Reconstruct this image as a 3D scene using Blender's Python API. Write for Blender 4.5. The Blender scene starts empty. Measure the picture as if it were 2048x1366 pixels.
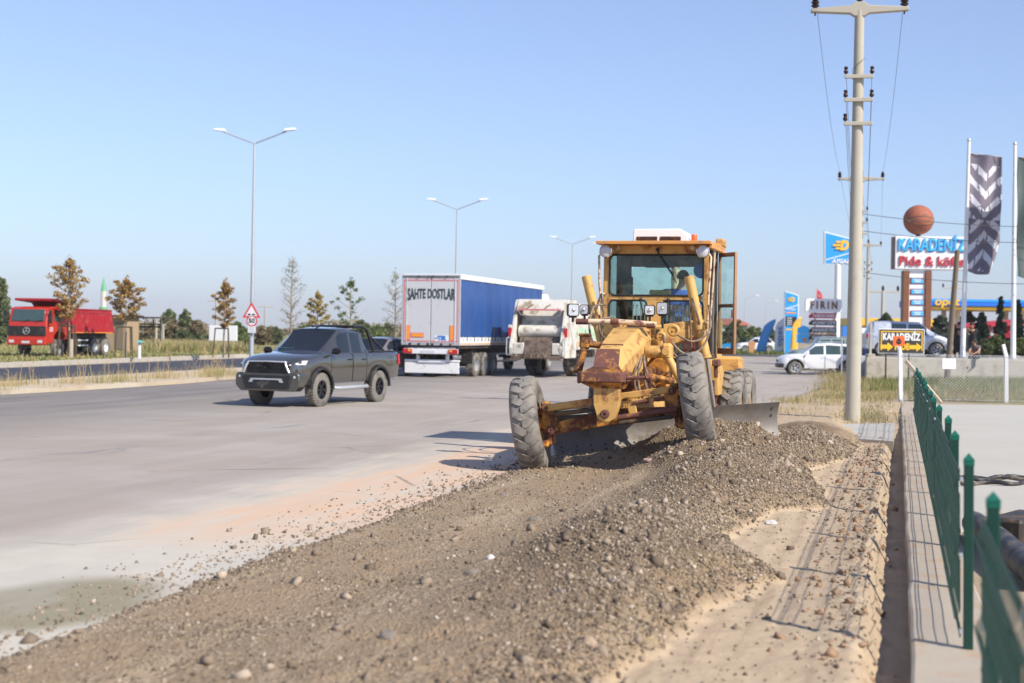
import bpy, bmesh, math, random
import numpy as np
from mathutils import Matrix, Vector, noise as mnoise
R = math.radians
random.seed(7); rng = np.random.default_rng(7)
sc = bpy.context.scene
col = sc.collection

# ---------------------------------------------------------------- camera
CAMH = 1.95
cam_d = bpy.data.cameras.new('camera'); cam = bpy.data.objects.new('camera', cam_d); col.objects.link(cam)
cam_d.lens = 50; cam_d.sensor_width = 36; cam_d.clip_end = 6000; cam_d.clip_start = .1
CM = Matrix.Translation((0, 0, CAMH)) @ Matrix.Rotation(R(90 - .363), 4, 'X') @ Matrix.Rotation(R(.9), 4, 'Z')
cam.matrix_world = CM
cam_d.dof.use_dof = True; cam_d.dof.focus_distance = 20.3; cam_d.dof.aperture_fstop = 1.7
sc.camera = cam
FPX = 2048 * 50 / 36

# ---------------------------------------------------------------- light: clear sky and one sun, behind and to the right
SUN_EL, SUN_AZ = 40.0, 134.0          # azimuth clockwise from +Y
world = bpy.data.worlds.new('World'); sc.world = world; world.use_nodes = True
wn = world.node_tree.nodes; wl = world.node_tree.links
for n in list(wn): wn.remove(n)
wo = wn.new('ShaderNodeOutputWorld'); wb = wn.new('ShaderNodeBackground'); ws = wn.new('ShaderNodeTexSky')
ws.sky_type = 'NISHITA'; ws.sun_disc = False; ws.sun_elevation = R(SUN_EL); ws.sun_rotation = R(SUN_AZ)
ws.altitude = 900; ws.air_density = 1.3; ws.dust_density = .8; ws.ozone_density = 10
wb.inputs[1].default_value = .079
wm = wn.new('ShaderNodeMix'); wm.data_type = 'RGBA'; wm.blend_type = 'MULTIPLY'; wm.inputs[0].default_value = 1; wm.inputs[7].default_value = (1, .99, 1.08, 1)   # pale dusty summer sky
wh = wn.new('ShaderNodeHueSaturation'); wh.inputs['Saturation'].default_value = .77
wl.new(ws.outputs[0], wh.inputs['Color']); wl.new(wh.outputs[0], wm.inputs[6]); wl.new(wm.outputs[2], wb.inputs[0]); wl.new(wb.outputs[0], wo.inputs[0])
sd = bpy.data.lights.new('sun', 'SUN'); sd.energy = 3.0; sd.angle = R(.53); sd.color = (1, .93, .82)
sun = bpy.data.objects.new('sun', sd); col.objects.link(sun)
tosun = Vector((math.cos(R(SUN_EL)) * math.sin(R(SUN_AZ)), math.cos(R(SUN_EL)) * math.cos(R(SUN_AZ)), math.sin(R(SUN_EL))))
sun.rotation_euler = tosun.to_track_quat('Z', 'Y').to_euler()
vs = sc.view_settings; vs.view_transform = 'Standard'; vs.look = 'None'; vs.exposure = 1.0; vs.gamma = 1; vs.use_curve_mapping = False
sc.cycles.use_denoising = True
sc.cycles.max_bounces = 8; sc.cycles.transparent_max_bounces = 16; sc.cycles.caustics_reflective = False; sc.cycles.caustics_refractive = False

# ---------------------------------------------------------------- placing helpers: a point on the ground, or at a depth, seen at a photo pixel
def ray(px, py):
    return (CM.to_3x3() @ Vector(((px - 1024) / FPX, -(py - 683) / FPX, -1)))
def G(px, py, z=0.0):
    d = ray(px, py); t = (z - CAMH) / d.z
    return Vector((0, 0, CAMH)) + d * t
def A(px, py, Y):
    d = ray(px, py)
    return Vector((0, 0, CAMH)) + d * (Y / d.y)
# road frame: t along the road and fence, s across it (to the right)
AD = Vector((.262, .965, 0)); BD = Vector((.965, -.262, 0))
def ST(s, t, z=0.0): return AD * t + BD * s + Vector((0, 0, z))
YAW = -math.atan2(.262, .965)

# ---------------------------------------------------------------- mesh builder
class MB:
    def __init__(s): s.v = []; s.f = []; s.M = Matrix.Identity(4)
    def at(s, M): s.M = M; return s
    def add(s, vs, fs):
        o = len(s.v); M = s.M
        s.v += [tuple(M @ Vector(p)) for p in vs]; s.f += [tuple(i + o for i in f) for f in fs]; return s
    def box(s, c, d, b=0.0, rot=None):
        hx, hy, hz = d[0] / 2, d[1] / 2, d[2] / 2
        b = min(b, hx * .98, hy * .98, hz * .98); T = Matrix.Translation(c)
        if rot is not None: T = T @ (rot if isinstance(rot, Matrix) else Matrix.Rotation(rot[1], 4, rot[0]))
        if b <= 0:
            vs = [(x, y, z) for x in (-hx, hx) for y in (-hy, hy) for z in (-hz, hz)]
            fs = [(0, 1, 3, 2), (4, 6, 7, 5), (0, 4, 5, 1), (2, 3, 7, 6), (0, 2, 6, 4), (1, 5, 7, 3)]
        else:
            vs = []; ix = {}
            for sx in (-1, 1):
                for sy in (-1, 1):
                    for sz in (-1, 1):
                        for k in range(3):
                            p = [sx * (hx - b), sy * (hy - b), sz * (hz - b)]
                            p[k] = (sx * hx, sy * hy, sz * hz)[k]
                            ix[sx, sy, sz, k] = len(vs); vs.append(tuple(p))
            fs = []
            S = (-1, 1)
            for a in S:
                fs.append([ix[a, y, z, 0] for y, z in ((-1, -1), (1, -1), (1, 1), (-1, 1))])
                fs.append([ix[x, a, z, 1] for x, z in ((-1, -1), (1, -1), (1, 1), (-1, 1))])
                fs.append([ix[x, y, a, 2] for x, y in ((-1, -1), (1, -1), (1, 1), (-1, 1))])
                for c2 in S:
                    fs.append([ix[a, c2, -1, 0], ix[a, c2, 1, 0], ix[a, c2, 1, 1], ix[a, c2, -1, 1]])
                    fs.append([ix[a, -1, c2, 0], ix[a, 1, c2, 0], ix[a, 1, c2, 2], ix[a, -1, c2, 2]])
                    fs.append([ix[-1, a, c2, 1], ix[1, a, c2, 1], ix[1, a, c2, 2], ix[-1, a, c2, 2]])
                    for e in S: fs.append([ix[a, c2, e, 0], ix[a, c2, e, 1], ix[a, c2, e, 2]])
        return s.add([tuple(T @ Vector(p)) for p in vs], fs)
    def tube(s, pts, r, seg=8, caps=True):
        P = [Vector(p) for p in pts]; n = len(P)
        rs = r if isinstance(r, (list, tuple)) else [r] * n
        vs = []; fs = []; up = None
        for i in range(n):
            d = (P[min(i + 1, n - 1)] - P[max(i - 1, 0)])
            if d.length < 1e-9: d = Vector((0, 0, 1))
            d.normalize()
            if up is None:
                up = Vector((0, 0, 1)) if abs(d.z) < .9 else Vector((1, 0, 0))
            x = d.cross(up)
            if x.length < 1e-6: x = d.cross(Vector((.3, .9, .1)))
            x.normalize(); y = x.cross(d); up = y
            for k in range(seg):
                a = 2 * math.pi * (k + .5) / seg
                vs.append(tuple(P[i] + (x * math.cos(a) + y * math.sin(a)) * rs[i]))
        for i in range(n - 1):
            for k in range(seg):
                k2 = (k + 1) % seg
                fs.append((i * seg + k, i * seg + k2, (i + 1) * seg + k2, (i + 1) * seg + k))
        if caps:
            fs.append(tuple(range(seg - 1, -1, -1))); fs.append(tuple((n - 1) * seg + k for k in range(seg)))
        return s.add(vs, fs)
    def lathe(s, prof, seg=24, T=None, caps=True):
        T = T or Matrix.Identity(4); vs = []; fs = []; n = len(prof)
        for r, h in prof:
            for k in range(seg):
                a = 2 * math.pi * k / seg
                vs.append(tuple(T @ Vector((r * math.cos(a), r * math.sin(a), h))))
        for i in range(n - 1):
            for k in range(seg):
                k2 = (k + 1) % seg
                fs.append((i * seg + k, i * seg + k2, (i + 1) * seg + k2, (i + 1) * seg + k))
        if caps:
            if prof[0][0] > 1e-5: fs.append(tuple(range(seg - 1, -1, -1)))
            if prof[-1][0] > 1e-5: fs.append(tuple((n - 1) * seg + k for k in range(seg)))
        return s.add(vs, fs)
    def prism(s, poly, h0, h1, T=None):
        """2-D polygon in local xy, extruded from h0 to h1 along local z, then T"""
        T = T or Matrix.Identity(4); n = len(poly)
        vs = [tuple(T @ Vector((x, y, h0))) for x, y in poly] + [tuple(T @ Vector((x, y, h1))) for x, y in poly]
        fs = [tuple(range(n - 1, -1, -1)), tuple(range(n, 2 * n))] + [(i, (i + 1) % n, n + (i + 1) % n, n + i) for i in range(n)]
        return s.add(vs, fs)
    def hexa(s, b, t):
        """eight-corner solid: four bottom points, four top points, same order"""
        return s.add(list(b) + list(t), [(3, 2, 1, 0), (4, 5, 6, 7), (0, 1, 5, 4), (1, 2, 6, 5), (2, 3, 7, 6), (3, 0, 4, 7)])
    def ball(s, c, r, seg=12, sc3=(1, 1, 1)):
        n = max(4, seg // 2)
        pr = [(max(r * math.sin(math.pi * i / n), 1e-6 if i in (0, n) else 0), -r * math.cos(math.pi * i / n)) for i in range(n + 1)]
        return s.lathe(pr, seg, Matrix.Translation(c) @ Matrix.Diagonal((*sc3, 1)), caps=False)
    def nx(s):
        s.cut = getattr(s, 'cut', []) + [(len(s.v), len(s.f))]; return s
    def build(s, name, m, parent=None, smooth=35, bevel=0, normals=True):
        cut = getattr(s, 'cut', None)
        if cut:                                             # pieces that stand apart become objects of their own
            s.cut = None; out = None; ends = cut + [(len(s.v), len(s.f))]; a = (0, 0)
            for e in ends:
                q = MB(); q.v = s.v[a[0]:e[0]]; q.f = [tuple(i - a[0] for i in f) for f in s.f[a[1]:e[1]]]; a = e
                if q.v: o = q.build(name, m, parent, smooth, bevel, normals); out = out or o
            return out
        me = bpy.data.meshes.new(name); me.from_pydata(s.v, [], s.f)
        if normals:
            bm = bmesh.new(); bm.from_mesh(me); bmesh.ops.recalc_face_normals(bm, faces=bm.faces); bm.to_mesh(me); bm.free()
        o = bpy.data.objects.new(name, me); col.objects.link(o)
        if m is not None:
            for q in (m if isinstance(m, (list, tuple)) else [m]): me.materials.append(q)
        if smooth:
            me.shade_smooth(); me.set_sharp_from_angle(angle=R(smooth))
        if bevel:
            bv = o.modifiers.new('bevel', 'BEVEL'); bv.width = bevel; bv.segments = 2; bv.limit_method = 'ANGLE'; bv.angle_limit = R(40); bv.harden_normals = False
        if parent is not None: o.parent = parent
        return o
PX = Matrix.Rotation(R(90), 4, 'Y')                       # lathe/prism axis z -> x
PZY = Matrix.Rotation(R(90), 4, 'X')                      # prism xy -> xz, extrude along -y
def Tr(*p): return Matrix.Translation(p if len(p) == 3 else p[0])
def Rt(a, deg): return Matrix.Rotation(R(deg), 4, a)
def thing(name, label, cat, loc=(0, 0, 0), rz=0.0, group=None):
    o = bpy.data.objects.new(name, None); col.objects.link(o); o.location = loc; o.rotation_euler = (0, 0, rz)
    o.empty_display_size = .1
    return tag(o, label, cat, group)
def tag(o, label, cat=None, group=None, kind=None):
    if label: o['label'] = label
    if cat: o['category'] = cat
    if group: o['group'] = group
    if kind: o['kind'] = kind
    return o
KIDS = {}
def copy_tree(o, parent=None):
    c = o.copy(); col.objects.link(c)
    if parent is not None: c.parent = parent
    for ch in [x for x in bpy.data.objects if x.parent == o]: copy_tree(ch, c)
    return c
def fast_mesh(name, V, F, m, parent=None, smooth=0):
    """numpy verts (n,3) and equal-sided faces (k,3|4)"""
    me = bpy.data.meshes.new(name); V = np.asarray(V, np.float32); F = np.asarray(F, np.int32); k = F.shape[1]
    me.vertices.add(len(V)); me.vertices.foreach_set('co', V.ravel())
    me.loops.add(F.size); me.loops.foreach_set('vertex_index', F.ravel())
    me.polygons.add(len(F)); me.polygons.foreach_set('loop_start', np.arange(0, F.size, k, dtype=np.int32))
    me.update(calc_edges=True); me.validate()
    for q in (m if isinstance(m, (list, tuple)) else [m]): me.materials.append(q)
    o = bpy.data.objects.new(name, me); col.objects.link(o)
    if smooth: me.shade_smooth()
    if parent is not None: o.parent = parent
    return o

def vnoise(x, y, seed=0):
    """smooth value noise, vectorised"""
    xi = np.floor(x).astype(np.int64); yi = np.floor(y).astype(np.int64); fx = x - xi; fy = y - yi
    fx = fx * fx * (3 - 2 * fx); fy = fy * fy * (3 - 2 * fy)
    def h(a, b):
        n = (a * 374761393 + b * 668265263 + seed * 974634777) & 0xffffffff
        n = ((n ^ (n >> 13)) * 1274126177) & 0xffffffff
        return ((n ^ (n >> 16)) & 0xffff) / 65535.0
    return (h(xi, yi) * (1 - fx) + h(xi + 1, yi) * fx) * (1 - fy) + (h(xi, yi + 1) * (1 - fx) + h(xi + 1, yi + 1) * fx) * fy
def fbm(x, y, oct=4, seed=0):
    a = 0; amp = .5
    for i in range(oct):
        a = a + amp * (vnoise(x, y, seed + i * 17) - .5) * 2; x = x * 2.03 + 5.1; y = y * 2.03 + 1.7; amp *= .5
    return a
def sst(a, b, x):
    t = np.clip((x - a) / (b - a), 0, 1); return t * t * (3 - 2 * t)

# ---------------------------------------------------------------- materials
class NT:
    def __init__(s, name):
        s.m = bpy.data.materials.new(name); s.m.use_nodes = True; s.t = s.m.node_tree; s.t.nodes.clear()
        s.out = s.n('ShaderNodeOutputMaterial')
    def n(s, typ, **kw):
        o = s.t.nodes.new(typ)
        for k, v in kw.items(): setattr(o, k, v)
        return o
    def l(s, a, b): s.t.links.new(a, b)
    def coord(s, kind='Object'): return s.n('ShaderNodeTexCoord').outputs[kind]
    def pos(s): return s.n('ShaderNodeNewGeometry').outputs['Position']
    def noise(s, vec, scale, detail=4, rough=.55, dist=0):
        o = s.n('ShaderNodeTexNoise'); o.inputs['Scale'].default_value = scale; o.inputs['Detail'].default_value = detail
        o.inputs['Roughness'].default_value = rough; o.inputs['Distortion'].default_value = dist
        if vec is not None: s.l(vec, o.inputs['Vector'])
        return o.outputs['Fac']
    def ramp(s, fac, stops):
        o = s.n('ShaderNodeValToRGB'); e = o.color_ramp.elements
        while len(e) > len(stops): e.remove(e[-1])
        while len(e) < len(stops): e.new(.5)
        for x, (p, c) in zip(e, stops): x.position = p; x.color = c if len(c) == 4 else (*c, 1)
        s.l(fac, o.inputs[0]); return o.outputs[0]
    def mix(s, fac, a, b, mode='MIX'):
        o = s.n('ShaderNodeMix', data_type='RGBA', blend_type=mode)
        s.set(o.inputs[0], fac); s.set(o.inputs[6], a); s.set(o.inputs[7], b); return o.outputs[2]
    def math(s, op, a, b=0.0, c=None, clamp=False):
        o = s.n('ShaderNodeMath', operation=op, use_clamp=clamp); s.set(o.inputs[0], a); s.set(o.inputs[1], b)
        if c is not None: s.set(o.inputs[2], c)
        return o.outputs[0]
    def maprange(s, v, a, b, c=0.0, d=1.0, smooth=True):
        o = s.n('ShaderNodeMapRange'); o.interpolation_type = 'SMOOTHSTEP' if smooth else 'LINEAR'
        s.l(v, o.inputs[0])
        for i, q in enumerate((a, b, c, d)): o.inputs[1 + i].default_value = q
        return o.outputs[0]
    def set(s, sock, v):
        if hasattr(v, 'is_output') or isinstance(v, bpy.types.NodeSocket): s.l(v, sock)
        elif isinstance(v, (tuple, list)): sock.default_value = (*v, 1) if len(v) == 3 and len(sock.default_value) == 4 else v
        else: sock.default_value = v
    def bump(s, h, strength=.3, dist=.02):
        o = s.n('ShaderNodeBump'); o.inputs['Strength'].default_value = strength; o.inputs['Distance'].default_value = dist
        s.l(h, o.inputs['Height']); return o.outputs[0]
    def bsdf(s, color, rough=.6, metal=0.0, normal=None, **kw):
        o = s.n('ShaderNodeBsdfPrincipled'); s.set(o.inputs['Base Color'], color); s.set(o.inputs['Roughness'], rough); s.set(o.inputs['Metallic'], metal)
        if normal is not None: s.l(normal, o.inputs['Normal'])
        for k, v in kw.items(): s.set(o.inputs[k.replace('_', ' ')], v)
        s.l(o.outputs[0], s.out.inputs[0]); return o
    def sep(s, v):
        o = s.n('ShaderNodeSeparateXYZ'); s.l(v, o.inputs[0]); return o.outputs
def pm(name, c, rough=.55, metal=0.0, var=.12, scale=4, dirt=None, amt=.3, dscale=3, bump=0.0, bscale=40, coat=0.0, spec=.5):
    """paint/plastic/metal with value variation and optional patches of dust, rust or wear"""
    t = NT(name); co = t.coord()
    n1 = t.noise(co, scale, 5)
    cc = t.mix(n1, tuple(x * (1 - var) for x in c), tuple(min(1, x * (1 + var)) for x in c))
    rr = t.maprange(n1, .3, .7, max(.03, rough - .07), min(1, rough + .07))
    if dirt is not None:
        n2 = t.noise(co, dscale, 8, .68, .4)
        f = t.maprange(n2, .62 - amt * .35, .72 - amt * .2)
        cc = t.mix(f, cc, dirt); rr = t.math('MAXIMUM', rr, t.math('MULTIPLY', f, .85))
    nb = t.bump(t.noise(co, bscale, 4), bump, .01) if bump else None
    t.bsdf(cc, rr, metal, nb, Coat_Weight=coat, Coat_Roughness=.06, Specular_IOR_Level=spec)
    return t.m
def glass(name, tint=(.84, .94, .92), k=1.0):
    t = NT(name); tr = t.n('ShaderNodeBsdfTransparent'); t.set(tr.inputs[0], tint)
    gl = t.n('ShaderNodeBsdfGlossy'); gl.inputs['Roughness'].default_value = .03
    lw = t.n('ShaderNodeLayerWeight'); lw.inputs[0].default_value = .5; fr = t.math('ADD', t.math('MULTIPLY', t.math('POWER', lw.outputs['Facing'], 4.0), .55), .035)
    df = t.n('ShaderNodeBsdfDiffuse'); t.set(df.inputs[0], (.5, .47, .4))
    dn = t.math('MULTIPLY', t.maprange(t.noise(t.coord(), 6, 6), .4, .75), .1 * k)
    m1 = t.n('ShaderNodeMixShader'); t.l(fr, m1.inputs[0]); t.l(tr.outputs[0], m1.inputs[1]); t.l(gl.outputs[0], m1.inputs[2])
    m2 = t.n('ShaderNodeMixShader'); t.l(dn, m2.inputs[0]); t.l(m1.outputs[0], m2.inputs[1]); t.l(df.outputs[0], m2.inputs[2])
    t.l(m2.outputs[0], t.out.inputs[0]); return t.m
M = {}
RUST = (.10, .035, .018); DUST = (.36, .28, .19)
M['yellow'] = pm('worn_yellow_paint', (.60, .352, .105), .58, var=.2, scale=2.2, dirt=(.30, .13, .045), amt=.42, dscale=4)
M['yellow2'] = pm('yellow_paint_clean', (.62, .368, .105), .55, var=.14, dirt=(.38, .19, .07), amt=.28, dscale=5)
M['yellowrust'] = pm('yellow_paint_half_rusted', (.60, .26, .04), .6, var=.2, dirt=RUST, amt=.72, dscale=4, bump=.2)
M['rust'] = pm('rusted_steel', (.15, .06, .045), .8, var=.35, scale=7, dirt=(.50, .22, .06), amt=.25, dscale=9, bump=.3)
M['cream'] = pm('cream_worn_paint', (.72, .55, .36), .6, dirt=(.22, .08, .07), amt=.42, dscale=7)
M['steel'] = pm('bare_blade_steel', (.19, .17, .15), .6, .15, var=.2, dirt=(.15, .125, .10), amt=.5, dscale=2)
M['chrome'] = pm('bright_steel', (.75, .75, .75), .18, 1.0, var=.05)
M['rubber'] = pm('dusty_tyre_rubber', (.075, .072, .068), .85, var=.25, scale=6, dirt=(.25, .225, .195), amt=.85, dscale=3.5, bump=.25, bscale=60)
M['tyre'] = pm('car_tyre_rubber', (.06, .06, .058), .85, var=.2, dirt=(.22, .20, .17), amt=.8, dscale=4, bump=.2)
M['tyrehl'] = pm('dusty_offroad_tyre', (.09, .085, .078), .9, var=.2, dirt=(.19, .175, .15), amt=.85, dscale=4, bump=.2)
M['black'] = pm('black_plastic', (.02, .02, .021), .55, var=.2, dirt=(.10, .09, .075), amt=.25)
M['blackgloss'] = pm('gloss_black', (.012, .012, .014), .15, var=.1)
M['darksteel'] = pm('dark_greasy_steel', (.045, .038, .032), .6, .2, var=.3, dirt=(.16, .10, .05), amt=.4)
M['hose'] = pm('dusty_hose', (.14, .095, .065), .75, var=.25, dirt=(.30, .22, .15), amt=.5)
M['white'] = pm('white_paint', (.80, .80, .79), .4, var=.03, dirt=(.55, .52, .46), amt=.12)
M['whiteclean'] = pm('white_gloss', (.82, .82, .82), .3, var=.02)
M['lens'] = pm('lamp_lens', (.62, .62, .64), .12, 0, var=.12, scale=60)
M['reflector'] = pm('lamp_reflector', (.8, .8, .8), .25, .7, var=.1)
M['orange'] = pm('beacon_orange', (.85, .14, .03), .3, var=.1)
M['redlamp'] = pm('red_lamp', (.50, .015, .02), .25, var=.15)
M['orangelamp'] = pm('amber_panel', (.9, .33, .03), .35, var=.08)
M['glass'] = glass('cab_glass')
M['carglass'] = pm('tinted_car_glass', (.014, .018, .024), .06, var=.2, spec=.6)
M['carglass2'] = pm('greenish_car_glass', (.05, .085, .085), .07, var=.25, spec=.7)
M['galv'] = pm('galvanised_steel', (.55, .57, .58), .45, .5, var=.08)
M['concrete'] = pm('weathered_concrete', (.46, .42, .35), .85, var=.12, scale=3, dirt=(.36, .31, .24), amt=.35, dscale=2, bump=.25, bscale=60)
M['polecon'] = pm('pole_concrete', (.44, .405, .33), .85, var=.1, scale=2, dirt=(.36, .33, .27), amt=.3, dscale=1.2, bump=.2, bscale=50)
M['wood'] = pm('weathered_wood', (.22, .17, .12), .85, var=.25, scale=6)
M['palewood'] = pm('pale_timber', (.55, .46, .34), .8, var=.15, scale=5)
M['greenfence'] = pm('green_powder_coat', (.005, .048, .033), .38, var=.12, dirt=(.08, .12, .09), amt=.15)
M['greenwire'] = pm('green_wire_coat', (.020, .058, .045), .5, var=.15)
M['darkcab'] = pm('dark_cab_lining', (.10, .085, .075), .8, var=.3)
M['roofpaint'] = pm('sunbleached_orange_roof', (.66, .30, .075), .5, var=.12, dirt=(.45, .22, .1), amt=.25)
M['doorbrown'] = pm('brown_worn_door', (.36, .20, .11), .65, var=.25, scale=5, dirt=(.5, .33, .18), amt=.3)
M['mirrorblue'] = pm('blue_mirror', (.03, .10, .25), .1, .3)
M['console'] = pm('olive_console', (.35, .28, .08), .6)
M['redpanel'] = pm('red_panel', (.55, .04, .05), .5)
M['greencap'] = pm('green_cap', (.006, .12, .08), .35, var=.1)
M['stickergreen'] = pm('sticker', (.05, .22, .18), .5, var=.6, scale=30)

# ================================================================ SETTING
def st_nodes(t, p):
    """road coordinates s (across) and t (along) from the world position"""
    def dot(v):
        o = t.n('ShaderNodeVectorMath', operation='DOT_PRODUCT'); t.l(p, o.inputs[0]); o.inputs[1].default_value = v; return o.outputs['Value']
    return dot(BD), dot(AD)
def comb(t, x, y, z=0.0):
    o = t.n('ShaderNodeCombineXYZ'); t.set(o.inputs[0], x); t.set(o.inputs[1], y); t.set(o.inputs[2], z); return o.outputs[0]
# --- asphalt with dust swept off the verge
t = NT('dusty_asphalt'); p = t.pos(); s_, t_ = st_nodes(t, p)
streak = t.noise(comb(t, t.math('MULTIPLY', s_, 1.0), t.math('MULTIPLY', t_, .09)), 1.3, 6, .6)
streak2 = t.noise(comb(t, t.math('MULTIPLY', s_, 3.5), t.math('MULTIPLY', t_, .12)), 1.0, 5, .65)
grain = t.maprange(t.noise(p, 55, 3, .75), .40, .66); patch = t.noise(p, .35, 4)
c = t.mix(streak, (.30, .252, .208), (.455, .384, .315))
c = t.mix(t.maprange(streak2, .58, .72, 0, .5), c, (0.224, 0.210, 0.196))
c = t.mix(t.maprange(patch, .4, .7, 0, .45), c, (0.486, 0.446, 0.398))
c = t.mix(t.math('MULTIPLY', grain, .4), c, (0.210, 0.203, 0.195))
# dark far band next to the median
dk = t.maprange(s_, -21, -12.5, .75, 0); c = t.mix(t.math('MULTIPLY', dk, t.maprange(streak, .3, .7, .5, 1)), c, (.10, .098, .10))
wob = t.math('MULTIPLY', t.math('SUBTRACT', t.noise(p, .55, 5, .6), .5), 1.7)
wob2 = t.math('MULTIPLY', t.math('SUBTRACT', t.noise(comb(t, t.math('MULTIPLY', s_, 2.2), t.math('MULTIPLY', t_, .3)), 1.2, 6, .65), .5), 1.6)
sw = t.math('ADD', s_, t.math('ADD', wob, wob2))
dust = t.maprange(sw, -8.3, -6.7)
late = t.maprange(t_, 34, 44, 1, 0)
dust = t.math('MULTIPLY', dust, late)
c = t.mix(t.math('MULTIPLY', dust, .85), c, t.mix(t.noise(p, 2.5, 6, .7), (0.470, 0.426, 0.347), (0.650, 0.605, 0.504)))
tw = t.math('ADD', t_, t.math('MULTIPLY', wob2, 2.0))
orange = t.math('MULTIPLY', t.maprange(tw, 10.8, 13.2), t.math('MULTIPLY', t.maprange(sw, -7.5, -6.5), late))
orange = t.math('MULTIPLY', orange, t.maprange(t.noise(comb(t, t.math('MULTIPLY', s_, 2.0), t.math('MULTIPLY', t_, .25)), 1.6, 5, .6), .30, .58, .2, .92))
c = t.mix(orange, c, (0.616, 0.424, 0.286))
q0 = G(110, 1205)
dx = t.math('DIVIDE', t.math('SUBTRACT', s_, q0.dot(BD)), .62); dy = t.math('DIVIDE', t.math('SUBTRACT', t_, q0.dot(AD)), .95)
rr = t.math('ADD', t.math('SQRT', t.math('ADD', t.math('MULTIPLY', dx, dx), t.math('MULTIPLY', dy, dy))), t.math('MULTIPLY', wob, .35))
c = t.mix(t.maprange(rr, 1.35, .8, 0, .85), c, t.mix(t.noise(p, 7, 6, .7), (.17, .145, .075), (.30, .26, .16)))
pale = t.math('MULTIPLY', t.maprange(t.noise(comb(t, t.math('MULTIPLY', s_, 1.5), t.math('MULTIPLY', t_, .35)), 1.1, 4), .5, .62, 0, .28), t.maprange(s_, -13, -8))
c = t.mix(pale, c, (.42, .39, .35))
# oil stains, repair patches and hairline cracks
vcr = t.n('ShaderNodeTexVoronoi', feature='DISTANCE_TO_EDGE'); vcr.inputs['Scale'].default_value = .22; t.l(t.mix(.12, p, t.n('ShaderNodeTexNoise').outputs['Color']), vcr.inputs['Vector'])
crk = t.math('MULTIPLY', t.maprange(vcr.outputs['Distance'], .0, .006, 1, 0), t.maprange(t.noise(p, .5, 3), .5, .62)); c = t.mix(t.math('MULTIPLY', crk, .6), c, (.10, .095, .09))
oil = t.maprange(t.noise(comb(t, t.math('MULTIPLY', s_, .8), t.math('MULTIPLY', t_, .25)), .9, 5, .6, .6), .64, .70, 0, .5); c = t.mix(t.math('MULTIPLY', oil, t.maprange(s_, -7.5, -9)), c, (0.208, 0.192, 0.184))
t.bsdf(c, .88, 0, t.bump(t.noise(p, 90, 3, .7), .35, .006), Specular_IOR_Level=.35); M['asphalt'] = t.m
# --- new black asphalt
t = NT('new_black_asphalt'); p = t.pos()
c = t.mix(t.noise(p, .7, 5), (.030, .032, .042), (.052, .054, .066)); c = t.mix(t.maprange(t.noise(p, 60, 3), .5, .7, 0, .4), c, (.09, .09, .09))
t.bsdf(c, .8, 0, t.bump(t.noise(p, 80, 2), .4, .006)); M['asphalt_new'] = t.m
# --- soil, dry grass ground
t = NT('dry_soil_and_grass'); p = t.pos()
n1 = t.noise(p, .16, 6, .6); n2 = t.noise(p, 2.2, 6, .7)
c = t.mix(n2, (.30, .225, .145), (.46, .37, .26)); c = t.mix(t.maprange(n1, .48, .62), c, t.mix(n2, (.17, .16, .06), (.36, .31, .15)))
t.bsdf(c, .95, 0, t.bump(t.noise(p, 9, 6, .7), .6, .05)); M['soil'] = t.m
t = NT('verge_grass_soil'); p = t.pos(); n2 = t.noise(p, 1.6, 6, .7)
c = t.mix(t.noise(p, .22, 5), (.11, .15, .035), (.26, .23, .085)); c = t.mix(t.maprange(n2, .55, .75), c, (.33, .27, .14))
t.bsdf(c, .95, 0, t.bump(n2, .8, .06)); M['grassground'] = t.m
t = NT('median_dirt'); p = t.pos(); n2 = t.noise(p, 1.2, 7, .7)
c = t.mix(n2, (.40, .30, .19), (.62, .52, .38)); c = t.mix(t.maprange(t.noise(p, .3, 5), .5, .7, 0, .7), c, (.58, .52, .42))
t.bsdf(c, .95, 0, t.bump(t.noise(p, 12, 5, .7), .5, .04)); M['median'] = t.m
t = NT('pale_concrete_slab'); p = t.pos()
c = t.mix(t.noise(p, .5, 6, .65), (0.414, 0.387, 0.326), (0.528, 0.502, 0.440)); c = t.mix(t.maprange(t.noise(p, 2.0, 6, .7), .55, .72, 0, .5), c, (.40, .36, .29))
t.bsdf(c, .85, 0, t.bump(t.noise(p, 40, 3), .15, .01)); M['slab'] = t.m
t = NT('wall_concrete_dusty'); p = t.pos()
c = t.mix(t.noise(p, 1.2, 6, .65), (.36, .30, .225), (.50, .43, .34)); c = t.mix(t.maprange(t.noise(p, 3.0, 7, .72), .50, .62, 0, .85), c, (.44, .315, .20))
t.bsdf(c, .9, 0, t.bump(t.noise(p, 30, 5, .7), .35, .02)); M['wallcon'] = t.m
# --- verge: gravel and sandy soil, chosen by a mask stored on the mesh
t = NT('verge_gravel_and_sand'); p = t.pos()
at = t.n('ShaderNodeAttribute', attribute_name='gravel').outputs['Fac']
v1 = t.n('ShaderNodeTexVoronoi'); v1.inputs['Scale'].default_value = 38; t.l(p, v1.inputs['Vector'])
v2 = t.n('ShaderNodeTexVoronoi'); v2.inputs['Scale'].default_value = 95; t.l(p, v2.inputs['Vector'])
vc = t.sep(v1.outputs['Color'])[0]
s_, t_ = st_nodes(t, p)
gcol = t.ramp(vc, [(0, (0.173, 0.138, 0.099)), (.45, (0.285, 0.232, 0.173)), (.8, (0.390, 0.315, 0.232)), (1, (0.555, 0.480, 0.375))])
gcol = t.mix(t.maprange(t.noise(p, .8, 5, .6), .36, .58, .25, .85), gcol, t.mix(t.noise(p, 9, 7, .75), (0.257, 0.189, 0.128), (0.486, 0.378, 0.270)))
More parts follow.
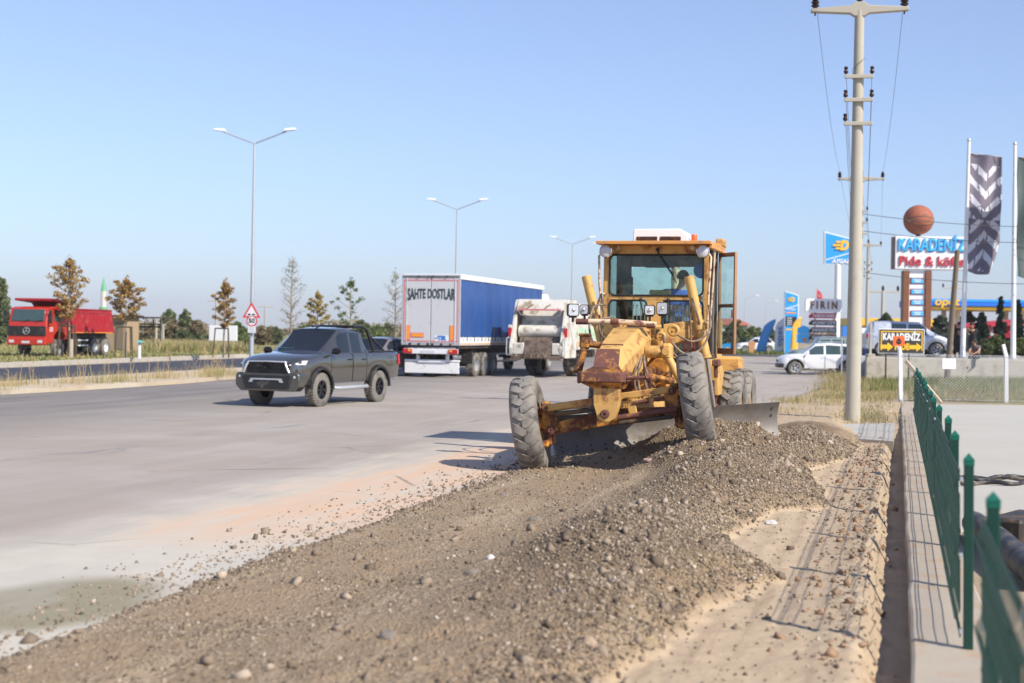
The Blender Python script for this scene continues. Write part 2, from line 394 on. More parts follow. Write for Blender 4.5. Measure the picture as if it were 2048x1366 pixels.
gcol = t.mix(t.maprange(t.noise(comb(t, t.math('MULTIPLY', s_, 2.6), t.math('MULTIPLY', t_, .25)), 1.0, 5, .6), .52, .66, 0, .6), gcol, (0.494, 0.403, 0.299))
scol = t.mix(t.noise(p, 1.1, 6, .7), (.40, .295, .19), (.55, .435, .30)); scol = t.mix(t.maprange(t.noise(p, 5, 7, .75), .55, .68, 0, .55), scol, (.33, .21, .125))
scol = t.mix(t.maprange(t.noise(comb(t, t.math('MULTIPLY', s_, 9), t.math('MULTIPLY', t_, .4)), 1, 4, .6), .56, .68, 0, .4), scol, (.36, .25, .165))
c = t.mix(at, scol, gcol)
h = t.math('ADD', t.math('MULTIPLY', v1.outputs['Distance'], t.math('MULTIPLY', at, 1.0)), t.math('ADD', t.math('MULTIPLY', v2.outputs['Distance'], t.math('MULTIPLY', at, .4)), t.math('MULTIPLY', t.noise(p, 14, 7, .75), .7)))
hp_ = t.n('ShaderNodeAttribute', attribute_name='heap').outputs['Fac']; c = t.mix(at, c, t.mix(1.0, c, t.mix(hp_, (1.02, .95, .83), (.66, .61, .53)), 'MULTIPLY')); t.bsdf(c, .95, 0, t.bump(h, .95, .024), Specular_IOR_Level=.3); M['verge'] = t.m  # heaps darker: shade in the gaps between stones put into the fill colour
# --- crushed stone
t = NT('crushed_stone'); at = t.n('ShaderNodeAttribute', attribute_name='tone').outputs['Fac']
c = t.ramp(at, [(0, (.085, .063, .045)), (.25, (.165, .125, .088)), (.55, (.27, .208, .15)), (.82, (.385, .302, .222)), (.95, (.50, .405, .31)), (1, (.60, .53, .45))])
n = t.noise(t.pos(), 55, 4); c = t.mix(t.math('MULTIPLY', n, .3), c, (.26, .205, .14)); t.bsdf(c, .92, 0, t.bump(n, .3, .004), Specular_IOR_Level=.3); M['stone'] = t.m

# ---------------------------------------------------------------- ground sheet with the verge strip left open
def stquad(mb, s0, s1, t0, t1, z):
    mb.add([ST(s0, t0, z), ST(s1, t0, z), ST(s1, t1, z), ST(s0, t1, z)], [(0, 1, 2, 3)])
g = MB(); S_ = [-2500, -4.2, .3, 2500]; T_ = [-300, 1.5, 46, 3500]
for i in range(3):
    for j in range(3):
        if (i, j) != (1, 1): stquad(g, S_[i], S_[i + 1], T_[j], T_[j + 1], -.022)
tag(g.build('ground', M['soil'], smooth=0), 'dry tan soil and grass stretching to the horizon', kind='structure')
def flat(name, pts, z, m, label, h=None):
    """sheet, or a raised slab with sides when h is given (top at z, bottom z-h)"""
    b = MB()
    if h is None: b.add([(p[0], p[1], z) for p in pts], [tuple(range(len(pts)))])
    else: b.prism([(p[0], p[1]) for p in pts], z - h, z)
    o = b.build(name, m, smooth=0); tag(o, label, kind='structure'); return o
RB = [ST(-4.4, -8), ST(-4.4, 36), ST(-3.4, 42), ST(-2.9, 55), ST(-2.2, 66), Vector((22.5, 76, 0)), Vector((45, 84, 0)), Vector((46, 146, 0)), Vector((-4, 146, 0)), Vector((-75, 100, 0)), Vector((-75, -8, 0))]
flat('road', RB, 0, M['asphalt'], 'wide dusty grey asphalt road with dust along its edge')
# median island, new asphalt carriageway, far verge (left side)
isl = [G(-260, 809), G(-100, 797), G(0, 790), G(120, 783), G(235, 776), G(350, 768), G(470, 757.5), G(560, 753), G(640, 750), G(720, 748), G(786, 747), G(800, 742), G(780, 739),
       G(700, 738.5), G(600, 739), G(470, 741), G(235, 755), G(0, 771), G(-260, 788)]
isl = [Vector((p.x + .25 * fbm(np.array([i * 1.7]), np.array([3.1]), 2)[0], p.y, 0)) for i, p in enumerate(isl)]
flat('median', isl, .13, M['median'], 'low tan dirt median strip with a crumbling kerb edge', .16)
dk = [G(-500, 806), G(-260, 792), G(0, 775), G(235, 759), G(470, 744), G(600, 741), G(700, 740.5), G(800, 741), G(850, 730), G(760, 722), G(620, 716), G(470, 717.5), G(235, 727), G(0, 737), G(-500, 758)]
flat('carriageway', dk, .006, M['asphalt_new'], 'freshly laid black asphalt carriageway behind the median')
vk = [G(-500, 760, 0), G(0, 735.5, 0), G(235, 725.5, 0), G(470, 716, 0), G(620, 714.5, 0), G(760, 720, 0)]
vg = vk + [Vector((-4, 140, 0)), Vector((10, 400, 0)), Vector((-400, 400, 0)), Vector((-400, 60, 0))]
VZ = .20
verge_l = flat('verge', vg, VZ, M['grassground'], 'grass verge with dry patches behind a concrete kerb', .25)
# kerb stones along the far verge
kerb = tag(bpy.data.objects.new('kerb', None), 'pale concrete kerb of blocks along the grass verge', kind='structure'); col.objects.link(kerb)
kb = MB(); kb.box((0, 0, 0), (.985, .16, .30), .015); k0 = kb.build('kerb_stone', M['concrete'], kerb); first = True
for a, b in zip(vk[:-1], vk[1:]):
    d = (b - a); n = max(1, int(d.length / 1.0)); ang = math.atan2(d.y, d.x)
    for i in range(n):
        p = a + d * ((i + .5) / n)
        if not (-36 < p.x): continue
        o = k0 if first else k0.copy()
        if not first: col.objects.link(o)
        first = False
        o.location = (p.x, p.y - .02, .09 + .012 * random.uniform(-1, 1)); o.rotation_euler = (random.uniform(-.02, .02), 0, ang); o.scale = (d.length / n, 1, 1)
# grassy island of the station far ahead, with its kerb
gi = [A(1380, 700, 150), A(1470, 700, 141), A(1560, 700, 136), A(1640, 700, 132), A(1800, 700, 150), A(1800, 700, 230), A(1300, 700, 230)]
flat('station_verge', gi, .18, M['grassground'], 'grass island with flags beside the petrol station', .22)
flat('station_kerb', [gi[0] + Vector((0, -.3, 0)), gi[1] + Vector((0, -.3, 0)), gi[2] + Vector((0, -.3, 0)), gi[3] + Vector((.2, -.3, 0)), gi[3], gi[2], gi[1], gi[0]], .20, M['concrete'], 'long pale kerb bounding the station grass', .22)

# ---------------------------------------------------------------- verge strip heights
GR_S, GR_T = -3.87, 19.67
def gauss(s, t, s0, t0, a, b, rot=0.0):
    c, d = math.cos(rot), math.sin(rot); u = (s - s0) * c + (t - t0) * d; v = -(s - s0) * d + (t - t0) * c
    return np.exp(-.5 * ((u / a) ** 2 + (v / b) ** 2))
def edge_r(t):      # right edge of the gravel
    return np.interp(t, [3, 6, 8.3, 10.2, 11.9, 13.5, 16.1, 16.9, 18.5, 21.5, 24, 28, 33, 40], [-2.1, -1.75, -1.47, -1.3, -.92, -1.62, -1.35, -.72, -.95, -1.3, -.75, -.65, -1.1, -1.4])
def verge_h(s, t):
    big = fbm(s * .9, t * .9, 3, 11); med = fbm(s * 3.4, t * 3.4, 3, 5); fine = fbm(s * 13, t * 13, 3, 9)
    er = edge_r(t) + .16 * med; el = -5.15 + .18 * big + .10 * med + .12 * sst(13, 7, t) + .9 * sst(22.5, 24.5, t)
    er = er + .05 * fine; gm = sst(el - .12, el + .12, s) * sst(er + .06, er - .06, s) * (1 - .85 * sst(27, 31.5, t + 2 * med))
    soil = -.02 - .025 * sst(-1.6, -.5, s) - .20 * sst(-.24, -.05, s + .08 * med) * (1 - sst(27, 34, t) * .8)
    soil = soil + .018 * med + .010 * fine + .02 * big * sst(-.3, -1.2, s) + .003 * np.sin(s * 26 + 1.5 * big) * sst(-1.5, -1.3, s) * sst(-.35, -.5, s) + .007 * np.clip(fbm(s * 24, t * 24, 3, 41), -.2, 1)
    # clods along the trench edge
    soil = soil + .10 * np.clip(fbm(s * 6.2, t * 6.2, 4, 31), 0, 1) * gauss(s, 0 * t, -.24, 0, .13, 9) * sst(7, 10, t)
    ramp = sst(-4.9, -6.2, s)
    soil = np.where(s < -3.2, np.maximum(soil, -.03 * ramp - .015), soil)
    gr = .045 + .018 * big + .012 * med + .009 * fine - .018 * gauss(s, 0 * t, -3.75 + .1 * big, 0, .22, 99)
    mound = (.38 * gauss(s, t, -2.15, 11.6, .52, 1.35, .12) + .13 * gauss(s, t, -2.3, 8.9, .7, 1.9) + .44 * gauss(s, t, -2.0, 17.7, .52, 1.5, -.12)
             + .10 * gauss(s, t, -2.2, 14.6, .6, 1.3) + .44 * gauss(s, t, -2.72, 19.6, .45, .8) + .24 * gauss(s, t, -3.3, 21.2, .55, .45)
             + .40 * gauss(s, t, -2.25, 21.4, .55, .6) + .20 * gauss(s, t, -3.2, 21.7, .75, .6) + .26 * gauss(s, t, -1.7, 25.5, .5, 2.6) + .14 * gauss(s, t, -1.6, 29.5, .7, 3))
    mound = mound * (1 + .10 * med + .18 * big) + .03 * mound * fine
    # the wheel track left by the near front tyre
    mound = mound * (1 - .9 * gauss(s, t, -5.05, 18.5, .28, 6))
    gh_ = gm * .35 + .65 * sst(el - .12, el + .3, s) * sst(er + .10, er - .42, s); hgt = soil * (1 - gh_) + (gr * 1.0 + mound) * gh_
    hgt = hgt + np.where(gm < 1, mound * sst(.0, .9, gm) * .0, 0)
    return hgt, gm, mound
def nonuni(a, b, d0, k):
    x = [a]
    while x[-1] < b: x.append(x[-1] + d0 + k * (x[-1] - a))
    return np.array(x)
tt = nonuni(3.6, 47, .030, .0032); ss = np.concatenate([np.arange(-6.6, -5.4, .06), np.arange(-5.4, .16, .028)])
SS, TT = np.meshgrid(ss, tt); H, GM, MO = verge_h(SS, TT)
# far end: blend to the level ground
end = sst(38, 45, TT); H = H * (1 - end) + (-.012) * end
X = AD.x * TT + BD.x * SS; Y = AD.y * TT + BD.y * SS
V = np.stack([X, Y, H], -1).reshape(-1, 3); ns, nt = len(ss), len(tt)
idx = np.arange(ns * nt).reshape(nt, ns)
F = np.stack([idx[:-1, :-1], idx[:-1, 1:], idx[1:, 1:], idx[1:, :-1]], -1).reshape(-1, 4)
vo = fast_mesh('verge_earthworks', V, F, M['verge'], smooth=1)
tag(vo, 'graded verge of loose gravel heaps and sandy soil', kind='structure')
hp_a = vo.data.attributes.new('heap', 'FLOAT', 'POINT'); hp_a.data.foreach_set('value', np.clip((MO - .07) / .16, 0, 1).ravel().astype(np.float32))
at_ = vo.data.attributes.new('gravel', 'FLOAT', 'POINT'); at_.data.foreach_set('value', GM.ravel().astype(np.float32))

# ---------------------------------------------------------------- loose stones (uncountable): angular solids with their own tone
CUBE = np.array([(-1, -1, -1), (1, -1, -1), (1, 1, -1), (-1, 1, -1), (-1, -1, 1), (1, -1, 1), (1, 1, 1), (-1, 1, 1)], float)
CF = np.array([(3, 2, 1, 0), (4, 5, 6, 7), (0, 1, 5, 4), (1, 2, 6, 5), (2, 3, 7, 6), (3, 0, 4, 7)])
def stones(name, s, t, r, zoff, label, tone=None, ground=True):
    n = len(s); P = CUBE[None] * (1 + .38 * rng.uniform(-1, 1, (n, 8, 3)))
    P[:, 4:, :2] *= rng.uniform(.35, 1, (n, 1, 1))
    P *= (r[:, None] * rng.uniform(.55, 1.25, (n, 3)))[:, None, :]
    q = rng.normal(size=(n, 4)); q /= np.linalg.norm(q, axis=1)[:, None]; w, x, y, z = q.T
    Rm = np.stack([np.stack([1 - 2 * (y * y + z * z), 2 * (x * y - z * w), 2 * (x * z + y * w)], -1), np.stack([2 * (x * y + z * w), 1 - 2 * (x * x + z * z), 2 * (y * z - x * w)], -1),
                   np.stack([2 * (x * z - y * w), 2 * (y * z + x * w), 1 - 2 * (x * x + y * y)], -1)], 1)
    P = np.einsum('nij,nkj->nki', Rm, P)
    h = verge_h(s, t)[0]; h = np.where((s < -4.6), np.maximum(h, 0), h)
    C = np.stack([AD.x * t + BD.x * s, AD.y * t + BD.y * s, h + r * zoff], -1)
    P += C[:, None, :]
    F = (CF[None] + (np.arange(n) * 8)[:, None, None]).reshape(-1, 4)
    o = fast_mesh(name, P.reshape(-1, 3), F, M['stone']); tag(o, label, kind='stuff')
    tn = rng.beta(1.1, 1.35, n) if tone is None else tone
    a = o.data.attributes.new('tone', 'FLOAT', 'POINT'); a.data.foreach_set('value', np.repeat(tn, 8).astype(np.float32)); return o
N = 260000
t_c = 4.5 + 21.5 * rng.random(N) ** 1.35; s_c = rng.uniform(-6.3, -.1, N)
_, gm_c, mo_c = verge_h(s_c, t_c)
vn_c = vnoise(s_c * 2.2, t_c * 1.1, 77)
pk = gm_c * (.035 + .10 * sst(.55, .8, vn_c) + .80 * sst(.08, .30, mo_c) * (.40 + .60 * sst(-2.7, -2.0, s_c)) + .8 * sst(-.75, -.35, s_c - edge_r(t_c)) * (mo_c > .02) + .32 * sst(-4.7, -5.15, s_c)) + .010 + .10 * np.exp(-((s_c + 5.35) / .35) ** 2) * sst(25, 20, t_c) + .08 * np.exp(-((s_c + .32) / .2) ** 2) + .02 * (s_c > -1.6)
keep = rng.random(N) < pk * .82
s_c, t_c = s_c[keep], t_c[keep]
r_c = .0045 + .0085 * rng.random(len(s_c)) ** 2 + .030 * (rng.random(len(s_c)) > .965) * rng.random(len(s_c)) ** 2.4 + np.clip((t_c - 12) * .00022, 0, .004)
stones('loose_gravel', s_c, t_c, r_c, .25, 'grey-brown crushed gravel strewn over heaps and along their edges')

# ---------------------------------------------------------------- retaining wall, yard
wb_ = MB(); tt2 = np.arange(1.5, 46.5, .5)
def wob1(x, k): return float(fbm(np.array([x * 1.3]), np.array([k]), 3)[0]) * .035
vsx = []; fsx = []
for i, tv in enumerate(tt2):
    for (s0, z0, k) in ((.115, -.75, 1.1), (.115, -.012, 2.2), (.135, 0.0, 2.2), (.615, 0.0, 4.4), (.635, -.02, 4.4), (.635, -.5, 5.5)):
        vsx.append(tuple(ST(s0 + wob1(tv, k), tv, z0 + wob1(tv, k + 9) * .35)))
for i in range(len(tt2) - 1):
    for k in range(5): fsx.append((i * 6 + k, i * 6 + k + 1, (i + 1) * 6 + k + 1, (i + 1) * 6 + k))
fsx += [tuple(range(6)), tuple(range((len(tt2) - 1) * 6 + 5, (len(tt2) - 1) * 6 - 1, -1))]
wb_.add(vsx, fsx); tag(wb_.build('retaining_wall', M['wallcon'], smooth=30), 'low concrete retaining wall carrying the green mesh fence', 'wall')
yd = [ST(.65, 15.2), Vector((5.6, 16.2, 0)), Vector((40, 16.6, 0)), Vector((40, 44.6, 0)), ST(.65, 44.2)]
flat('concrete_yard', yd, .004, M['slab'], 'pale bare concrete yard behind the green fence', .12)
fp = [G(1682, 851, -.02), G(1790, 849, -.02), G(1786, 886, -.02), G(1700, 880, -.02)]
flat('pole_footing_slab', fp, .015, M['slab'], 'broken pale concrete slab in front of the pole', .2)
# raised station forecourt with its retaining wall
PZ = 1.05
fc = [A(1734, 700, 64.7), A(1950, 700, 64.2), A(2200, 700, 63.4), A(2500, 700, 100), A(2500, 700, 180), A(1900, 700, 180), A(1760, 700, 110)]
fo = flat('forecourt', fc, PZ, M['asphalt'], 'raised grey station forecourt behind a low wall', 1.1)
fw = MB(); a0, a1, a2 = A(1733, 700, 64.5), A(1950, 700, 64.0), A(2200, 700, 63.2)
for a, b in ((a0, a1), (a1, a2)):
    d = b - a; fw.box(((a.x + b.x) / 2, (a.y + b.y) / 2, .5), (d.length + .03, .3, 1.16), .02, ('Z', math.atan2(d.y, d.x)))
tag(fw.build('forecourt_wall', M['concrete']), 'pale plastered retaining wall below the parked white van', 'wall')
# distant hills
def hills(name, px0, px1, Y, hpx, seed, label):
    n = 60; v = []; f = []
    for i in range(n):
        px = px0 + (px1 - px0) * i / (n - 1); hh = hpx * (.55 + .45 * float(fbm(np.array([i * .09]), np.array([seed]), 4)[0]) * 1.6) * math.sin(math.pi * (i + .3) / n) ** .5
        b = A(px, 666, Y); zt = max(4, hh / FPX * Y)
        for k, (dy, fz) in enumerate(((-250, 0), (-120, .35), (0, 1), (260, .0))):
            v.append((b.x * (1 + dy / Y), Y + dy, zt * fz * (1 + .1 * math.sin(i * 1.3 + k)) - 2))
    for i in range(n - 1):
        for k in range(3): f.append((i * 4 + k, (i + 1) * 4 + k, (i + 1) * 4 + k + 1, i * 4 + k + 1))
    b = MB(); b.add(v, f); return tag(b.build(name, M['hill'], smooth=80), label, kind='structure')
M['hill'] = pm('dry_hill', (.26, .21, .16), .95, var=.2, scale=.01)
hills('hills', 1500, 2500, 2300, 62, 3.3, 'pale bare hills behind the station')

# ================================================================ SHARED PIECES
def rrect(w, h, r, n=5):
    pts = []
    for cx, cy, a0 in ((w / 2 - r, h / 2 - r, 0), (-w / 2 + r, h / 2 - r, 90), (-w / 2 + r, -h / 2 + r, 180), (w / 2 - r, -h / 2 + r, 270)):
        for i in range(n + 1):
            a = R(a0 + 90 * i / n); pts.append((cx + r * math.cos(a), cy + r * math.sin(a)))
    return pts
def loop_tube(mb, pts, r, seg=6):
    mb.tube(list(pts) + [pts[0], pts[1]], r, seg, caps=False)
def frame_xz(mb, u0, u1, z0, z1, y, wl, wr, wb, wt, th, b=.006):
    """rectangular frame in the xz plane: outer size, widths of left, right, bottom and top members"""
    mb.box(((u0 + u0 + wl) / 2, y, (z0 + z1) / 2), (wl, th, z1 - z0), b); mb.box((u1 - wr / 2, y, (z0 + z1) / 2), (wr, th, z1 - z0), b)
    mb.box(((u0 + wl + u1 - wr) / 2, y, z0 + wb / 2), (u1 - u0 - wl - wr - .002, th * .96, wb), b); mb.box(((u0 + wl + u1 - wr) / 2, y, z1 - wt / 2), (u1 - u0 - wl - wr - .002, th * .96, wt), b)
def text_obj(body, size, m, name='lettering', parent=None, T=None, extrude=.004, bold=0.0, warp=None, align='CENTER', width=None, shear=0.0, italic=0.0):
    cu = bpy.data.curves.new(name, 'FONT'); cu.body = body; cu.size = size; cu.align_x = align; cu.align_y = 'CENTER'; cu.extrude = extrude; cu.offset = bold; cu.shear = shear; cu.resolution_u = 3
    o = bpy.data.objects.new(name, cu); col.objects.link(o)
    dg = bpy.context.evaluated_depsgraph_get(); me = bpy.data.meshes.new_from_object(o.evaluated_get(dg)); bpy.data.objects.remove(o); bpy.data.curves.remove(cu)
    me.name = name; me.materials.clear(); me.materials.append(m)
    xs = [v.co.x for v in me.vertices] or [0]
    k = width / max(1e-6, (max(xs) - min(xs))) if width else 1.0
    cx = (max(xs) + min(xs)) / 2 if align == 'CENTER' else 0
    for v in me.vertices:
        v.co.x = (v.co.x - cx) * k
        if warp: v.co = warp(v.co)
        if T is not None: v.co = T @ v.co
    ob = bpy.data.objects.new(name, me); col.objects.link(ob)
    if parent is not None: ob.parent = parent
    return ob
UPX = Matrix.Rotation(R(90), 4, 'X')        # text lying in xy -> upright, facing -y

def lug_tyre(mb, Rd, w, rim, n=20, T=None, d=1):
    T = T or Matrix.Identity(4); T = T @ PX
    h = w / 2
    prof = [(rim - .01, -h * .78), (rim + .03, -h * .95), (Rd * .80, -h * 1.06), (Rd - .085, -h * .98), (Rd - .045, -h * .72), (Rd - .036, -h * .3), (Rd - .034, 0), (Rd - .036, h * .3), (Rd - .045, h * .72), (Rd - .085, h * .98), (Rd * .80, h * 1.06), (rim + .03, h * .95), (rim - .01, h * .78)]
    mb.lathe(prof, 56, T, caps=False)
    xs = [-.10, .18, .45, .74, .95, 1.03]; dl = [0, .010, .055, .115, .15, .155]; hw = [.062, .088, .088, .085, .09, .07]
    rt = [Rd - .006, Rd, Rd - .002, Rd - .012, Rd - .045, Rd - .12]
    for sg in (-1, 1):
        for k in range(n):
            a0 = 2 * math.pi * (k + (.5 if sg > 0 else 0)) / n; vs = []; fs = []
            for j in range(6):
                for e in (-1, 1):
                    a = a0 + d * dl[j] + e * hw[j]; x = sg * xs[j] * h
                    for rr, ax in ((rt[j], 0), (rt[j] - .055, e * .012)):
                        vs.append(tuple(T @ Vector((rr * math.cos(a + ax), rr * math.sin(a + ax), x))))
            for j in range(5):
                o = j * 4; p = o + 4
                fs += [(o, o + 2, p + 2, p), (o, p, p + 1, o + 1), (o + 2, o + 3, p + 3, p + 2)]
            fs += [(0, 1, 3, 2), (20, 22, 23, 21)]
            mb.add(vs, fs)
def dish_rim(mb, rim, w, T, side, holes=8):
    """wheel disc: outer flange, dish and hub, open towards +side"""
    T = T @ PX; h = w / 2
    mb.lathe([(rim + .015, side * h * .80), (rim + .018, side * h * .72), (rim - .015, side * h * .66), (rim - .03, side * h * .2), (rim * .62, side * h * .05), (rim * .58, side * h * .12), (rim * .40, side * h * .14), (.001, side * h * .14)], 32, T, caps=False)
    mb.lathe([(rim * .30, side * h * .1), (rim * .30, side * h * .42), (rim * .24, side * h * .5), (.001, side * h * .5)], 16, T, caps=False)
    for k in range(holes):
        a = 2 * math.pi * k / holes; mb.lathe([(.016, 0), (.016, side * .05), (.001, side * .05)], 6, T @ Tr(rim * .45 * math.cos(a), rim * .45 * math.sin(a), side * h * .12), caps=False)
    mb.lathe([(rim + .015, -side * h * .80), (rim - .02, -side * h * .6), (rim - .03, side * h * .2)], 32, T, caps=False)

# ---------------------------------------------------------------- people: one skinned body, hair as a child
M['skin'] = pm('skin', (.42, .22, .14), .6, var=.1)
M['hair'] = pm('dark_hair', (.012, .009, .008), .7, var=.2)
M['blueshirt'] = pm('blue_shirt', (.03, .10, .42), .8, var=.2, scale=9)
M['denim'] = pm('blue_denim', (.07, .12, .22), .85, var=.2, scale=12)
M['blackcloth'] = pm('black_cloth', (.013, .013, .015), .85, var=.25, scale=9)
M['greycloth'] = pm('brown_grey_cloth', (.16, .13, .12), .85, var=.2, scale=9)
M['shoe'] = pm('dark_shoes', (.02, .018, .016), .6)
def person(label, J, mats, loc, rz, parent=None, group=None):
    """J: joint -> (x,y,z); mats: shirt, trousers. x right, y forward is -y (faces -y)"""
    rad = dict(pelvis=.150, waist=.140, chest=.160, neckb=.085, neck=.052, jaw=.062, head=.092, crown=.070, shl=.085, shr=.085, ell=.056, elr=.056, wrl=.03, wrr=.03, hal=.034, har=.034,
               hipl=.110, hipr=.110, knl=.080, knr=.080, anl=.062, anr=.062, tol=.036, tor=.036)
    E = [('pelvis', 'waist'), ('waist', 'chest'), ('chest', 'neckb'), ('neckb', 'neck'), ('neck', 'jaw'), ('jaw', 'head'), ('head', 'crown'), ('chest', 'shl'), ('chest', 'shr'), ('shl', 'ell'), ('shr', 'elr'), ('ell', 'wrl'), ('elr', 'wrr'), ('wrl', 'hal'), ('wrr', 'har'),
         ('pelvis', 'hipl'), ('pelvis', 'hipr'), ('hipl', 'knl'), ('hipr', 'knr'), ('knl', 'anl'), ('knr', 'anr'), ('anl', 'tol'), ('anr', 'tor')]
    names = list(J); me = bpy.data.meshes.new('body'); me.from_pydata([J[n] for n in names], [(names.index(a), names.index(b)) for a, b in E], [])
    o = bpy.data.objects.new('tmp_body', me); col.objects.link(o); o.modifiers.new('skin', 'SKIN'); sv = me.skin_vertices[0].data
    for i, n in enumerate(names):
        r = rad[n]; sv[i].radius = (r * (1.25 if n in ('chest', 'pelvis', 'waist') else 1), r * (.82 if n in ('chest', 'waist') else 1)); sv[i].use_root = n == 'pelvis'
    ss_ = o.modifiers.new('sub', 'SUBSURF'); ss_.levels = 2; ss_.render_levels = 2
    dg = bpy.context.evaluated_depsgraph_get(); m2 = bpy.data.meshes.new_from_object(o.evaluated_get(dg)); bpy.data.objects.remove(o)
    # five fingers per hand, a nose and ears, grown from the same body mesh
    b = MB(); nb = len(m2.vertices)
    for hd, wr, sg in (('hal', 'wrl', -1), ('har', 'wrr', 1)):
        h = Vector(J[hd]); d = (h - Vector(J[wr])).normalized(); sd_ = d.cross(Vector((0, 1, .2))).normalized(); nn = sd_.cross(d)
        for k, (off, L) in enumerate(((-.028, .062), (-.010, .072), (.010, .068), (.027, .052))):
            p0 = h + sd_ * off; p1 = p0 + d * (L * .62) + nn * .006; p2 = p1 + d * (L * .45) + nn * .024; b.tube([p0, p1, p2], [.0095, .0085, .0065], 6)
        p0 = h - d * .02 + sd_ * sg * .03; b.tube([p0, p0 + sd_ * sg * .028 + d * .02, p0 + sd_ * sg * .036 + d * .052], [.011, .0095, .0075], 6)
    hd = Vector(J['head']); jw = Vector(J['jaw']); upv = (Vector(J['crown']) - jw).normalized(); fw_ = Vector(J.get('_f', (0, -1, 0))) if '_f' in J else Vector((0, -1, 0))
    fw_ = (fw_ - upv * fw_.dot(upv)).normalized(); sdv = upv.cross(fw_)
    b.tube([hd + fw_ * .085 + upv * .005, hd + fw_ * .112 - upv * .035, hd + fw_ * .085 - upv * .045], [.010, .016, .012], 6)
    for e in (-1, 1): b.ball(hd + sdv * e * .092 - upv * .01, .028, 8, (.5, .8, 1.2))
    me2 = bpy.data.meshes.new('person'); V = [tuple(v.co) for v in m2.vertices] + b.v; F = [tuple(p.vertices) for p in m2.polygons] + [tuple(i + nb for i in f) for f in b.f]
    me2.from_pydata(V, [], F); me2.shade_smooth()
    for q in (M['skin'], mats[0], mats[1], M['shoe']): me2.materials.append(q)
    reg = dict(pelvis=2, waist=1, chest=1, neckb=1, neck=0, jaw=0, head=0, crown=0, shl=1, shr=1, ell=mats[2] if len(mats) > 2 else 1, elr=mats[2] if len(mats) > 2 else 1, wrl=0, wrr=0, hal=0, har=0, hipl=2, hipr=2, knl=2, knr=2, anl=2, anr=2, tol=3, tor=3)
    seg = [(Vector(J[a]), Vector(J[c]), reg[a], reg[c]) for a, c in E]
    for p in me2.polygons:
        c = p.center; best = 9; mi = 0
        for a, d, ra, rb in seg:
            ab = d - a; tq = max(0, min(1, (c - a).dot(ab) / max(1e-9, ab.length_squared))); ds = (c - a - ab * tq).length
            if ds < best: best = ds; mi = ra if tq < .5 else rb
        if p.vertices[0] >= nb: mi = 0
        p.material_index = mi
    ob = bpy.data.objects.new('person', me2); col.objects.link(ob); tag(ob, label, 'person', group)
    ob.location = loc; ob.rotation_euler = (0, 0, rz)
    if parent is not None: ob.parent = parent
    hb = MB(); n = 14
    for i in range(7):
        pass
    T = Matrix.Translation(hd + upv * .012 - fw_ * .012) @ Matrix((( *sdv, 0), (*fw_, 0), (*upv, 0), (0, 0, 0, 1))).transposed()
    pr = [(.1075 * math.sin(math.pi * .5 * i / 6), .128 * math.cos(math.pi * .5 * i / 6)) for i in range(7)][::-1] 
    hb.lathe([(.104, -.02)] + pr[:-1] + [(.001, .128)], 16, T @ Matrix.Translation((0, -.012, 0)) @ Matrix.Rotation(R(-16), 4, 'X'), caps=True)
    hb.build('hair', M['hair'], ob, 80)
    return ob

# ================================================================ MOTOR GRADER
gr = thing('motor_grader', 'rusty yellow motor grader working on the gravel verge', 'motor grader', tuple(ST(GR_S, GR_T)), YAW)
GI = gr.matrix_basis.inverted() if False else (Matrix.Translation(ST(GR_S, GR_T)) @ Matrix.Rotation(YAW, 4, 'Z')).inverted()
# --- front axle group, rocked about the pivot
TILT = -9.4
AX = Tr(0, 0, .84) @ Rt('Y', TILT)
RIM = .335
def wheel_at(T, Rd, w, side, d=1, lab=None):
    e = bpy.data.objects.new('wheel', None); col.objects.link(e); e.parent = gr; e.empty_display_size = .1
    b = MB(); lug_tyre(b, Rd, w, RIM, 20, T, d); b.build('tyre', M['rubber'], e, 42)
    b = MB(); dish_rim(b, RIM, w, T, side); b.build('rim', M['yellow'], e, 40)
    if lab: e['label'] = lab
for sg in (-1, 1):
    wheel_at(AX @ Tr(sg * 1.2, 0, 0) @ Rt('Z', 7) @ Rt('X', 11 * sg), .69, .37, sg, -1)
    k = MB().at(AX)
    k.box((sg * .93, 0, -.02), (.10, .22, .62), .02); k.box((sg * 1.0, -.02, -.30), (.12, .26, .10), .02); k.box((sg * 1.0, -.02, .16), (.14, .24, .09), .02)
    k.prism([(-.11, -.16), (.11, -.16), (.08, .22), (-.08, .22)], -.05, .05, Tr(sg * .88, -.09, .02) @ PZY)
    k.lathe([(.12, -.1), (.12, .1)], 16, Tr(sg * 1.06, 0, 0) @ PX)
    k.build('steering_knuckle', M['yellowrust'], gr, 35)
    k = MB().at(AX)
    for (x, y, z, r, L) in ((sg * .87, -.17, -.12, .05, .08), (sg * .90, -.17, .20, .055, .10)):
        k.nx(); k.lathe([(r * 1.2, 0), (r * 1.2, L * .5), (r * .7, L * .55), (r * .7, L * .8), (r * .3, L * .8), (r * .3, L * .5)], 14, Tr(x, y + .05, z) @ Rt('X', 90))
    k.build('pivot_pin', M['rust'], gr)
k = MB().at(AX)
for sg in (-1, 1):
    k.hexa([(0, -.10, -.16), (sg * .9, -.09, -.19), (sg * .9, .09, -.19), (0, .10, -.16)], [(0, -.10, .06), (sg * .9, -.07, -.03), (sg * .9, .07, -.03), (0, .10, .06)])
k.build('axle_beam', M['yellowrust'], gr, 35, bevel=.012)
k = MB().at(AX); k.box((.46, -.15, .215), (.94, .05, .095), .012); k.nx(); k.box((-.52, -.15, .20), (.80, .05, .10), .012); k.nx(); k.box((.5, -.185, .13), (.62, .03, .035), .005)
k.build('lean_bar', M['yellow'], gr)
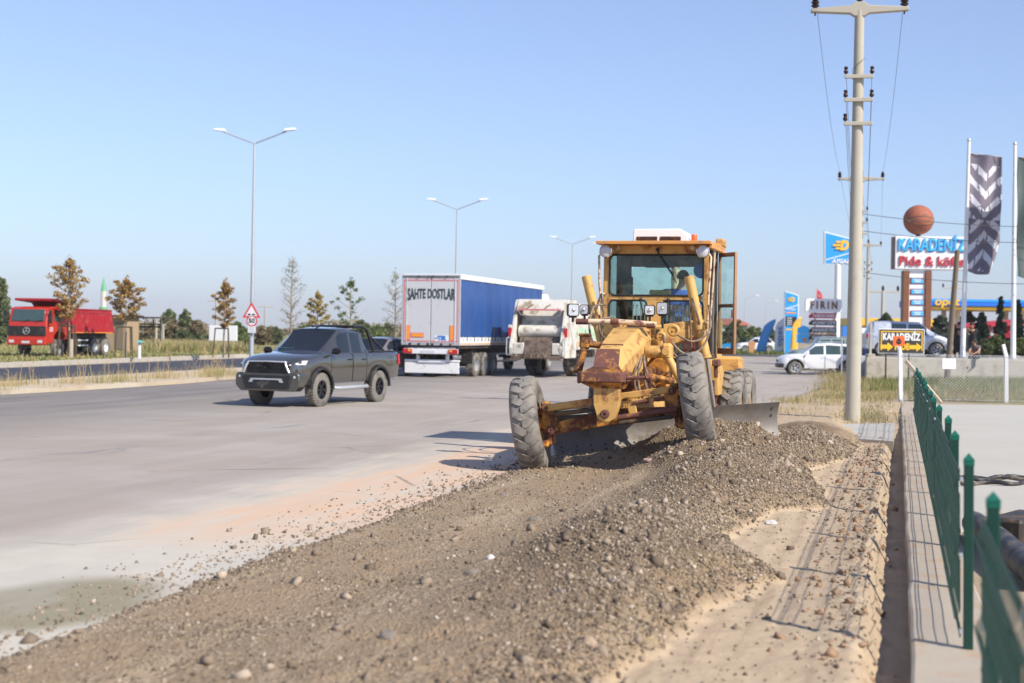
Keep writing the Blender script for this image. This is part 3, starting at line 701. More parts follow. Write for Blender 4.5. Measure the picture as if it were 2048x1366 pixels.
k = MB().at(AX); k.tube([(.1, -.17, -.075), (.95, -.16, -.06)], .042, 12); k.nx(); k.tube([(.35, -.19, .10), (.80, -.19, .115)], .028, 10); k.build('tie_rod', M['rust'], gr)
k = MB().at(AX); k.tube([(.12, -.19, -.145), (.86, -.17, -.16)], .03, 10); k.nx(); k.tube([(-.78, -.14, .10), (-.30, -.16, .085)], .035, 10); k.tube([(-.30, -.16, .085), (-.1, -.16, .08)], .02, 8); k.build('steering_cylinder', M['darksteel'], gr)
k = MB().at(AX); k.box((.62, -.2, .13), (.07, .06, .12), .01); k.nx(); k.box((.33, -.17, .03), (.12, .05, .24), .01); k.nx(); k.box((.17, -.17, .12), (.07, .09, .12), .01); k.build('axle_bracket', M['yellow'], gr)
# --- nose: bracket plate, bumper block, nose box
k = MB(); k.prism([(-.17, .98), (-.17, 1.26), (.19, 1.26), (.19, .98), (.13, .79), (.06, .74), (-.04, .74), (-.11, .79)], .30, .47, PZY); k.build('nose_bracket', M['yellow'], gr, 30, bevel=.01)
k = MB(); k.lathe([(.062, 0), (.062, .03), (.045, .035), (.045, .055), (.02, .055), (.02, .03)], 16, Tr(.0, -.47, .85) @ Rt('X', 90)); k.build('axle_pivot', M['rust'], gr)
k = MB(); k.hexa([(-.17, -.46, 1.19), (.19, -.46, 1.19), (.19, .0, 1.19), (-.17, .0, 1.19)], [(-.36, -.55, 1.285), (.24, -.55, 1.285), (.24, .0, 1.285), (-.36, .0, 1.285)]); k.build('bumper_underside', M['yellowrust'], gr, 30)
k = MB(); k.prism([(-.40, -.50), (-.33, -.58), (.22, -.58), (.27, -.52), (.27, .05), (-.40, .05)], 1.287, 1.425); k.build('bumper', M['rust'], gr, 30, bevel=.015)
k = MB(); k.tube([(.27, -.40, 1.35), (.55, -.40, 1.36)], .027, 10); k.lathe([(.05, 0), (.055, .02), (.055, .07), (.03, .08)], 8, Tr(.55, -.40, 1.36) @ PX); k.nx(); k.tube([(-.40, -.3, 1.30), (-.43, -.3, 1.30)], .045, 10); k.build('tow_pin', M['rust'], gr)
k = MB(); k.hexa([(-.33, -.52, 1.427), (.22, -.52, 1.427), (.24, .02, 1.427), (-.33, .02, 1.427)], [(-.19, -.42, 1.50), (.17, -.42, 1.50), (.20, .0, 1.52), (-.22, .0, 1.52)]); k.build('nose_base', M['yellowrust'], gr, 30)
k = MB(); k.hexa([(-.185, -.45, 1.485), (.165, -.45, 1.485), (.165, -.41, 1.485), (-.185, -.41, 1.485)], [(-.17, -.30, 1.745), (.155, -.30, 1.745), (.155, -.26, 1.745), (-.17, -.26, 1.745)]); k.build('nose_plate', M['rust'], gr, 30)
# --- gooseneck beam: chamfered section swept backwards and upwards
sec = [(-.40, 1.50, 1.44, .20), (-.10, 1.74, 1.30, .24), (.25, 1.84, 1.30, .27), (1.15, 2.04, 1.52, .30), (1.55, 2.06, 1.62, .30), (3.55, 2.06, 1.62, .28)]
vs_, fs_ = [], []
for v, zt, zb, hw in sec:
    ch = min(.16, (zt - zb) * .45)
    vs_ += [(-hw, v, zb), (-hw, v, zt - ch), (-hw + .07, v, zt), (hw - .14, v, zt), (hw, v, zt - ch), (hw, v, zb)]
for i in range(len(sec) - 1):
    for q in range(6): q2 = (q + 1) % 6; fs_.append((i * 6 + q, i * 6 + q2, (i + 1) * 6 + q2, (i + 1) * 6 + q))
fs_ += [tuple(range(6)), tuple(range(len(vs_) - 1, len(vs_) - 7, -1))]
k = MB(); k.add(vs_, fs_); k.build('gooseneck_beam', M['yellow'], gr, 25, bevel=.012)
k = MB()
for (v, w) in ((.10, .40), (.62, .42)): k.nx(); k.box((-.03, v, 1.80 + (v - .1) * .205), (w * .8, .03, .02), .004, ('X', R(12)))
k.build('weld_strip', M['rust'], gr)
# vented side panel with stencilled strokes
k = MB(); k.box((.34, 1.75, 1.90), (.09, .42, .40), .02); k.box((.36, 1.50, 1.98), (.16, .06, .16), .01); k.build('side_panel', M['yellow2'], gr)
k = MB()
for i in range(7):
    for j in range(2):
        if (i + j) % 5 == 3: continue
        k.box((.30 + .018 * i, 1.466 - .0, 2.0 - j * .085), (.010, .006, .062 - .01 * ((i * 3 + j) % 3)), 0)
k.box((.36, 1.466, 1.96), (.13, .003, .006)); k.build('stencil_marks', M['darksteel'], gr, 0)
k = MB(); k.box((.36, 1.50, 1.93), (.20, .06, .30), .01); k.build('marking_plate', M['yellow2'], gr)
# --- light bar with work lamps
k = MB(); k.tube([(-.72, 1.15, 2.13), (-.2, 1.15, 2.135), (.15, 1.15, 2.12), (.42, 1.15, 2.10)], .042, 12); k.build('light_bar', M['cream'], gr)
k = MB(); k.tube([(-.79, 1.15, 2.13), (-.6, 1.15, 2.13)], .046, 12); k.nx(); k.tube([(-.26, 1.15, 2.135), (-.14, 1.15, 2.135)], .047, 12); k.nx(); k.tube([(.28, 1.15, 2.09), (.40, 1.15, 2.09)], .05, 10); k.build('bar_clamp', M['rust'], gr)
def work_lamp(u, v, z, w, h, yaw, bright, stem):
    T = Tr(u, v, z) @ Rt('Z', yaw)
    k = MB(); k.prism(rrect(w, h, .03), -.07, .03, T @ PZY); k.tube([T @ Vector((0, 0, -h / 2)), T @ Vector((0, .02, -h / 2 - stem))], .018, 8); k.box(T @ Vector((0, .01, -h / 2 - .01)), (w * .7, .03, .02), .003)
    o = k.build('work_lamp', M['black'], gr)
    k = MB(); k.prism(rrect(w * .86, h * .86, .025), .025, .036, T @ PZY); k.build('lens', M['reflector'] if bright else M['lens'], o)
    k = MB(); k.ball(T @ Vector((0, -.036, 0)), .028, 10); k.build('bulb', M['chrome'], o)
work_lamp(-.83, 1.10, 2.30, .17, .19, 25, True, .08); work_lamp(-.66, 1.12, 2.31, .14, .15, -8, False, .08)
work_lamp(.32, 1.15, 2.31, .15, .15, 5, False, .12); work_lamp(.51, 1.15, 2.34, .17, .19, -4, True, .20)
# --- blade lift cylinders with collars and rods
def cyl(name, p0, p1, r, m, cap=True):
    p0, p1 = Vector(p0), Vector(p1); k = MB(); d = (p1 - p0)
    k.tube([p0, p0 + d * .012, p0 + d * .012, p1 - d * .03, p1 - d * .03, p1], [r * .9, r * .9, r, r, r * 1.12, r * 1.12], 20); return k.build(name, m, gr, 40)
for i, (p0, p1, p2) in enumerate((((-.90, 2.3, 2.86), (-.60, 2.3, 1.70), (-.50, 2.35, .95)), ((.735, 2.25, 2.86), (1.03, 2.2, 1.60), (1.12, 2.4, .85)))):
    o = cyl('lift_cylinder', p0, p1, .075, M['yellow2'])
    k = MB(); k.tube([p1, p2], .042, 12); k.build('piston_rod', M['chrome'], o)
    q = Vector(p0).lerp(Vector(p1), .60); dq = (Vector(p1) - Vector(p0)).normalized()
    k = MB(); k.tube([q - dq * .07, q + dq * .07], .098, 16); k.lathe([(.04, -.13), (.055, -.13), (.055, .13), (.04, .13)], 12, Tr(q) @ PX); k.build('trunnion_collar', M['yellow'], o)
    k = MB(); s1 = -1 if i == 0 else 1
    pts = [q + Vector((s1 * .02, -.09, .02)), q + Vector((s1 * -.06, -.16, .30)), q + Vector((-s1 * .10, -.15, .42)), q + Vector((-s1 * .13, -.1, .10)), q + Vector((-s1 * .10, -.1, -.35)), q + Vector((-s1 * .30, -.05, -.52))]
    k.tube([p0 + 0 * p0 if False else Vector(p) for p in pts], .017, 8); k.build('hose', M['hose'], o)
# lift arms / saddle
k = MB(); k.hexa([(-.72, 2.25, 1.98), (-.28, 2.05, 1.70), (-.28, 2.55, 1.70), (-.72, 2.45, 1.98)], [(-.72, 2.25, 2.20), (-.28, 2.05, 2.12), (-.28, 2.55, 2.12), (-.72, 2.45, 2.20)])
k.nx(); k.hexa([(.92, 2.20, 1.96), (.28, 2.05, 1.70), (.28, 2.55, 1.70), (.92, 2.40, 1.96)], [(.92, 2.20, 2.20), (.28, 2.05, 2.10), (.28, 2.55, 2.10), (.92, 2.40, 2.20)])
k.build('lift_saddle', M['yellow'], gr, 30, bevel=.02)
k = MB()
for (u, v, z, r) in ((.60, 1.70, 2.02, .095), (.80, 1.95, 1.57, .07), (.46, 1.4, 1.93, .07)):
    k.nx(); k.lathe([(r, 0), (r, .06), (r * .8, .075), (r * .6, .075), (r * .55, .06), (r * .2, .06), (r * .18, .085), (.001, .085)], 20, Tr(u, v, z) @ Rt('X', 90), caps=False)
k.build('pin_boss', M['yellow2'], gr)
# articulated link arms with ball ends (both sides of the neck)
k = MB(); k.lathe([(.08, 0), (.09, .03), (.09, .25), (.07, .28)], 14, Tr(.30, .95, 1.70) @ PX); k.box((.62, .95, 1.71), (.16, .22, .24), .04); k.lathe([(.055, 0), (.055, .05)], 10, Tr(.62, .84, 1.71) @ Rt('X', 90))
k.build('valve_block', M['yellow2'], gr)
k = MB(); k.tube([(.63, .92, 1.64), (.70, .9, 1.52), (.80, .88, 1.34), (.84, .86, 1.27)], [.06, .058, .055, .06], 14); k.tube([(.84, .86, 1.27), (.95, .84, 1.29)], .05, 12); k.build('link_arm', M['yellow2'], gr)
k = MB(); k.ball((.99, .84, 1.295), .062, 14); k.build('ball_end', M['yellow2'], gr)
k = MB(); k.box((-.52, .55, 1.83), (.15, .14, .22), .035); k.box((-.52, .55, 1.93), (.17, .16, .05), .02); k.tube([(-.53, .54, 1.74), (-.56, .5, 1.56), (-.60, .46, 1.40)], [.055, .05, .062], 12); k.tube([(-.45, .55, 1.80), (-.25, .6, 1.78)], .05, 10); k.build('side_link', M['yellowrust'], gr)
k = MB(); k.ball((-.70, .44, 1.42), .05, 12); k.tube([(-.70, .44, 1.42), (-.6, .46, 1.40)], .028, 8); k.build('side_link_ball', M['darksteel'], gr)
# hoses
hs = [[(.27, .6, 1.60), (.30, .1, 1.42), (.34, -.05, 1.20), (.42, .0, 1.02), (.50, .1, 1.05)], [(.29, .7, 1.62), (.34, .15, 1.40), (.40, 0, 1.14), (.48, .05, 1.0), (.55, .2, 1.08)], [(.31, .8, 1.62), (.40, .3, 1.40), (.47, .1, 1.2), (.55, .1, 1.05), (.62, .3, 1.02)],
      [(.30, .8, 1.66), (.42, .3, 1.46), (.55, .1, 1.25), (.66, .1, 1.1)], [(.62, 1.65, 1.98), (.85, 1.7, 1.86), (1.02, 1.9, 1.92), (1.10, 2.1, 2.10), (1.06, 2.15, 2.42)], [(.60, 1.5, 1.84), (.78, 1.5, 1.68), (.98, 1.7, 1.72), (1.08, 2.0, 1.95), (1.09, 2.1, 2.25)],
      [(-.40, 1.4, 1.75), (-.52, 1.2, 1.80), (-.62, 1.3, 2.05), (-.62, 1.6, 2.36), (-.50, 1.9, 2.40)], [(-.38, 1.5, 1.85), (-.48, 1.5, 1.95), (-.55, 1.7, 2.15), (-.45, 2.1, 2.2), (-.35, 2.3, 2.1)],
      [(.50, 1.35, 1.95), (.55, 1.2, 1.82), (.70, 1.3, 1.64), (.82, 1.6, 1.52)], [(-.20, -.12, 1.22), (-.24, -.2, 1.0), (-.30, -.16, .93), (-.55, -.14, .90), (-.8, -.12, .86)]]
def smooth_pts(P, n=5):
    P = [Vector(p) for p in P]; out = []
    for i in range(len(P) - 1):
        p0, p1, p2, p3 = P[max(i - 1, 0)], P[i], P[i + 1], P[min(i + 2, len(P) - 1)]
        for j in range(n):
            t = j / n; out.append(.5 * ((2 * p1) + (p2 - p0) * t + (2 * p0 - 5 * p1 + 4 * p2 - p3) * t * t + (3 * p1 - p0 - 3 * p2 + p3) * t ** 3))
    return out + [P[-1]]
for h in hs:
    k = MB(); k.tube(smooth_pts(h), .0165, 8); k.build('hose', M['hose'], gr, 60)
# --- drawbar, circle and blade
k = MB()
for sg in (-1, 1): k.hexa([(sg * .05, .1, .80), (sg * .17, .1, .80), (sg * .62, 2.4, .80), (sg * .48, 2.4, .80)], [(sg * .05, .1, .98), (sg * .17, .1, .98), (sg * .62, 2.4, .98), (sg * .48, 2.4, .98)])
k.box((0, 2.3, .89), (1.3, .25, .17), .02); k.box((.55, .9, 1.02), (.9, .5, .05), .01); k.build('drawbar', M['yellow'], gr, 30)
k = MB(); k.lathe([(.62, .70), (.78, .70), (.78, .80), (.62, .80), (.62, .70)], 40, Tr(.1, 3.1, 0), caps=False); k.build('blade_circle', M['darksteel'], gr)
k = MB(); k.box((0, 3.0, 1.20), (.5, 3.2, .5), .03); k.box((.2, 2.4, 1.35), (.5, .4, .5), .03); k.box((-.25, 2.5, 1.3), (.35, .5, .35), .03); k.tube([(.1, 1.2, 1.35), (.55, 1.9, 1.25)], .06, 12); k.tube([(.15, 1.0, 1.25), (.4, 1.35, 1.32)], .035, 10); k.build('swivel_gear_housing', M['yellowrust'], gr)
bl0 = GI @ Vector((.72, 22.55, 0)); bl1 = GI @ Vector((4.52, 23.75, 0)); bd = bl1 - bl0; bl = bd.length; ba = math.atan2(bd.y, bd.x)
BT = Tr(*bl0) @ Matrix.Rotation(ba, 4, 'Z') @ Rt('Y', -3.2)
def blade_prof(z0, z1, n, off, th):
    a = []; c = []
    for i in range(n + 1):
        z = z0 + (z1 - z0) * i / n; q = (z - .32) / .36; y = off - .16 * q * q + .10
        a.append((y, z)); c.append((y + th, z))
    return a + c[::-1]
def blade_strip(name, x0, x1, z0, z1, off, th, m, parent):
    pf = blade_prof(z0, z1, 8, off, th); k = MB().at(BT); k.prism(pf, x0, x1, Matrix(((0, 0, 1, 0), (1, 0, 0, 0), (0, 1, 0, 0), (0, 0, 0, 1)))); return k.build(name, m, parent, 30)
mb_ = blade_strip('moldboard', .0, bl, .10, .64, 0, .035, M['steel'], gr)
n_e = 4
for i in range(n_e): blade_strip('cutting_edge', .012 + bl * i / n_e, bl * (i + 1) / n_e - .006, -.05, .17, -.016, .014, M['steel'], mb_)
k = MB().at(BT)
for i in range(16):
    x = .12 + (bl - .24) * i / 15
    for z in (.06, .13): k.lathe([(.017, 0), (.017, .012), (.001, .014)], 8, Tr(x, .10 - .016 - .16 * ((z - .32) / .36) ** 2 + .002, z) @ Rt('X', 90), caps=False)
for z in (.42, .55): k.lathe([(.02, 0), (.02, .012), (.001, .014)], 8, Tr(bl - .12, .10 - .16 * ((z - .32) / .36) ** 2 - .001, z) @ Rt('X', 90), caps=False)
eb_ = k.build('edge_bolts', M['darksteel'], mb_); eb_['kind'] = 'stuff'
k = MB().at(BT); k.box((bl * .42, .25, .66), (.9, .22, .16), .02); k.box((bl * .42, .30, .40), (.12, .3, .5), .02); k.box((bl * .6, .30, .45), (.12, .3, .5), .02); k.build('blade_carrier', M['yellowrust'], mb_)
# --- rear: frame, tandems, wheels, engine hood
k = MB(); k.box((0, 6.0, 1.05), (.8, 5.2, .5), .03); k.box((0, 8.2, 1.2), (1.9, .5, .7), .05); k.build('rear_frame', M['yellow'], gr)
k = MB(); k.prism([(-.52, 1.3), (.52, 1.3), (.52, 2.22), (.42, 2.36), (-.42, 2.36), (-.52, 2.22)], -8.5, -4.95, PZY); k.build('engine_hood', M['yellow'], gr, 30, bevel=.02)
k = MB(); k.tube([(-.05, 6.0, 2.3), (-.05, 6.0, 3.25)], .075, 14); k.build('exhaust_stack', M['cream'], gr)
for sg in (-1, 1):
    k = MB(); k.prism([(4.8, .55), (6.95, .55), (7.0, .85), (6.6, 1.0), (5.2, 1.0), (4.75, .85)], sg * .70, sg * .92, Matrix(((0, 0, 1, 0), (1, 0, 0, 0), (0, 1, 0, 0), (0, 0, 0, 1)))); k.build('tandem_case', M['yellow'], gr, 30, bevel=.02)
    for v in (5.1, 6.68): wheel_at(Tr(sg * 1.13, v, .675) @ Rt('X', 17 * v), .685, .37, sg, -1)
k = MB(); k.prism([(4.05, .95), (4.75, .95), (4.82, 1.30), (4.62, 1.45), (4.05, 1.45)], .80, 1.0, Matrix(((0, 0, 1, 0), (1, 0, 0, 0), (0, 1, 0, 0), (0, 0, 0, 1)))); k.build('fuel_tank_step', M['yellow2'], gr, 30, bevel=.02)
k = MB(); k.box((.93, 4.0, .78), (.1, .5, .05), .01); k.box((.93, 3.9, 1.0), (.06, .04, .42), .01); k.box((.93, 4.15, 1.0), (.06, .04, .42), .01); k.build('access_step', M['rust'], gr)
# --- cab shell
CF_, CB_ = 3.58, 4.80; UW = .87
k = MB(); k.box((0, (CF_ + CB_) / 2, 1.60), (2 * UW, CB_ - CF_, .08), .01); k.build('cab_floor', M['darksteel'], gr)
k = MB(); FY = CF_ - .03
k.box((0, FY, 3.345), (2 * UW, .06, .155), .008)                                   # header
k.box((-.815, FY, 2.40), (.11, .058, 1.73), .012); k.box((.825, FY, 2.40), (.09, .058, 1.73), .012)
k.box((0, FY, 2.555), (1.54, .056, .075), .008)                                     # rail under the screen
k.box((-.005, FY, 2.05), (.27, .054, .93), .008); k.box((-.45, FY, 1.83), (.63, .052, .46), .008); k.box((.45, FY, 1.60), (.66, .052, .06), .008)
k.build('cab_front', M['yellow'], gr)
k = MB()
def gasket(mb, u0, u1, z0, z1, r, y, th=.016):
    loop_tube(mb, [(x + (u0 + u1) / 2, y, z + (z0 + z1) / 2) for x, z in rrect(u1 - u0, z1 - z0, r)], th)
GY = FY - .03
gasket(k, -.765, .785, 2.595, 3.265, .09, GY); k.nx(); gasket(k, -.765, -.14, 2.075, 2.512, .07, GY); k.nx(); gasket(k, .135, .785, 1.64, 2.512, .08, GY)
k.build('window_gasket', M['black'], gr, 60)
for (u0, u1, z0, z1, r) in ((-.76, .78, 2.60, 3.26, .085), (-.76, -.145, 2.08, 2.507, .065), (.14, .78, 1.645, 2.507, .075)):
    k = MB(); k.prism([(x + (u0 + u1) / 2, z + (z0 + z1) / 2) for x, z in rrect(u1 - u0, z1 - z0, r)], -.003 - FY, .003 - FY, PZY); k.build('window_pane', M['glass'], gr, 0)
# rear wall with its window, side pillars
k = MB(); RY = CB_ - .03
k.box((-.75, RY, 2.5), (.24, .06, 1.8), .01); k.box((.81, RY, 2.5), (.10, .058, 1.8), .01); k.box((.065, RY, 3.265), (1.385, .056, .28), .01); k.box((.065, RY, 1.95), (1.385, .056, .66), .01)
for sg in (-1, 1):
    k.box((sg * .845, 4.18, 3.36), (.05, 1.18, .12), .008); k.box((sg * .845, 4.70, 2.45), (.05, .12, 1.7), .008)
k.box((-.845, 4.15, 1.9), (.05, 1.1, .52), .008)
k.build('cab_rear', M['darkcab'] if 'darkcab' in M else M['darksteel'], gr)
k = MB(); k.prism([(.065 + x, 2.70 + z) for x, z in rrect(1.38, .84, .08)], -RY - .003, -RY + .003, PZY); k.build('window_pane', M['glass'], gr, 0)
k = MB(); k.box((-.85, 4.15, 2.75), (.006, 1.05, 1.1)); k.build('window_pane', M['glass'], gr, 0)
# roof with visor lip, air conditioner, beacon
k = MB(); k.prism([(-.94, 3.18), (.94, 3.18), (.97, 3.5), (.97, 4.95), (-.94, 4.95)], 3.425, 3.465); k.box((0, 3.20, 3.45), (1.88, .035, .05), .006); k.box((.93, 4.1, 3.40), (.08, 1.6, .11), .02); k.build('cab_roof', M['roofpaint'] if 'roofpaint' in M else M['yellow2'], gr, 30)
k = MB(); k.box((.92, 4.75, 3.53), (.14, .4, .14), .02); k.build('air_filter_housing', M['yellow'], gr)
k = MB(); k.prism([(-.40, 3.468), (.52, 3.468), (.52, 3.56), (.38, 3.70), (-.38, 3.70), (-.40, 3.68)], -4.75, -3.62, PZY); ac = k.build('air_conditioner', M['whiteclean'], gr, 30, bevel=.015)
for u in (-.17, .22):
    k = MB(); k.prism([(u + x, 3.535 + z) for x, z in rrect(.35, .075, .015)], -3.628, -3.612, PZY); vv = k.build('vent', M['rust'], ac)
    k = MB(); [k.box((u, 3.609, 3.51 + .016 * i), (.33, .006, .004)) for i in range(4)]; k.build('vent_slats', M['darksteel'], ac, 0)
k = MB(); k.lathe([(.055, 0), (.055, .03), (.05, .035), (.05, .13), (.042, .145), (.001, .147)], 18, Tr(.60, 3.72, 3.465)); k.build('beacon', M['orange'], gr)
# round lamps on the header, marker lamps
for sg in (-1, 1):
    T = Tr(sg * .80 + .005, 3.30, 3.31) @ Rt('X', 90)
    k = MB(); k.lathe([(.05, -.10), (.09, -.06), (.105, 0), (.108, .015), (.095, .022)], 24, T, caps=False); k.tube([(sg * .80, 3.38, 3.33), (sg * .80, 3.42, 3.44)], .015, 6); o = k.build('headlamp', M['chrome'], gr)
    k = MB(); k.lathe([(.098, .012), (.06, .03), (.001, .034)], 24, T, caps=False); k.build('lens', M['lens'], o)
    k = MB(); k.lathe([(.04, -.05), (.045, .02), (.03, .032), (.001, .034)], 14, Tr(sg * .62 - .01, 3.50, 3.38) @ Rt('X', 90), caps=False); k.build('marker_lamp', M['cream'], gr)
# wiper, side rods, wires
k = MB(); k.tube([(.03, FY - .05, 3.35), (.06, FY - .06, 3.26), (.30, FY - .055, 2.92)], .014, 6); k.nx(); k.tube([(.12, FY - .052, 3.18), (.36, FY - .052, 2.80)], .007, 6); k.ball((.03, FY - .05, 3.35), .03, 8); k.build('wiper', M['black'], gr)
k = MB()
for u in (-.23, .22):
    k.nx(); k.ball((u, GY - .03, 2.53), .03, 8); k.tube([(u, GY - .035, 2.53), (u + .03, GY - .03, 2.30), (u + .02, GY - .03, 2.2)], .009, 6); k.tube([(u - .03, GY - .03, 2.52), (u + .07, GY - .03, 2.28)], .006, 6)
k.build('lower_wiper', M['black'], gr)
k = MB(); k.tube([(-.89, 3.45, 3.28), (-.93, 3.42, 3.24), (-.92, 3.44, 2.8), (-.86, 3.5, 2.06)], .02, 8); k.tube([(-.89, 3.46, 2.62), (-.8, 3.5, 2.62)], .012, 6); k.build('grab_rail', M['cream'], gr, 60)
k = MB(); k.tube([(.88, 3.44, 3.28), (.92, 3.42, 3.22), (.89, 3.44, 2.7), (.86, 3.5, 1.75)], .02, 8); k.nx(); k.tube([(.97, 3.5, 3.30), (.95, 3.5, 2.8), (.90, 3.52, 2.0)], .016, 8); k.build('grab_rail', M['cream'], gr, 60)
k = MB(); k.lathe([(.14, 0), (.14, .012), (.001, .016)], 20, Tr(.74, 3.70, 3.02) @ Rt('X', 78), caps=False); k.build('round_mirror', M['mirrorblue'] if 'mirrorblue' in M else M['lens'], gr)
k = MB(); k.prism([(x + .02, z + 3.12) for x, z in rrect(.54, .11, .05)], -3.82, -3.80, PZY); k.build('inside_mirror', M['black'], gr)
# open cab door on the right
DT = Tr(.90, 4.74, 0) @ Rt('Z', -52) @ Matrix.Diagonal((.60, 1, 1, 1))
k = MB().at(DT); k.box((.03, 0, 2.5), (.06, .05, 1.72), .008); k.box((.86, 0, 2.5), (.07, .05, 1.72), .008); k.box((.445, 0, 3.325), (.77, .048, .07), .008); k.box((.445, 0, 1.69), (.77, .048, .10), .008); k.box((.445, 0, 2.46), (.77, .046, .06), .008)
door = k.build('cab_door', M['doorbrown'] if 'doorbrown' in M else M['yellowrust'], gr)
for z0, z1 in ((1.74, 2.43), (2.49, 3.29)):
    k = MB().at(DT); k.box((.445, 0, (z0 + z1) / 2), (.77, .006, z1 - z0)); k.build('window_pane', M['glass'], door, 0)
k = MB().at(DT); k.tube([(.80, -.04, 2.46), (.98, -.06, 2.45)], .014, 6); k.box((.84, -.03, 2.32), (.05, .05, .14), .01); k.build('door_latch', M['rust'], door)
k = MB(); k.box((.905, 3.59, 2.5), (.035, .05, 1.76), .006); k.build('door_seal', M['black'], gr)
k = MB(); k.box((.945, 3.60, 2.5), (.03, .05, 1.74), .004); k.build('door_post', M['steel'], gr)
k = MB(); k.box((.99, 3.8, 1.50), (.12, .22, .12), .02); k.box((.985, 3.8, 1.36), (.06, .12, .2), .01); k.build('door_step_hinge', M['rust'], gr)
# --- interior: seat, console, levers, wheel
k = MB(); k.box((.22, 4.45, 2.02), (.5, .42, .12), .04); k.build('seat', M['black'], gr); 
k = MB(); k.box((.22, 4.66, 2.34), (.46, .10, .54), .04); k.build('seat_back', M['black'], gr)
k = MB(); k.box((.1, 3.95, 1.85), (.28, .2, .5), .03); k.box((.02, 3.92, 2.62), (.36, .1, .16), .02); k.build('console', M['console'] if 'console' in M else M['yellow2'], gr)
k = MB()
for i in range(12):
    u = -.42 + .065 * i + (.24 if i > 4 else 0); k.nx(); k.tube([(u, 3.85, 1.95), (u * 1.02 + .015, 3.78, 2.42)], .008, 6); k.ball((u * 1.02 + .015, 3.78, 2.43), .017, 6)
k.build('control_lever', M['palewood'], gr)
k = MB(); loop_tube(k, [tuple(Tr(.15, 4.15, 2.42) @ Rt('X', 30) @ Vector((.2 * math.cos(a), .2 * math.sin(a), 0))) for a in [2 * math.pi * i / 20 for i in range(20)]], .014); k.tube([(.15, 4.1, 1.9), (.15, 4.15, 2.42)], .02, 8); k.build('steering_wheel', M['black'], gr)
k = MB(); k.box((.55, 3.72, 1.86), (.22, .03, .36), .02); k.build('red_panel', M['redpanel'] if 'redpanel' in M else M['redlamp'], gr)
k = MB(); k.box((-.72, 4.6, 2.65), (.24, .12, 1.0), .03); k.box((-.60, 4.55, 2.6), (.08, .06, .7), .02); k.build('hung_coat', M['blackcloth'], gr)
# driver: sits in the cab, turned and leaning to the right of the picture
Jd = dict(pelvis=(0, 0, .14), waist=(.02, -.03, .32), chest=(.06, -.08, .52), neckb=(.09, -.11, .64), neck=(.10, -.12, .71), jaw=(.13, -.15, .77), head=(.14, -.15, .86), crown=(.15, -.14, .94),
          shl=(-.15, -.06, .60), shr=(.27, -.13, .59), ell=(-.27, -.22, .38), elr=(.40, -.30, .36), wrl=(-.12, -.42, .34), wrr=(.36, -.52, .36), hal=(-.05, -.48, .36), har=(.32, -.60, .40),
          hipl=(-.10, -.06, .12), hipr=(.10, -.06, .12), knl=(-.13, -.46, .14), knr=(.14, -.46, .15), anl=(-.13, -.52, -.30), anr=(.14, -.52, -.30), tol=(-.13, -.70, -.36), tor=(.14, -.70, -.36))
Jd['_f'] = (.55, -.75, -.2)
_f = Jd.pop('_f')
drv_loc = (GI.inverted() @ Vector((.16, 4.42, 2.06)))
def person_f(label, J, mats, loc, rz, f, group=None):
    J2 = dict(J); return person(label, J2, mats, loc, rz, group=group)
person_f('driver in a blue shirt sitting in the yellow cab, looking down', Jd, (M['blueshirt'], M['denim'], 1), drv_loc, YAW + R(18), _f)

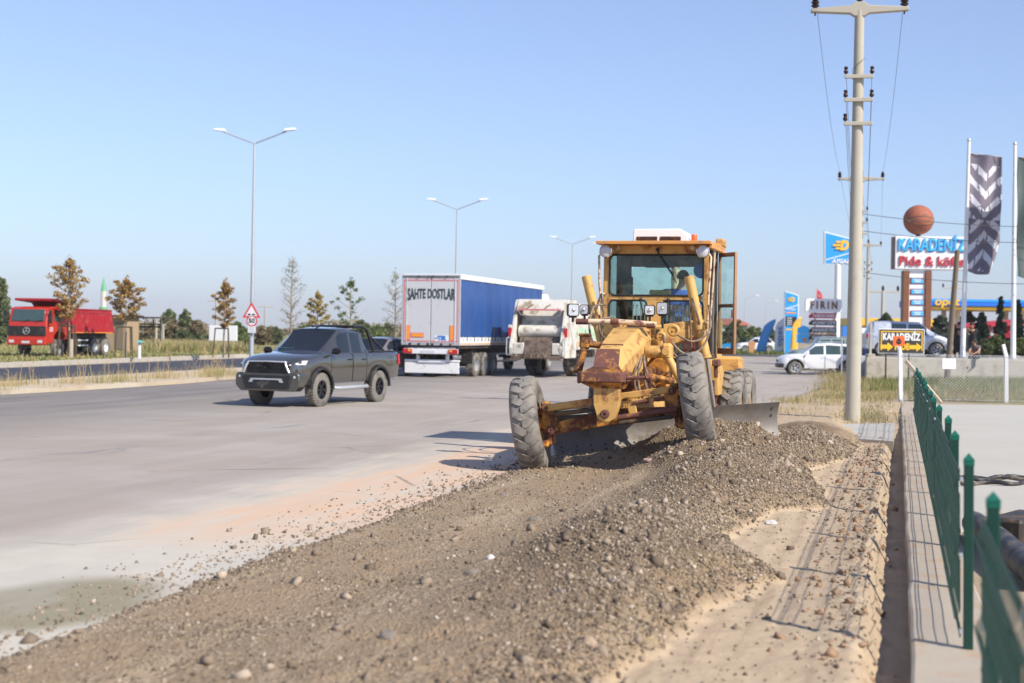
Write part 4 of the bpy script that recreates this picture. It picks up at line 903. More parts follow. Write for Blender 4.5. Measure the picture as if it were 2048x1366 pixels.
# ================================================================ VEHICLES  (local frame: x forward, y left, z up)
PY = Matrix.Rotation(R(-90), 4, 'X')     # lathe axis z -> +y
PXZ = PZY                                 # prism in xz, extruded along -y
PYZ = Matrix(((0, 0, 1, 0), (1, 0, 0, 0), (0, 1, 0, 0), (0, 0, 0, 1)))   # prism (a,b)->(y,z), extruded along +x
def sub(name, parent):
    e = bpy.data.objects.new(name, None); col.objects.link(e); e.parent = parent; e.empty_display_size = .1; return e
def road_wheel(root, x, y, Rd, w, rim, side, tm, rm, spokes=6, truck=False, dual=False):
    e = sub('wheel', root); h = w / 2; T = Tr(x, y, Rd) @ PY
    k = MB(); k.lathe([(rim, -h * .85), (rim + .02, -h), (Rd - .05, -h * 1.02), (Rd - .012, -h * .86), (Rd - .004, -h * .3), (Rd, -h * .28), (Rd, h * .28), (Rd - .004, h * .3), (Rd - .012, h * .86), (Rd - .05, h * 1.02), (rim + .02, h), (rim, h * .85)], 40, T, caps=False)
    n = 36
    for q in range(n):
        a = 2 * math.pi * q / n
        for sg in (-1, 1): k.box(tuple(T @ Vector(((Rd - .004) * math.cos(a + sg * .04), (Rd - .004) * math.sin(a + sg * .04), sg * h * .62))), (.05 * Rd / .4, h * .5, .022), 0, Matrix.Rotation(-(a + sg * .04) + R(90), 4, 'Y'))
    if dual: k.lathe([(rim, -h * 3.1), (Rd - .05, -h * 3.2), (Rd - .01, -h * 3.0), (Rd - .01, -h * 1.5), (Rd - .05, -h * 1.3), (rim, -h * 1.3)] if side > 0 else [(rim, h * 3.1), (Rd - .05, h * 3.2), (Rd - .01, h * 3.0), (Rd - .01, h * 1.5), (Rd - .05, h * 1.3), (rim, h * 1.3)], 32, T, caps=False)
    k.build('tyre', tm, e, 40)
    k = MB(); s = side
    if truck:
        k.lathe([(rim + .012, s * h * .85), (rim - .015, s * h * .8), (rim - .03, -s * h * .1), (rim * .62, -s * h * .25), (rim * .58, s * h * .1), (rim * .42, s * h * .12), (rim * .36, s * h * .45), (.001, s * h * .45)], 30, T, caps=False)
        for q in range(10):
            a = 2 * math.pi * q / 10; k.lathe([(.022, 0), (.022, s * .06), (.001, s * .06)], 6, T @ Tr(rim * .5 * math.cos(a), rim * .5 * math.sin(a), s * h * .1), caps=False)
    else:
        k.lathe([(rim + .008, s * h * .9), (rim - .018, s * h * .84), (rim - .03, s * h * .2), (rim - .03, -s * h * .8)], 32, T, caps=False)
        k.lathe([(rim - .03, s * h * .12), (.001, s * h * .10)], 24, T, caps=False)
        k.lathe([(rim * .26, s * h * .1), (rim * .24, s * h * .74), (.001, s * h * .76)], 14, T, caps=False)
        for q in range(spokes):
            a = 2 * math.pi * q / spokes
            for da in (-.13, .13):
                c, d = math.cos(a + da), math.sin(a + da); c2, d2 = math.cos(a + da * .5), math.sin(a + da * .5)
                k.tube([tuple(T @ Vector((rim * .2 * c2, rim * .2 * d2, s * h * .66))), tuple(T @ Vector(((rim - .02) * c, (rim - .02) * d, s * h * .74)))], .020 * rim / .22, 6)
    k.build('rim', rm, e, 40)
    if not truck:
        k = MB(); k.lathe([(rim - .032, s * h * .135), (.001, s * h * .125)], 24, T, caps=False); k.build('brake_well', M['black'], e)
    return e
def lerp_tab(tab, x):
    return float(np.interp(x, [a for a, _ in tab], [b for _, b in tab]))
def car(root, sp, m_body, m_glass):
    """lofted body: sp holds tables against x (increasing) for half width w, belt zb, deck crown, roof zr and its half width wr; gh = (cowl, roof_front, roof_rear, tail)"""
    cowl, rf, rb_, tail = sp['gh']; axles = sp['axles']; ra = sp['arch']; zs = sp['sill']; zc = sp['tyre']
    xs = set(sp['stations']) | {cowl, rf, rb_, tail}
    for (a, b) in sp['windows']: xs |= {a, b}
    for ax in axles:
        for q in range(0, 181, 15): xs.add(round(ax + ra * math.cos(R(q)), 4))
        xs |= {round(ax + ra + .012, 4), round(ax - ra - .012, 4)}
    xs = sorted(x for x in xs if sp['w'][0][0] <= x <= sp['w'][-1][0])
    def ghf(x):
        return 1.0 if rb_ <= x <= rf else ((cowl - x) / (cowl - rf) if rf < x < cowl else ((x - tail) / (rb_ - tail) if tail < x < rb_ else 0.0))
    def section(x):
        w = lerp_tab(sp['w'], x); zb = lerp_tab(sp['zb'], x); cr = lerp_tab(sp['crown'], x); zr = lerp_tab(sp['zr'], x); wr = lerp_tab(sp['wr'], x); g = ghf(x)
        zl = zs + lerp_tab(sp.get('lift', [(-9, 0), (9, 0)]), x)
        for ax in axles:
            if abs(x - ax) < ra: zl = max(zl, zc + math.sqrt(ra * ra - (x - ax) ** 2))
        zl = min(zl, zb - .14)
        D = [(w - .03, zl), (w - .005, max(zl + .02, zl * .5 + zb * .5 - .06)), (w, max(zl + .05, zb - .2)), (w - .02, zb - .055), (w - .055, zb), (w - .10, zb + .015), (w * .82, zb + .02 + cr * .35), (w * .66, zb + .02 + cr * .7), (w * .35, zb + .02 + cr * .95), (0, zb + .02 + cr)]
        Rf = D[:5] + [(w - .085, zb + .02), (wr + .045, zr - .13), (wr - .02, zr - .045), (wr * .55, zr - .008), (0, zr)]
        return [(a[0] * (1 - g) + b[0] * g, a[1] * (1 - g) + b[1] * g) for a, b in zip(D, Rf)], g
    S = [section(x) for x in xs]; NR = 10
    cells = {}
    def kind(i, j, sg):
        x0, x1 = xs[i], xs[i + 1]; xm = (x0 + x1) / 2
        if j == 5:
            for q, (a, b) in enumerate(sp['windows']):
                if a - 1e-6 <= x0 and x1 <= b + 1e-6: return ('window', q, sg)
        if j in (7, 8):
            if rf - 1e-6 <= x0 and x1 <= cowl + 1e-6: return ('windshield', 0, 0)
            if tail - 1e-6 <= x0 and x1 <= rb_ + 1e-6 and sp.get('rearglass', True): return ('rear_window', 0, 0)
        if j <= 3:
            for q, (a, b) in enumerate(sp['doors']):
                if a - 1e-6 <= x0 and x1 <= b + 1e-6: return ('door', q, sg)
        return ('body', 0, 0)
    for i in range(len(xs) - 1):
        for j in range(NR - 1):
            for sg in (-1, 1):
                c = cells.setdefault(kind(i, j, sg), MB())
                q = [(xs[i], *S[i][0][j]), (xs[i + 1], *S[i + 1][0][j]), (xs[i + 1], *S[i + 1][0][j + 1]), (xs[i], *S[i][0][j + 1])]
                q = [(a, sg * b, z) for a, b, z in q]
                c.add(q, [(0, 1, 2, 3) if sg < 0 else (3, 2, 1, 0)])
    b = cells[('body', 0, 0)]
    for e in (0, -1):
        P = [(xs[e], y, z) for y, z in S[e][0]]; P2 = [(x, -y, z) for x, y, z in P[::-1][1:]]; L = P + P2; b.add(L, [tuple(range(len(L)))])
    out = {}
    for (nm, q, sg), mb in cells.items():
        m = m_glass if nm in ('window', 'windshield', 'rear_window') else m_body
        o = mb.build('body' if nm == 'body' else nm, m, root, 38, normals=False)
        bm = bmesh.new(); bm.from_mesh(o.data); bmesh.ops.remove_doubles(bm, verts=bm.verts, dist=.0004)
        bm.to_mesh(o.data); bm.free(); o.data.shade_smooth(); o.data.set_sharp_from_angle(angle=R(48)); out[nm, q, sg] = o
    # underbody, wheel wells
    k = MB(); k.box(((xs[0] + xs[-1]) / 2, 0, zs + .16), (xs[-1] - xs[0] - .35, 2 * lerp_tab(sp['w'], 0) - .34, .30), .04); k.box(((cowl + tail) / 2, 0, zs + .4), (cowl - tail, 2 * lerp_tab(sp['w'], 0) - .3, .4), .04); k.build('underbody', M['black'], root)
    # door gaps
    for sg in (-1, 1):
        for (a, b_) in sp['doors']:
            for x in (a, b_):
                s_, _ = section(x); k = MB(); k.tube([(x, sg * (y + .002), z) for y, z in s_[:5]], .006, 4); k.build('door_gap', M['black'], out.get(('door', sp['doors'].index((a, b_)), sg), root), 0)
    def at_(x, j): s_, _ = section(x); return s_[j]
    return out, at_

# ---------------------------------------------------------------- olive-grey pickup
M['hilux'] = pm('bronze_grey_paint', (.165, .158, .142), .17, .8, var=.02, coat=1.0)
p1, p2 = G(634, 813), G(744, 804); fwd = (p1 - p2); fwd.z = 0; fwd.normalize(); lf = Vector((-fwd.y, fwd.x, 0))
hl = thing('pickup_truck', 'dark grey double-cab pickup with black sports bar crossing the road', 'pickup truck', tuple(p1 - lf * .82 - fwd * 1.60), math.atan2(fwd.y, fwd.x))
spH = dict(gh=(1.22, .38, -.80, -1.02), axles=(1.60, -1.485), arch=.53, sill=.56, tyre=.42, stations=[-2.72, -2.6, -1.9, -.6, -.2, .2, .7, 1.0, 1.4, 1.8, 2.1, 2.3, 2.45, 2.55, 2.62],
           w=[(-2.72, .90), (-2.6, .925), (-1.5, .945), (0, .925), (1.0, .93), (1.7, .95), (2.2, .925), (2.45, .86), (2.55, .80), (2.62, .72)], zb=[(-2.72, 1.34), (-1.03, 1.34), (-1.0, 1.36), (.5, 1.33), (1.22, 1.32), (2.0, 1.25), (2.35, 1.20), (2.62, 1.10)],
           crown=[(-2.72, .0), (-1.03, .0), (1.22, .07), (2.2, .06), (2.62, .03)], zr=[(-1.1, 1.97), (-.8, 1.985), (0, 2.02), (.38, 1.98), (1.3, 1.9)], wr=[(-1.1, .66), (-.5, .70), (.38, .66), (1.3, .66)],
           windows=[(-.62, -.12), (-.02, .55)], doors=[(-.80, -.07), (-.05, 1.08)], lift=[(-2.72, .14), (-2.2, .05), (2.2, .0), (2.5, .06), (2.62, .08)])
hp, hat = car(hl, spH, M['hilux'], M['carglass'])
for x in (1.60, -1.485):
    for sg in (-1, 1): road_wheel(hl, x, sg * .83, .425, .28, .235, sg, M['tyrehl'], M['blackgloss'], 6)
for x in (1.60, -1.485):
    for sg in (-1, 1):
        k = MB()
        pts = [(x + .545 * math.cos(R(q)), sg * (.945 + .018), .425 + .545 * math.sin(R(q))) for q in range(4, 181, 11)]
        k.tube(pts, .045, 6); k.build('wheel_arch_flare', M['black'], hl, 60)
k = MB(); k.prism([(-.56, .80), (.56, .80), (.64, 1.02), (.60, 1.15), (-.60, 1.15), (-.64, 1.02)], 2.56, 2.655, PYZ); grl = k.build('grille', M['blackgloss'], hl, 30)
k = MB()
for z in (.99, 1.03, 1.07): k.box((2.665, 0, z), (.02, 1.0, .016), .003)
k.build('grille_bars', M['black'], grl)
k = MB(); k.tube([(2.62, -.60, 1.12), (2.675, -.52, 1.135), (2.69, 0, 1.14), (2.675, .52, 1.135), (2.62, .60, 1.12)], .022, 8)
k.tube([(2.675, .53, 1.13), (2.70, .58, 1.02), (2.69, .66, .86)], .030, 8); k.tube([(2.675, -.53, 1.13), (2.70, -.58, 1.02), (2.69, -.66, .86)], .030, 8); k.build('chrome_trim', M['reflector'], grl, 60)
k = MB(); loop_tube(k, [(2.695, .13 * math.cos(2 * math.pi * i / 16), 1.045 + .085 * math.sin(2 * math.pi * i / 16)) for i in range(16)], .013); loop_tube(k, [(2.695, .045 * math.cos(2 * math.pi * i / 12), 1.045 + .08 * math.sin(2 * math.pi * i / 12)) for i in range(12)], .010); loop_tube(k, [(2.695, .10 * math.cos(2 * math.pi * i / 12), 1.075 + .035 * math.sin(2 * math.pi * i / 12)) for i in range(12)], .010); k.build('emblem', M['blackgloss'], grl, 60)
k = MB(); k.prism([(-.78, .40), (.78, .40), (.93, .54), (.93, .78), (.88, .86), (-.88, .86), (-.93, .78), (-.93, .54)], 2.30, 2.66, PYZ); bm_ = k.build('front_bumper', M['hilux'], hl, 30, bevel=.03)
k = MB(); k.prism([(-.62, .46), (.62, .46), (.72, .80), (-.72, .80)], 2.5, 2.70, PYZ); k.build('bumper_guard', M['black'], bm_, 30, bevel=.02)
k = MB(); k.prism([(-.50, .62), (-.44, .72), (.44, .72), (.50, .62), (.40, .62), (.36, .68), (-.36, .68), (-.40, .62)], 2.70, 2.715, PYZ); k.build('skid_trim', M['galv'], bm_, 30)
for sg in (-1, 1):
    k = MB(); k.hexa([(2.50, sg * .62, 1.04), (2.64, sg * .60, 1.04), (2.42, sg * .905, 1.06), (2.30, sg * .90, 1.06)], [(2.46, sg * .60, 1.14), (2.58, sg * .58, 1.14), (2.34, sg * .90, 1.17), (2.2, sg * .90, 1.17)]); h_ = k.build('headlight', M['lens'], hl, 30)
    k = MB(); k.tube([(2.645, sg * .62, 1.055), (2.44, sg * .90, 1.075)], .014, 6); k.build('light_strip', M['whiteclean'], h_)
    k = MB(); k.box((2.60, sg * .80, .76), (.10, .16, .07), .02); f_ = k.build('fog_lamp', M['black'], bm_)
    k = MB(); k.lathe([(.035, 0), (.03, .02), (.001, .022)], 12, Tr(2.65, sg * .79, .76) @ PX, caps=False); k.build('lens', M['lens'], f_)
    k = MB(); k.box((1.02, sg * 1.03, 1.40), (.14, .24, .16), .05); k.tube([(1.02, sg * .9, 1.36), (1.02, sg * 1.0, 1.37)], .03, 6); mr = k.build('wing_mirror', M['blackgloss'], hl)
    for x in (.02, -.72):
        k = MB(); k.box((x + .07, sg * .955, 1.18), (.17, .05, .035), .012); k.build('door_handle', M['black'], hp['door', 1 if x > 0 else 0, sg])
    k = MB(); k.tube([(1.0, sg * .86, .47), (.85, sg * .97, .45), (-.75, sg * .97, .45), (-.88, sg * .86, .47)], .05, 8); k.build('side_step', M['galv'], hl, 60)
    k = MB(); k.hexa([(-2.74, sg * .80, 1.02), (-2.74, sg * .925, 1.02), (-2.6, sg * .945, 1.02), (-2.6, sg * .80, 1.02)], [(-2.74, sg * .80, 1.30), (-2.74, sg * .91, 1.30), (-2.6, sg * .93, 1.30), (-2.6, sg * .80, 1.30)]); k.build('tail_light', M['redlamp'], hl, 30)
    k = MB(); k.tube([(-.55, sg * .62, 2.03), (-.95, sg * .66, 2.04), (-1.10, sg * .74, 1.95), (-1.32, sg * .82, 1.45), (-1.32, sg * .82, 1.36)], .040, 10); k.tube([(-1.12, sg * .76, 1.85), (-1.9, sg * .84, 1.40)], .030, 8); k.build('sports_bar', M['blackgloss'], hl, 60)
    k = MB(); k.box((-.75, sg * .70, 1.68), (.30, .02, .5), .01); k.box((-1.95, sg * .948, 1.10), (.02, .01, .01)); 
    k = MB(); k.box((-1.95, sg * .80, .72), (.03, .2, .34), .01); k.build('mud_flap', M['black'], hl)
k = MB(); k.tube([(-.95, -.66, 2.04), (-.95, .66, 2.04)], .038, 10); k.build('sports_bar_hoop', M['blackgloss'], hl)
k = MB(); k.box((-1.87, 0, 1.375), (1.62, 1.68, .03), .01); k.build('bed_cover', M['black'], hl)
k = MB(); k.box((-2.76, 0, .72), (.14, 1.5, .2), .03); k.build('rear_bumper', M['galv'], hl)
k = MB(); k.tube([(.45, .08, 1.99), (.28, .08, 2.02), (.16, .08, 2.20)], [.018, .012, .004], 6); k.build('aerial', M['black'], hl)
k = MB(); k.box((1.10, -.38, 1.445), (.012, .55, .06), .002, Rt('Y', 52)); k.build('windscreen_sticker', M['stickergreen'] if 'stickergreen' in M else M['lens'], hl)

# ---------------------------------------------------------------- passenger cars
def simple_car(name, label, cat, loc, rz, sp, m, gl, wheel_r=.34, trim=True, group=None, rimm='galv', cladding=True):
    r = thing(name, label, cat, loc, rz, group); parts, at_ = car(r, sp, m, gl)
    W = lerp_tab(sp['w'], 0); xF = sp['w'][-1][0]; xR = sp['w'][0][0]
    for x in sp['axles']:
        for sg in (-1, 1):
            road_wheel(r, x, sg * (W - .12), wheel_r, .22, wheel_r * .60, sg, M['tyre'], M[rimm], 5)
            if cladding:
                k = MB(); k.tube([(x + (sp['arch'] + .01) * math.cos(R(q)), sg * (W - .01), wheel_r + (sp['arch'] + .01) * math.sin(R(q))) for q in range(0, 181, 12)], .03, 6); k.build('wheel_arch_trim', M['black'], r, 60)
    zf = lerp_tab(sp['zb'], xF)
    k = MB(); k.prism([(-W + .12, sp['sill'] - .02), (W - .12, sp['sill'] - .02), (W - .08, sp['sill'] + .2), (-W + .08, sp['sill'] + .2)], xF - .35, xF + .035, PYZ); k.build('front_bumper', M['black'] if cladding else m, r, 30, bevel=.03)
    k = MB(); k.box((xF + .005, 0, zf - .10), (.04, W * 1.05, .12), .02); k.build('grille', M['black'], r)
    k = MB(); k.prism([(-W + .14, sp['sill'] + .0), (W - .14, sp['sill'] + .0), (W - .10, sp['sill'] + .2), (-W + .10, sp['sill'] + .2)], xR - .04, xR + .3, PYZ); k.build('rear_bumper', M['black'] if cladding else m, r, 30, bevel=.03)
    for sg in (-1, 1):
        k = MB(); k.hexa([(xF - .30, sg * (W - .05), zf - .16), (xF - .02, sg * (W - .24), zf - .18), (xF + .02, sg * (W - .42), zf - .18), (xF - .3, sg * (W - .4), zf - .16)], [(xF - .36, sg * (W - .06), zf - .02), (xF - .06, sg * (W - .26), zf - .03), (xF - .02, sg * (W - .42), zf - .03), (xF - .3, sg * (W - .4), zf - .02)]); k.build('headlight', M['lens'], r, 30)
        zt = lerp_tab(sp['zb'], xR)
        k = MB(); k.box((xR + .05, sg * (W - .15), zt - .12), (.12, .14, .28), .03); k.build('tail_light', M['redlamp'], r)
        k = MB(); k.box((sp['gh'][0] - .22, sg * (W + .08), lerp_tab(sp['zb'], .5) + .07), (.10, .18, .13), .04); k.build('wing_mirror', M['black'] if not trim else m, r)
        for q, (a, b) in enumerate(sp['doors']):
            k = MB(); k.box((a + .14, sg * (W + .008), lerp_tab(sp['zb'], a) - .16), (.16, .03, .03), .01); k.build('door_handle', M['black'] if not trim else m, parts.get(('door', q, sg), r))
        if sp.get('rails'):
            k = MB(); k.tube([(sp['gh'][1] - .3, sg * (sp['wr'][0][1] - .04), sp['rails'] - .03), (sp['gh'][1] - .35, sg * (sp['wr'][0][1] - .04), sp['rails']), (sp['gh'][2] + .3, sg * (sp['wr'][0][1] - .04), sp['rails']), (sp['gh'][2] + .25, sg * (sp['wr'][0][1] - .04), sp['rails'] - .03)], .018, 6); k.build('roof_rail', M['galv'], r)
    return r, parts
M['carwhite'] = pm('white_car_paint', (.80, .81, .82), .22, var=.02, coat=.6)
M['carsilver'] = pm('silver_car_paint', (.52, .56, .62), .28, .35, var=.03, coat=.6)
M['cargreen'] = pm('grey_green_car_paint', (.20, .25, .24), .35, var=.05, coat=.4)
M['cargrey'] = pm('mauve_grey_car_paint', (.22, .20, .21), .28, .3, var=.05, coat=.6)
M['carnavy'] = pm('navy_car_paint', (.02, .03, .10), .25, coat=.6)
def suv(dh=0):
    return dict(gh=(.98, .30, -1.35, -1.98), axles=(1.34, -1.33), arch=.43, sill=.36, tyre=.345, stations=[-2.15, -2.08, -1.7, -.9, -.4, 0, .5, .8, 1.2, 1.6, 1.85, 2.0, 2.1, 2.16],
        w=[(-2.15, .78), (-2.05, .84), (-1.3, .91), (0, .90), (1.3, .91), (1.8, .87), (2.05, .76), (2.16, .60)], zb=[(-2.15, 1.02 + dh), (-1.9, 1.06 + dh), (-1, 1.05 + dh), (.98, 1.02 + dh), (1.6, .98 + dh), (2.0, .88 + dh), (2.16, .78 + dh)],
        crown=[(-2.15, .0), (-1.98, .02), (.98, .06), (1.8, .05), (2.16, .02)], zr=[(-2.1, 1.52), (-1.35, 1.63), (-.4, 1.68), (.3, 1.62), (1, 1.55)], wr=[(-2.1, .60), (-1, .64), (.3, .62), (1, .6)],
        windows=[(-1.62, -1.08), (-.98, -.22), (-.12, .62)], doors=[(-1.02, -.18), (-.16, .88)], rails=1.72)
sv, svp = simple_car('parked_suv', 'white compact SUV parked on the road beyond the grader', 'car', tuple(A(1638, 740, 74.5).xy) + (0,), R(176), suv(), M['carwhite'], M['carglass2'])
spD = suv(); spD.update(gh=(.95, .55, -1.75, -1.95), zr=[(-2.1, 1.93), (-1.75, 1.96), (.5, 1.95), (1, 1.9)], wr=[(-2.1, .70), (.3, .70), (1, .68)], windows=[(-1.65, -1.0), (-.9, -.2), (-.1, .50)], rails=2.0,
           zb=[(-2.15, 1.2), (.98, 1.2), (2.0, 1.14), (2.16, 1.05)])
simple_car('parked_offroader', 'boxy grey-green off-roader parked behind the white SUV', 'car', tuple(A(1652, 730, 84).xy) + (0,), R(178), spD, M['cargreen'], M['carglass2'])
simple_car('parked_car', 'dark navy car mostly hidden behind the concrete pole', 'car', tuple(A(1722, 735, 78).xy) + (0,), R(170), suv(-.06), M['carnavy'], M['carglass'], cladding=False)
spV = suv(); spV.update(gh=(1.45, .55, -1.75, -2.05), zr=[(-2.2, 1.74), (-1, 1.80), (.5, 1.76), (1.5, 1.6)], wr=[(-2.1, .66), (.3, .66), (1, .62)], windows=[(-.9, -.15), (-.05, .85)], rails=None, zb=[(-2.15, 1.12), (1.45, 1.06), (1.9, .92), (2.16, .78)])
simple_car('parked_van', 'silver-white van parked on the forecourt behind the arrow sign', 'van', tuple(A(1812, 700, 73).xy) + (PZ + .002,), R(-4), spV, M['carsilver'], M['carglass2'], cladding=False)
spG = suv(); spG.update(rails=None)
simple_car('oncoming_car', 'grey car half hidden behind the pickup bed', 'car', tuple(A(757, 735, 61).xy) + (0,), R(-112), spG, M['cargrey'], M['carglass'], cladding=False)
simple_car('distant_car', 'small white and red car behind the blue feather flag', 'car', tuple(A(1512, 700, 158).xy) + (.18,), R(180), suv(), M['carwhite'], M['carglass'], cladding=False)

# ---------------------------------------------------------------- curtain-side articulated lorry
M['curtain'] = None
t = NT('blue_tarpaulin'); co = t.coord(); n1 = t.noise(co, .6, 5, .6); n2 = t.noise(co, 3, 6, .7)
c = t.mix(n1, (.012, .05, .20), (.032, .105, .32)); c = t.mix(t.maprange(n2, .6, .75, 0, .3), c, (.09, .17, .36))
xz = t.sep(co); wv = t.math('SINE', t.math('MULTIPLY', xz[0], 9.5)); t.bsdf(c, .42, 0, t.bump(t.math('ADD', wv, t.math('MULTIPLY', n2, .8)), .25, .02)); M['curtain'] = t.m
M['doorgrey'] = pm('pale_grey_door', (.58, .585, .59), .5, var=.04, scale=1.5, dirt=(.44, .42, .39), amt=.2, dscale=1.5)
M['pinktape'] = pm('red_reflective_tape', (.66, .19, .21), .45, var=.15, scale=12)
M['ink'] = pm('dark_lettering', (.03, .05, .05), .6)
M['bluetxt'] = pm('blue_lettering', (.03, .20, .62), .5)
LA = A(861, 700, 60); lfw = Vector((.277, .961, 0)).normalized()
lo = thing('articulated_lorry', 'blue curtain-side lorry with pale grey rear doors and dark lettering', 'lorry', (LA.x, LA.y, 0), math.atan2(lfw.y, lfw.x))
k = MB(); k.box((6.8, 0, 1.30), (13.5, 2.4, .16), .02); k.box((6.8, .55, 1.08), (13.3, .12, .32), .01); k.box((6.8, -.55, 1.08), (13.3, .12, .32), .01); k.build('chassis', M['darksteel'], lo)
k = MB(); k.box((6.85, 0, 4.33), (13.62, 2.56, .07), .02); k.build('roof', M['white'], lo)
for sg in (-1, 1):
    k = MB(); k.box((6.85, sg * 1.285, 4.24), (13.62, .05, .20), .02); k.build('top_rail', M['white'], lo)
    cu = MB(); nx, nz = 120, 10; vs_ = []; fs_ = []
    for i in range(nx + 1):
        for j in range(nz + 1):
            x = .16 + 13.3 * i / nx; z = 1.72 + (4.15 - 1.72) * j / nz
            vs_.append((x, sg * (1.262 + .022 * math.sin(x * 4.4 + .6 * math.sin(z * 2)) * (1 - .5 * j / nz)), z))
    for i in range(nx):
        for j in range(nz): a = i * (nz + 1) + j; fs_.append((a, a + nz + 1, a + nz + 2, a + 1))
    cu.add(vs_, fs_); cu.build('curtain', M['curtain'], lo, 60)
    k = MB(); k.box((6.85, sg * 1.262, 1.54), (13.5, .03, .34), .005); sp_ = k.build('side_panel', M['white'], lo)
    k = MB(); k.box((6.85, sg * 1.281, 1.43), (13.5, .006, .05)); k.build('yellow_stripe', M['yellow2'], sp_)
    for i in range(26):
        x = .5 + 13.0 * i / 25
        k = MB(); k.box((x, sg * 1.29, 1.66), (.045, .012, .22), .002); k.box((x, sg * 1.30, 1.60), (.07, .02, .07), .005); k.build('strap_buckle', M['darksteel'] if i % 2 else M['galv'], lo)
    for i in range(4):
        k = MB(); k.box((.3 + 4.2 * i, sg * 1.283, 1.54), (.04, .012, .36), .003); k.build('panel_post', M['galv'], sp_)
    k = MB(); k.tube([(4.9, sg * 1.15, .95), (9.3, sg * 1.15, .95)], .045, 6); k.tube([(4.9, sg * 1.15, .62), (9.3, sg * 1.15, .62)], .045, 6); k.build('side_guard', M['galv'], lo)
# rear portal and doors
for y0 in (-.628, .628):
    k = MB(); k.box((-.02, y0, 2.85), (.06, 1.225, 2.80), .01); k.build('rear_door', M['doorgrey'], lo)
k = MB(); frame_y = [(0, 1.272, 2.85, .07, 2.98), (0, -1.272, 2.85, .07, 2.98)]
for _, y, z, w, h in frame_y: k.box((-.01, y, z), (.09, w, h), .01)
k.box((-.01, 0, 4.30), (.09, 2.47, .075), .01); k.box((-.01, 0, 1.40), (.09, 2.47, .085), .01); k.build('rear_frame', M['galv'], lo)
k = MB(); k.box((-.07, 0, 4.245), (.03, 2.5, .03), .003); [k.box((-.08, y, 4.25), (.05, .10, .07), .01) for y in (-.7, -.1, .1, .55)]; [k.box((-.08, y, 1.40), (.05, .10, .09), .01) for y in (-.9, -.5, -.1, .1, .5, .9)]; k.build('lock_bar', M['darksteel'], lo)
for y in (-1.08, 1.08):
    k = MB(); k.tube([(-.066, y, 1.40), (-.066, y, 4.24)], .014, 6); k.build('lock_rod', M['doorgrey'], lo)
k = MB(); tw = .05
for z in (4.10, 1.53): k.box((-.055, .61, z), (.008, 1.15, tw)); k.box((-.055, -.61, z), (.008, 1.15, tw))
for y in (-1.19, 1.19): k.box((-.055, y, 2.815), (.008, tw, 2.62))
k.build('reflective_tape', M['pinktape'], lo, 0)
def mark(y, z, w, h):
    k = MB(); k.box((-.058, y, z), (.01, w, h)); o = k.build('marker_board', M['pinktape'], lo, 0)
    k = MB(); k.box((-.065, y, z), (.01, w - .07, h - .06)); k.build('amber_face', M['orangelamp'], o, 0)
mark(1.00, 1.88, .20, .62); mark(-.95, 1.88, .20, .64); mark(.585, 1.78, .58, .20)
TB = Tr(-.066, 0, 0) @ Rt('Z', -90) @ UPX     # text on the rear face, seen from behind
def arch(v):
    q = v.x / 1.05; f = 1.0 + .28 * (q * q - .35); return Vector((v.x, v.y * f - .05 * q * q + .02, v.z))
def serif_text(body, size, width, T, parent, m):
    """upright capitals with slab serifs at stroke ends, arched"""
    o = text_obj(body, size, m, 'lettering', parent, None, .003, .012, None, 'CENTER', width)
    zs = [v.co.y for v in o.data.vertices]; y0, y1 = min(zs), max(zs)
    k = MB(); me = o.data
    seen = []
    for v in me.vertices:
        if abs(v.co.y - y0) < .004 or abs(v.co.y - y1) < .004:
            if all(abs(v.co.x - a) > .03 or (v.co.y - b) ** 2 > .01 for a, b in seen): seen.append((v.co.x, v.co.y))
    for x, y in seen: k.box((x, y + (.012 if y < (y0 + y1) / 2 else -.012), 0), (.062, .020, .006))
    s_ = k.build('serif', m, o, 0)
    for ob in (o, s_):
        for v in ob.data.vertices: v.co = T @ arch(v.co)
    return o
serif_text('SAHTE DOSTLAR', .60, 2.12, TB @ Tr(.02, 3.50, 0), lo, M['ink'])
k = MB(); k.box((-.056, -.50, 1.66), (.008, .62, .24)); pl = k.build('carnet_plate', M['white'], lo, 0)
text_obj('TIR', .26, M['bluetxt'], 'plate_lettering', pl, TB @ Tr(.52, 1.66, .004), .002, .012)
k = MB(); k.box((-.062, -.27, 1.66), (.006, .12, .05)); k.build('plate_stripe', M['bluetxt'], pl, 0)
k = MB(); k.box((.05, 0, 1.10), (.16, 2.40, .22), .02); k.box((.2, 0, 1.25), (.3, 2.2, .08), .01); bb = k.build('light_beam', M['white'], lo)
for sg in (-1, 1):
    k = MB(); k.box((-.05, sg * 1.02, 1.10), (.06, .42, .20), .02); tl = k.build('tail_light', M['redlamp'], lo)
    k = MB(); k.box((-.086, sg * .92, 1.13), (.012, .12, .10), .004); k.build('indicator', M['orangelamp'], tl)
    k = MB(); k.box((.30, sg * .66, .85), (.12, .14, .40), .02); k.build('bumper_bracket', M['white'], lo)
k = MB(); k.box((-.04, .1, 1.07), (.02, .62, .15), .004); k.build('number_plate', M['lens'], lo)
k = MB(); k.box((.22, 0, .70), (.10, 2.46, .10), .02); k.box((.16, 0, .66), (.08, 1.2, .06), .01); k.box((.2, 0, .40), (.05, 2.44, .46), .015); k.build('rear_bumper', M['white'], lo)
for x in (2.6, 3.91, 5.22):
    for sg in (-1, 1):
        road_wheel(lo, x, sg * 1.06, .52, .36, .30, sg, M['tyre'], M['galv'], truck=True)
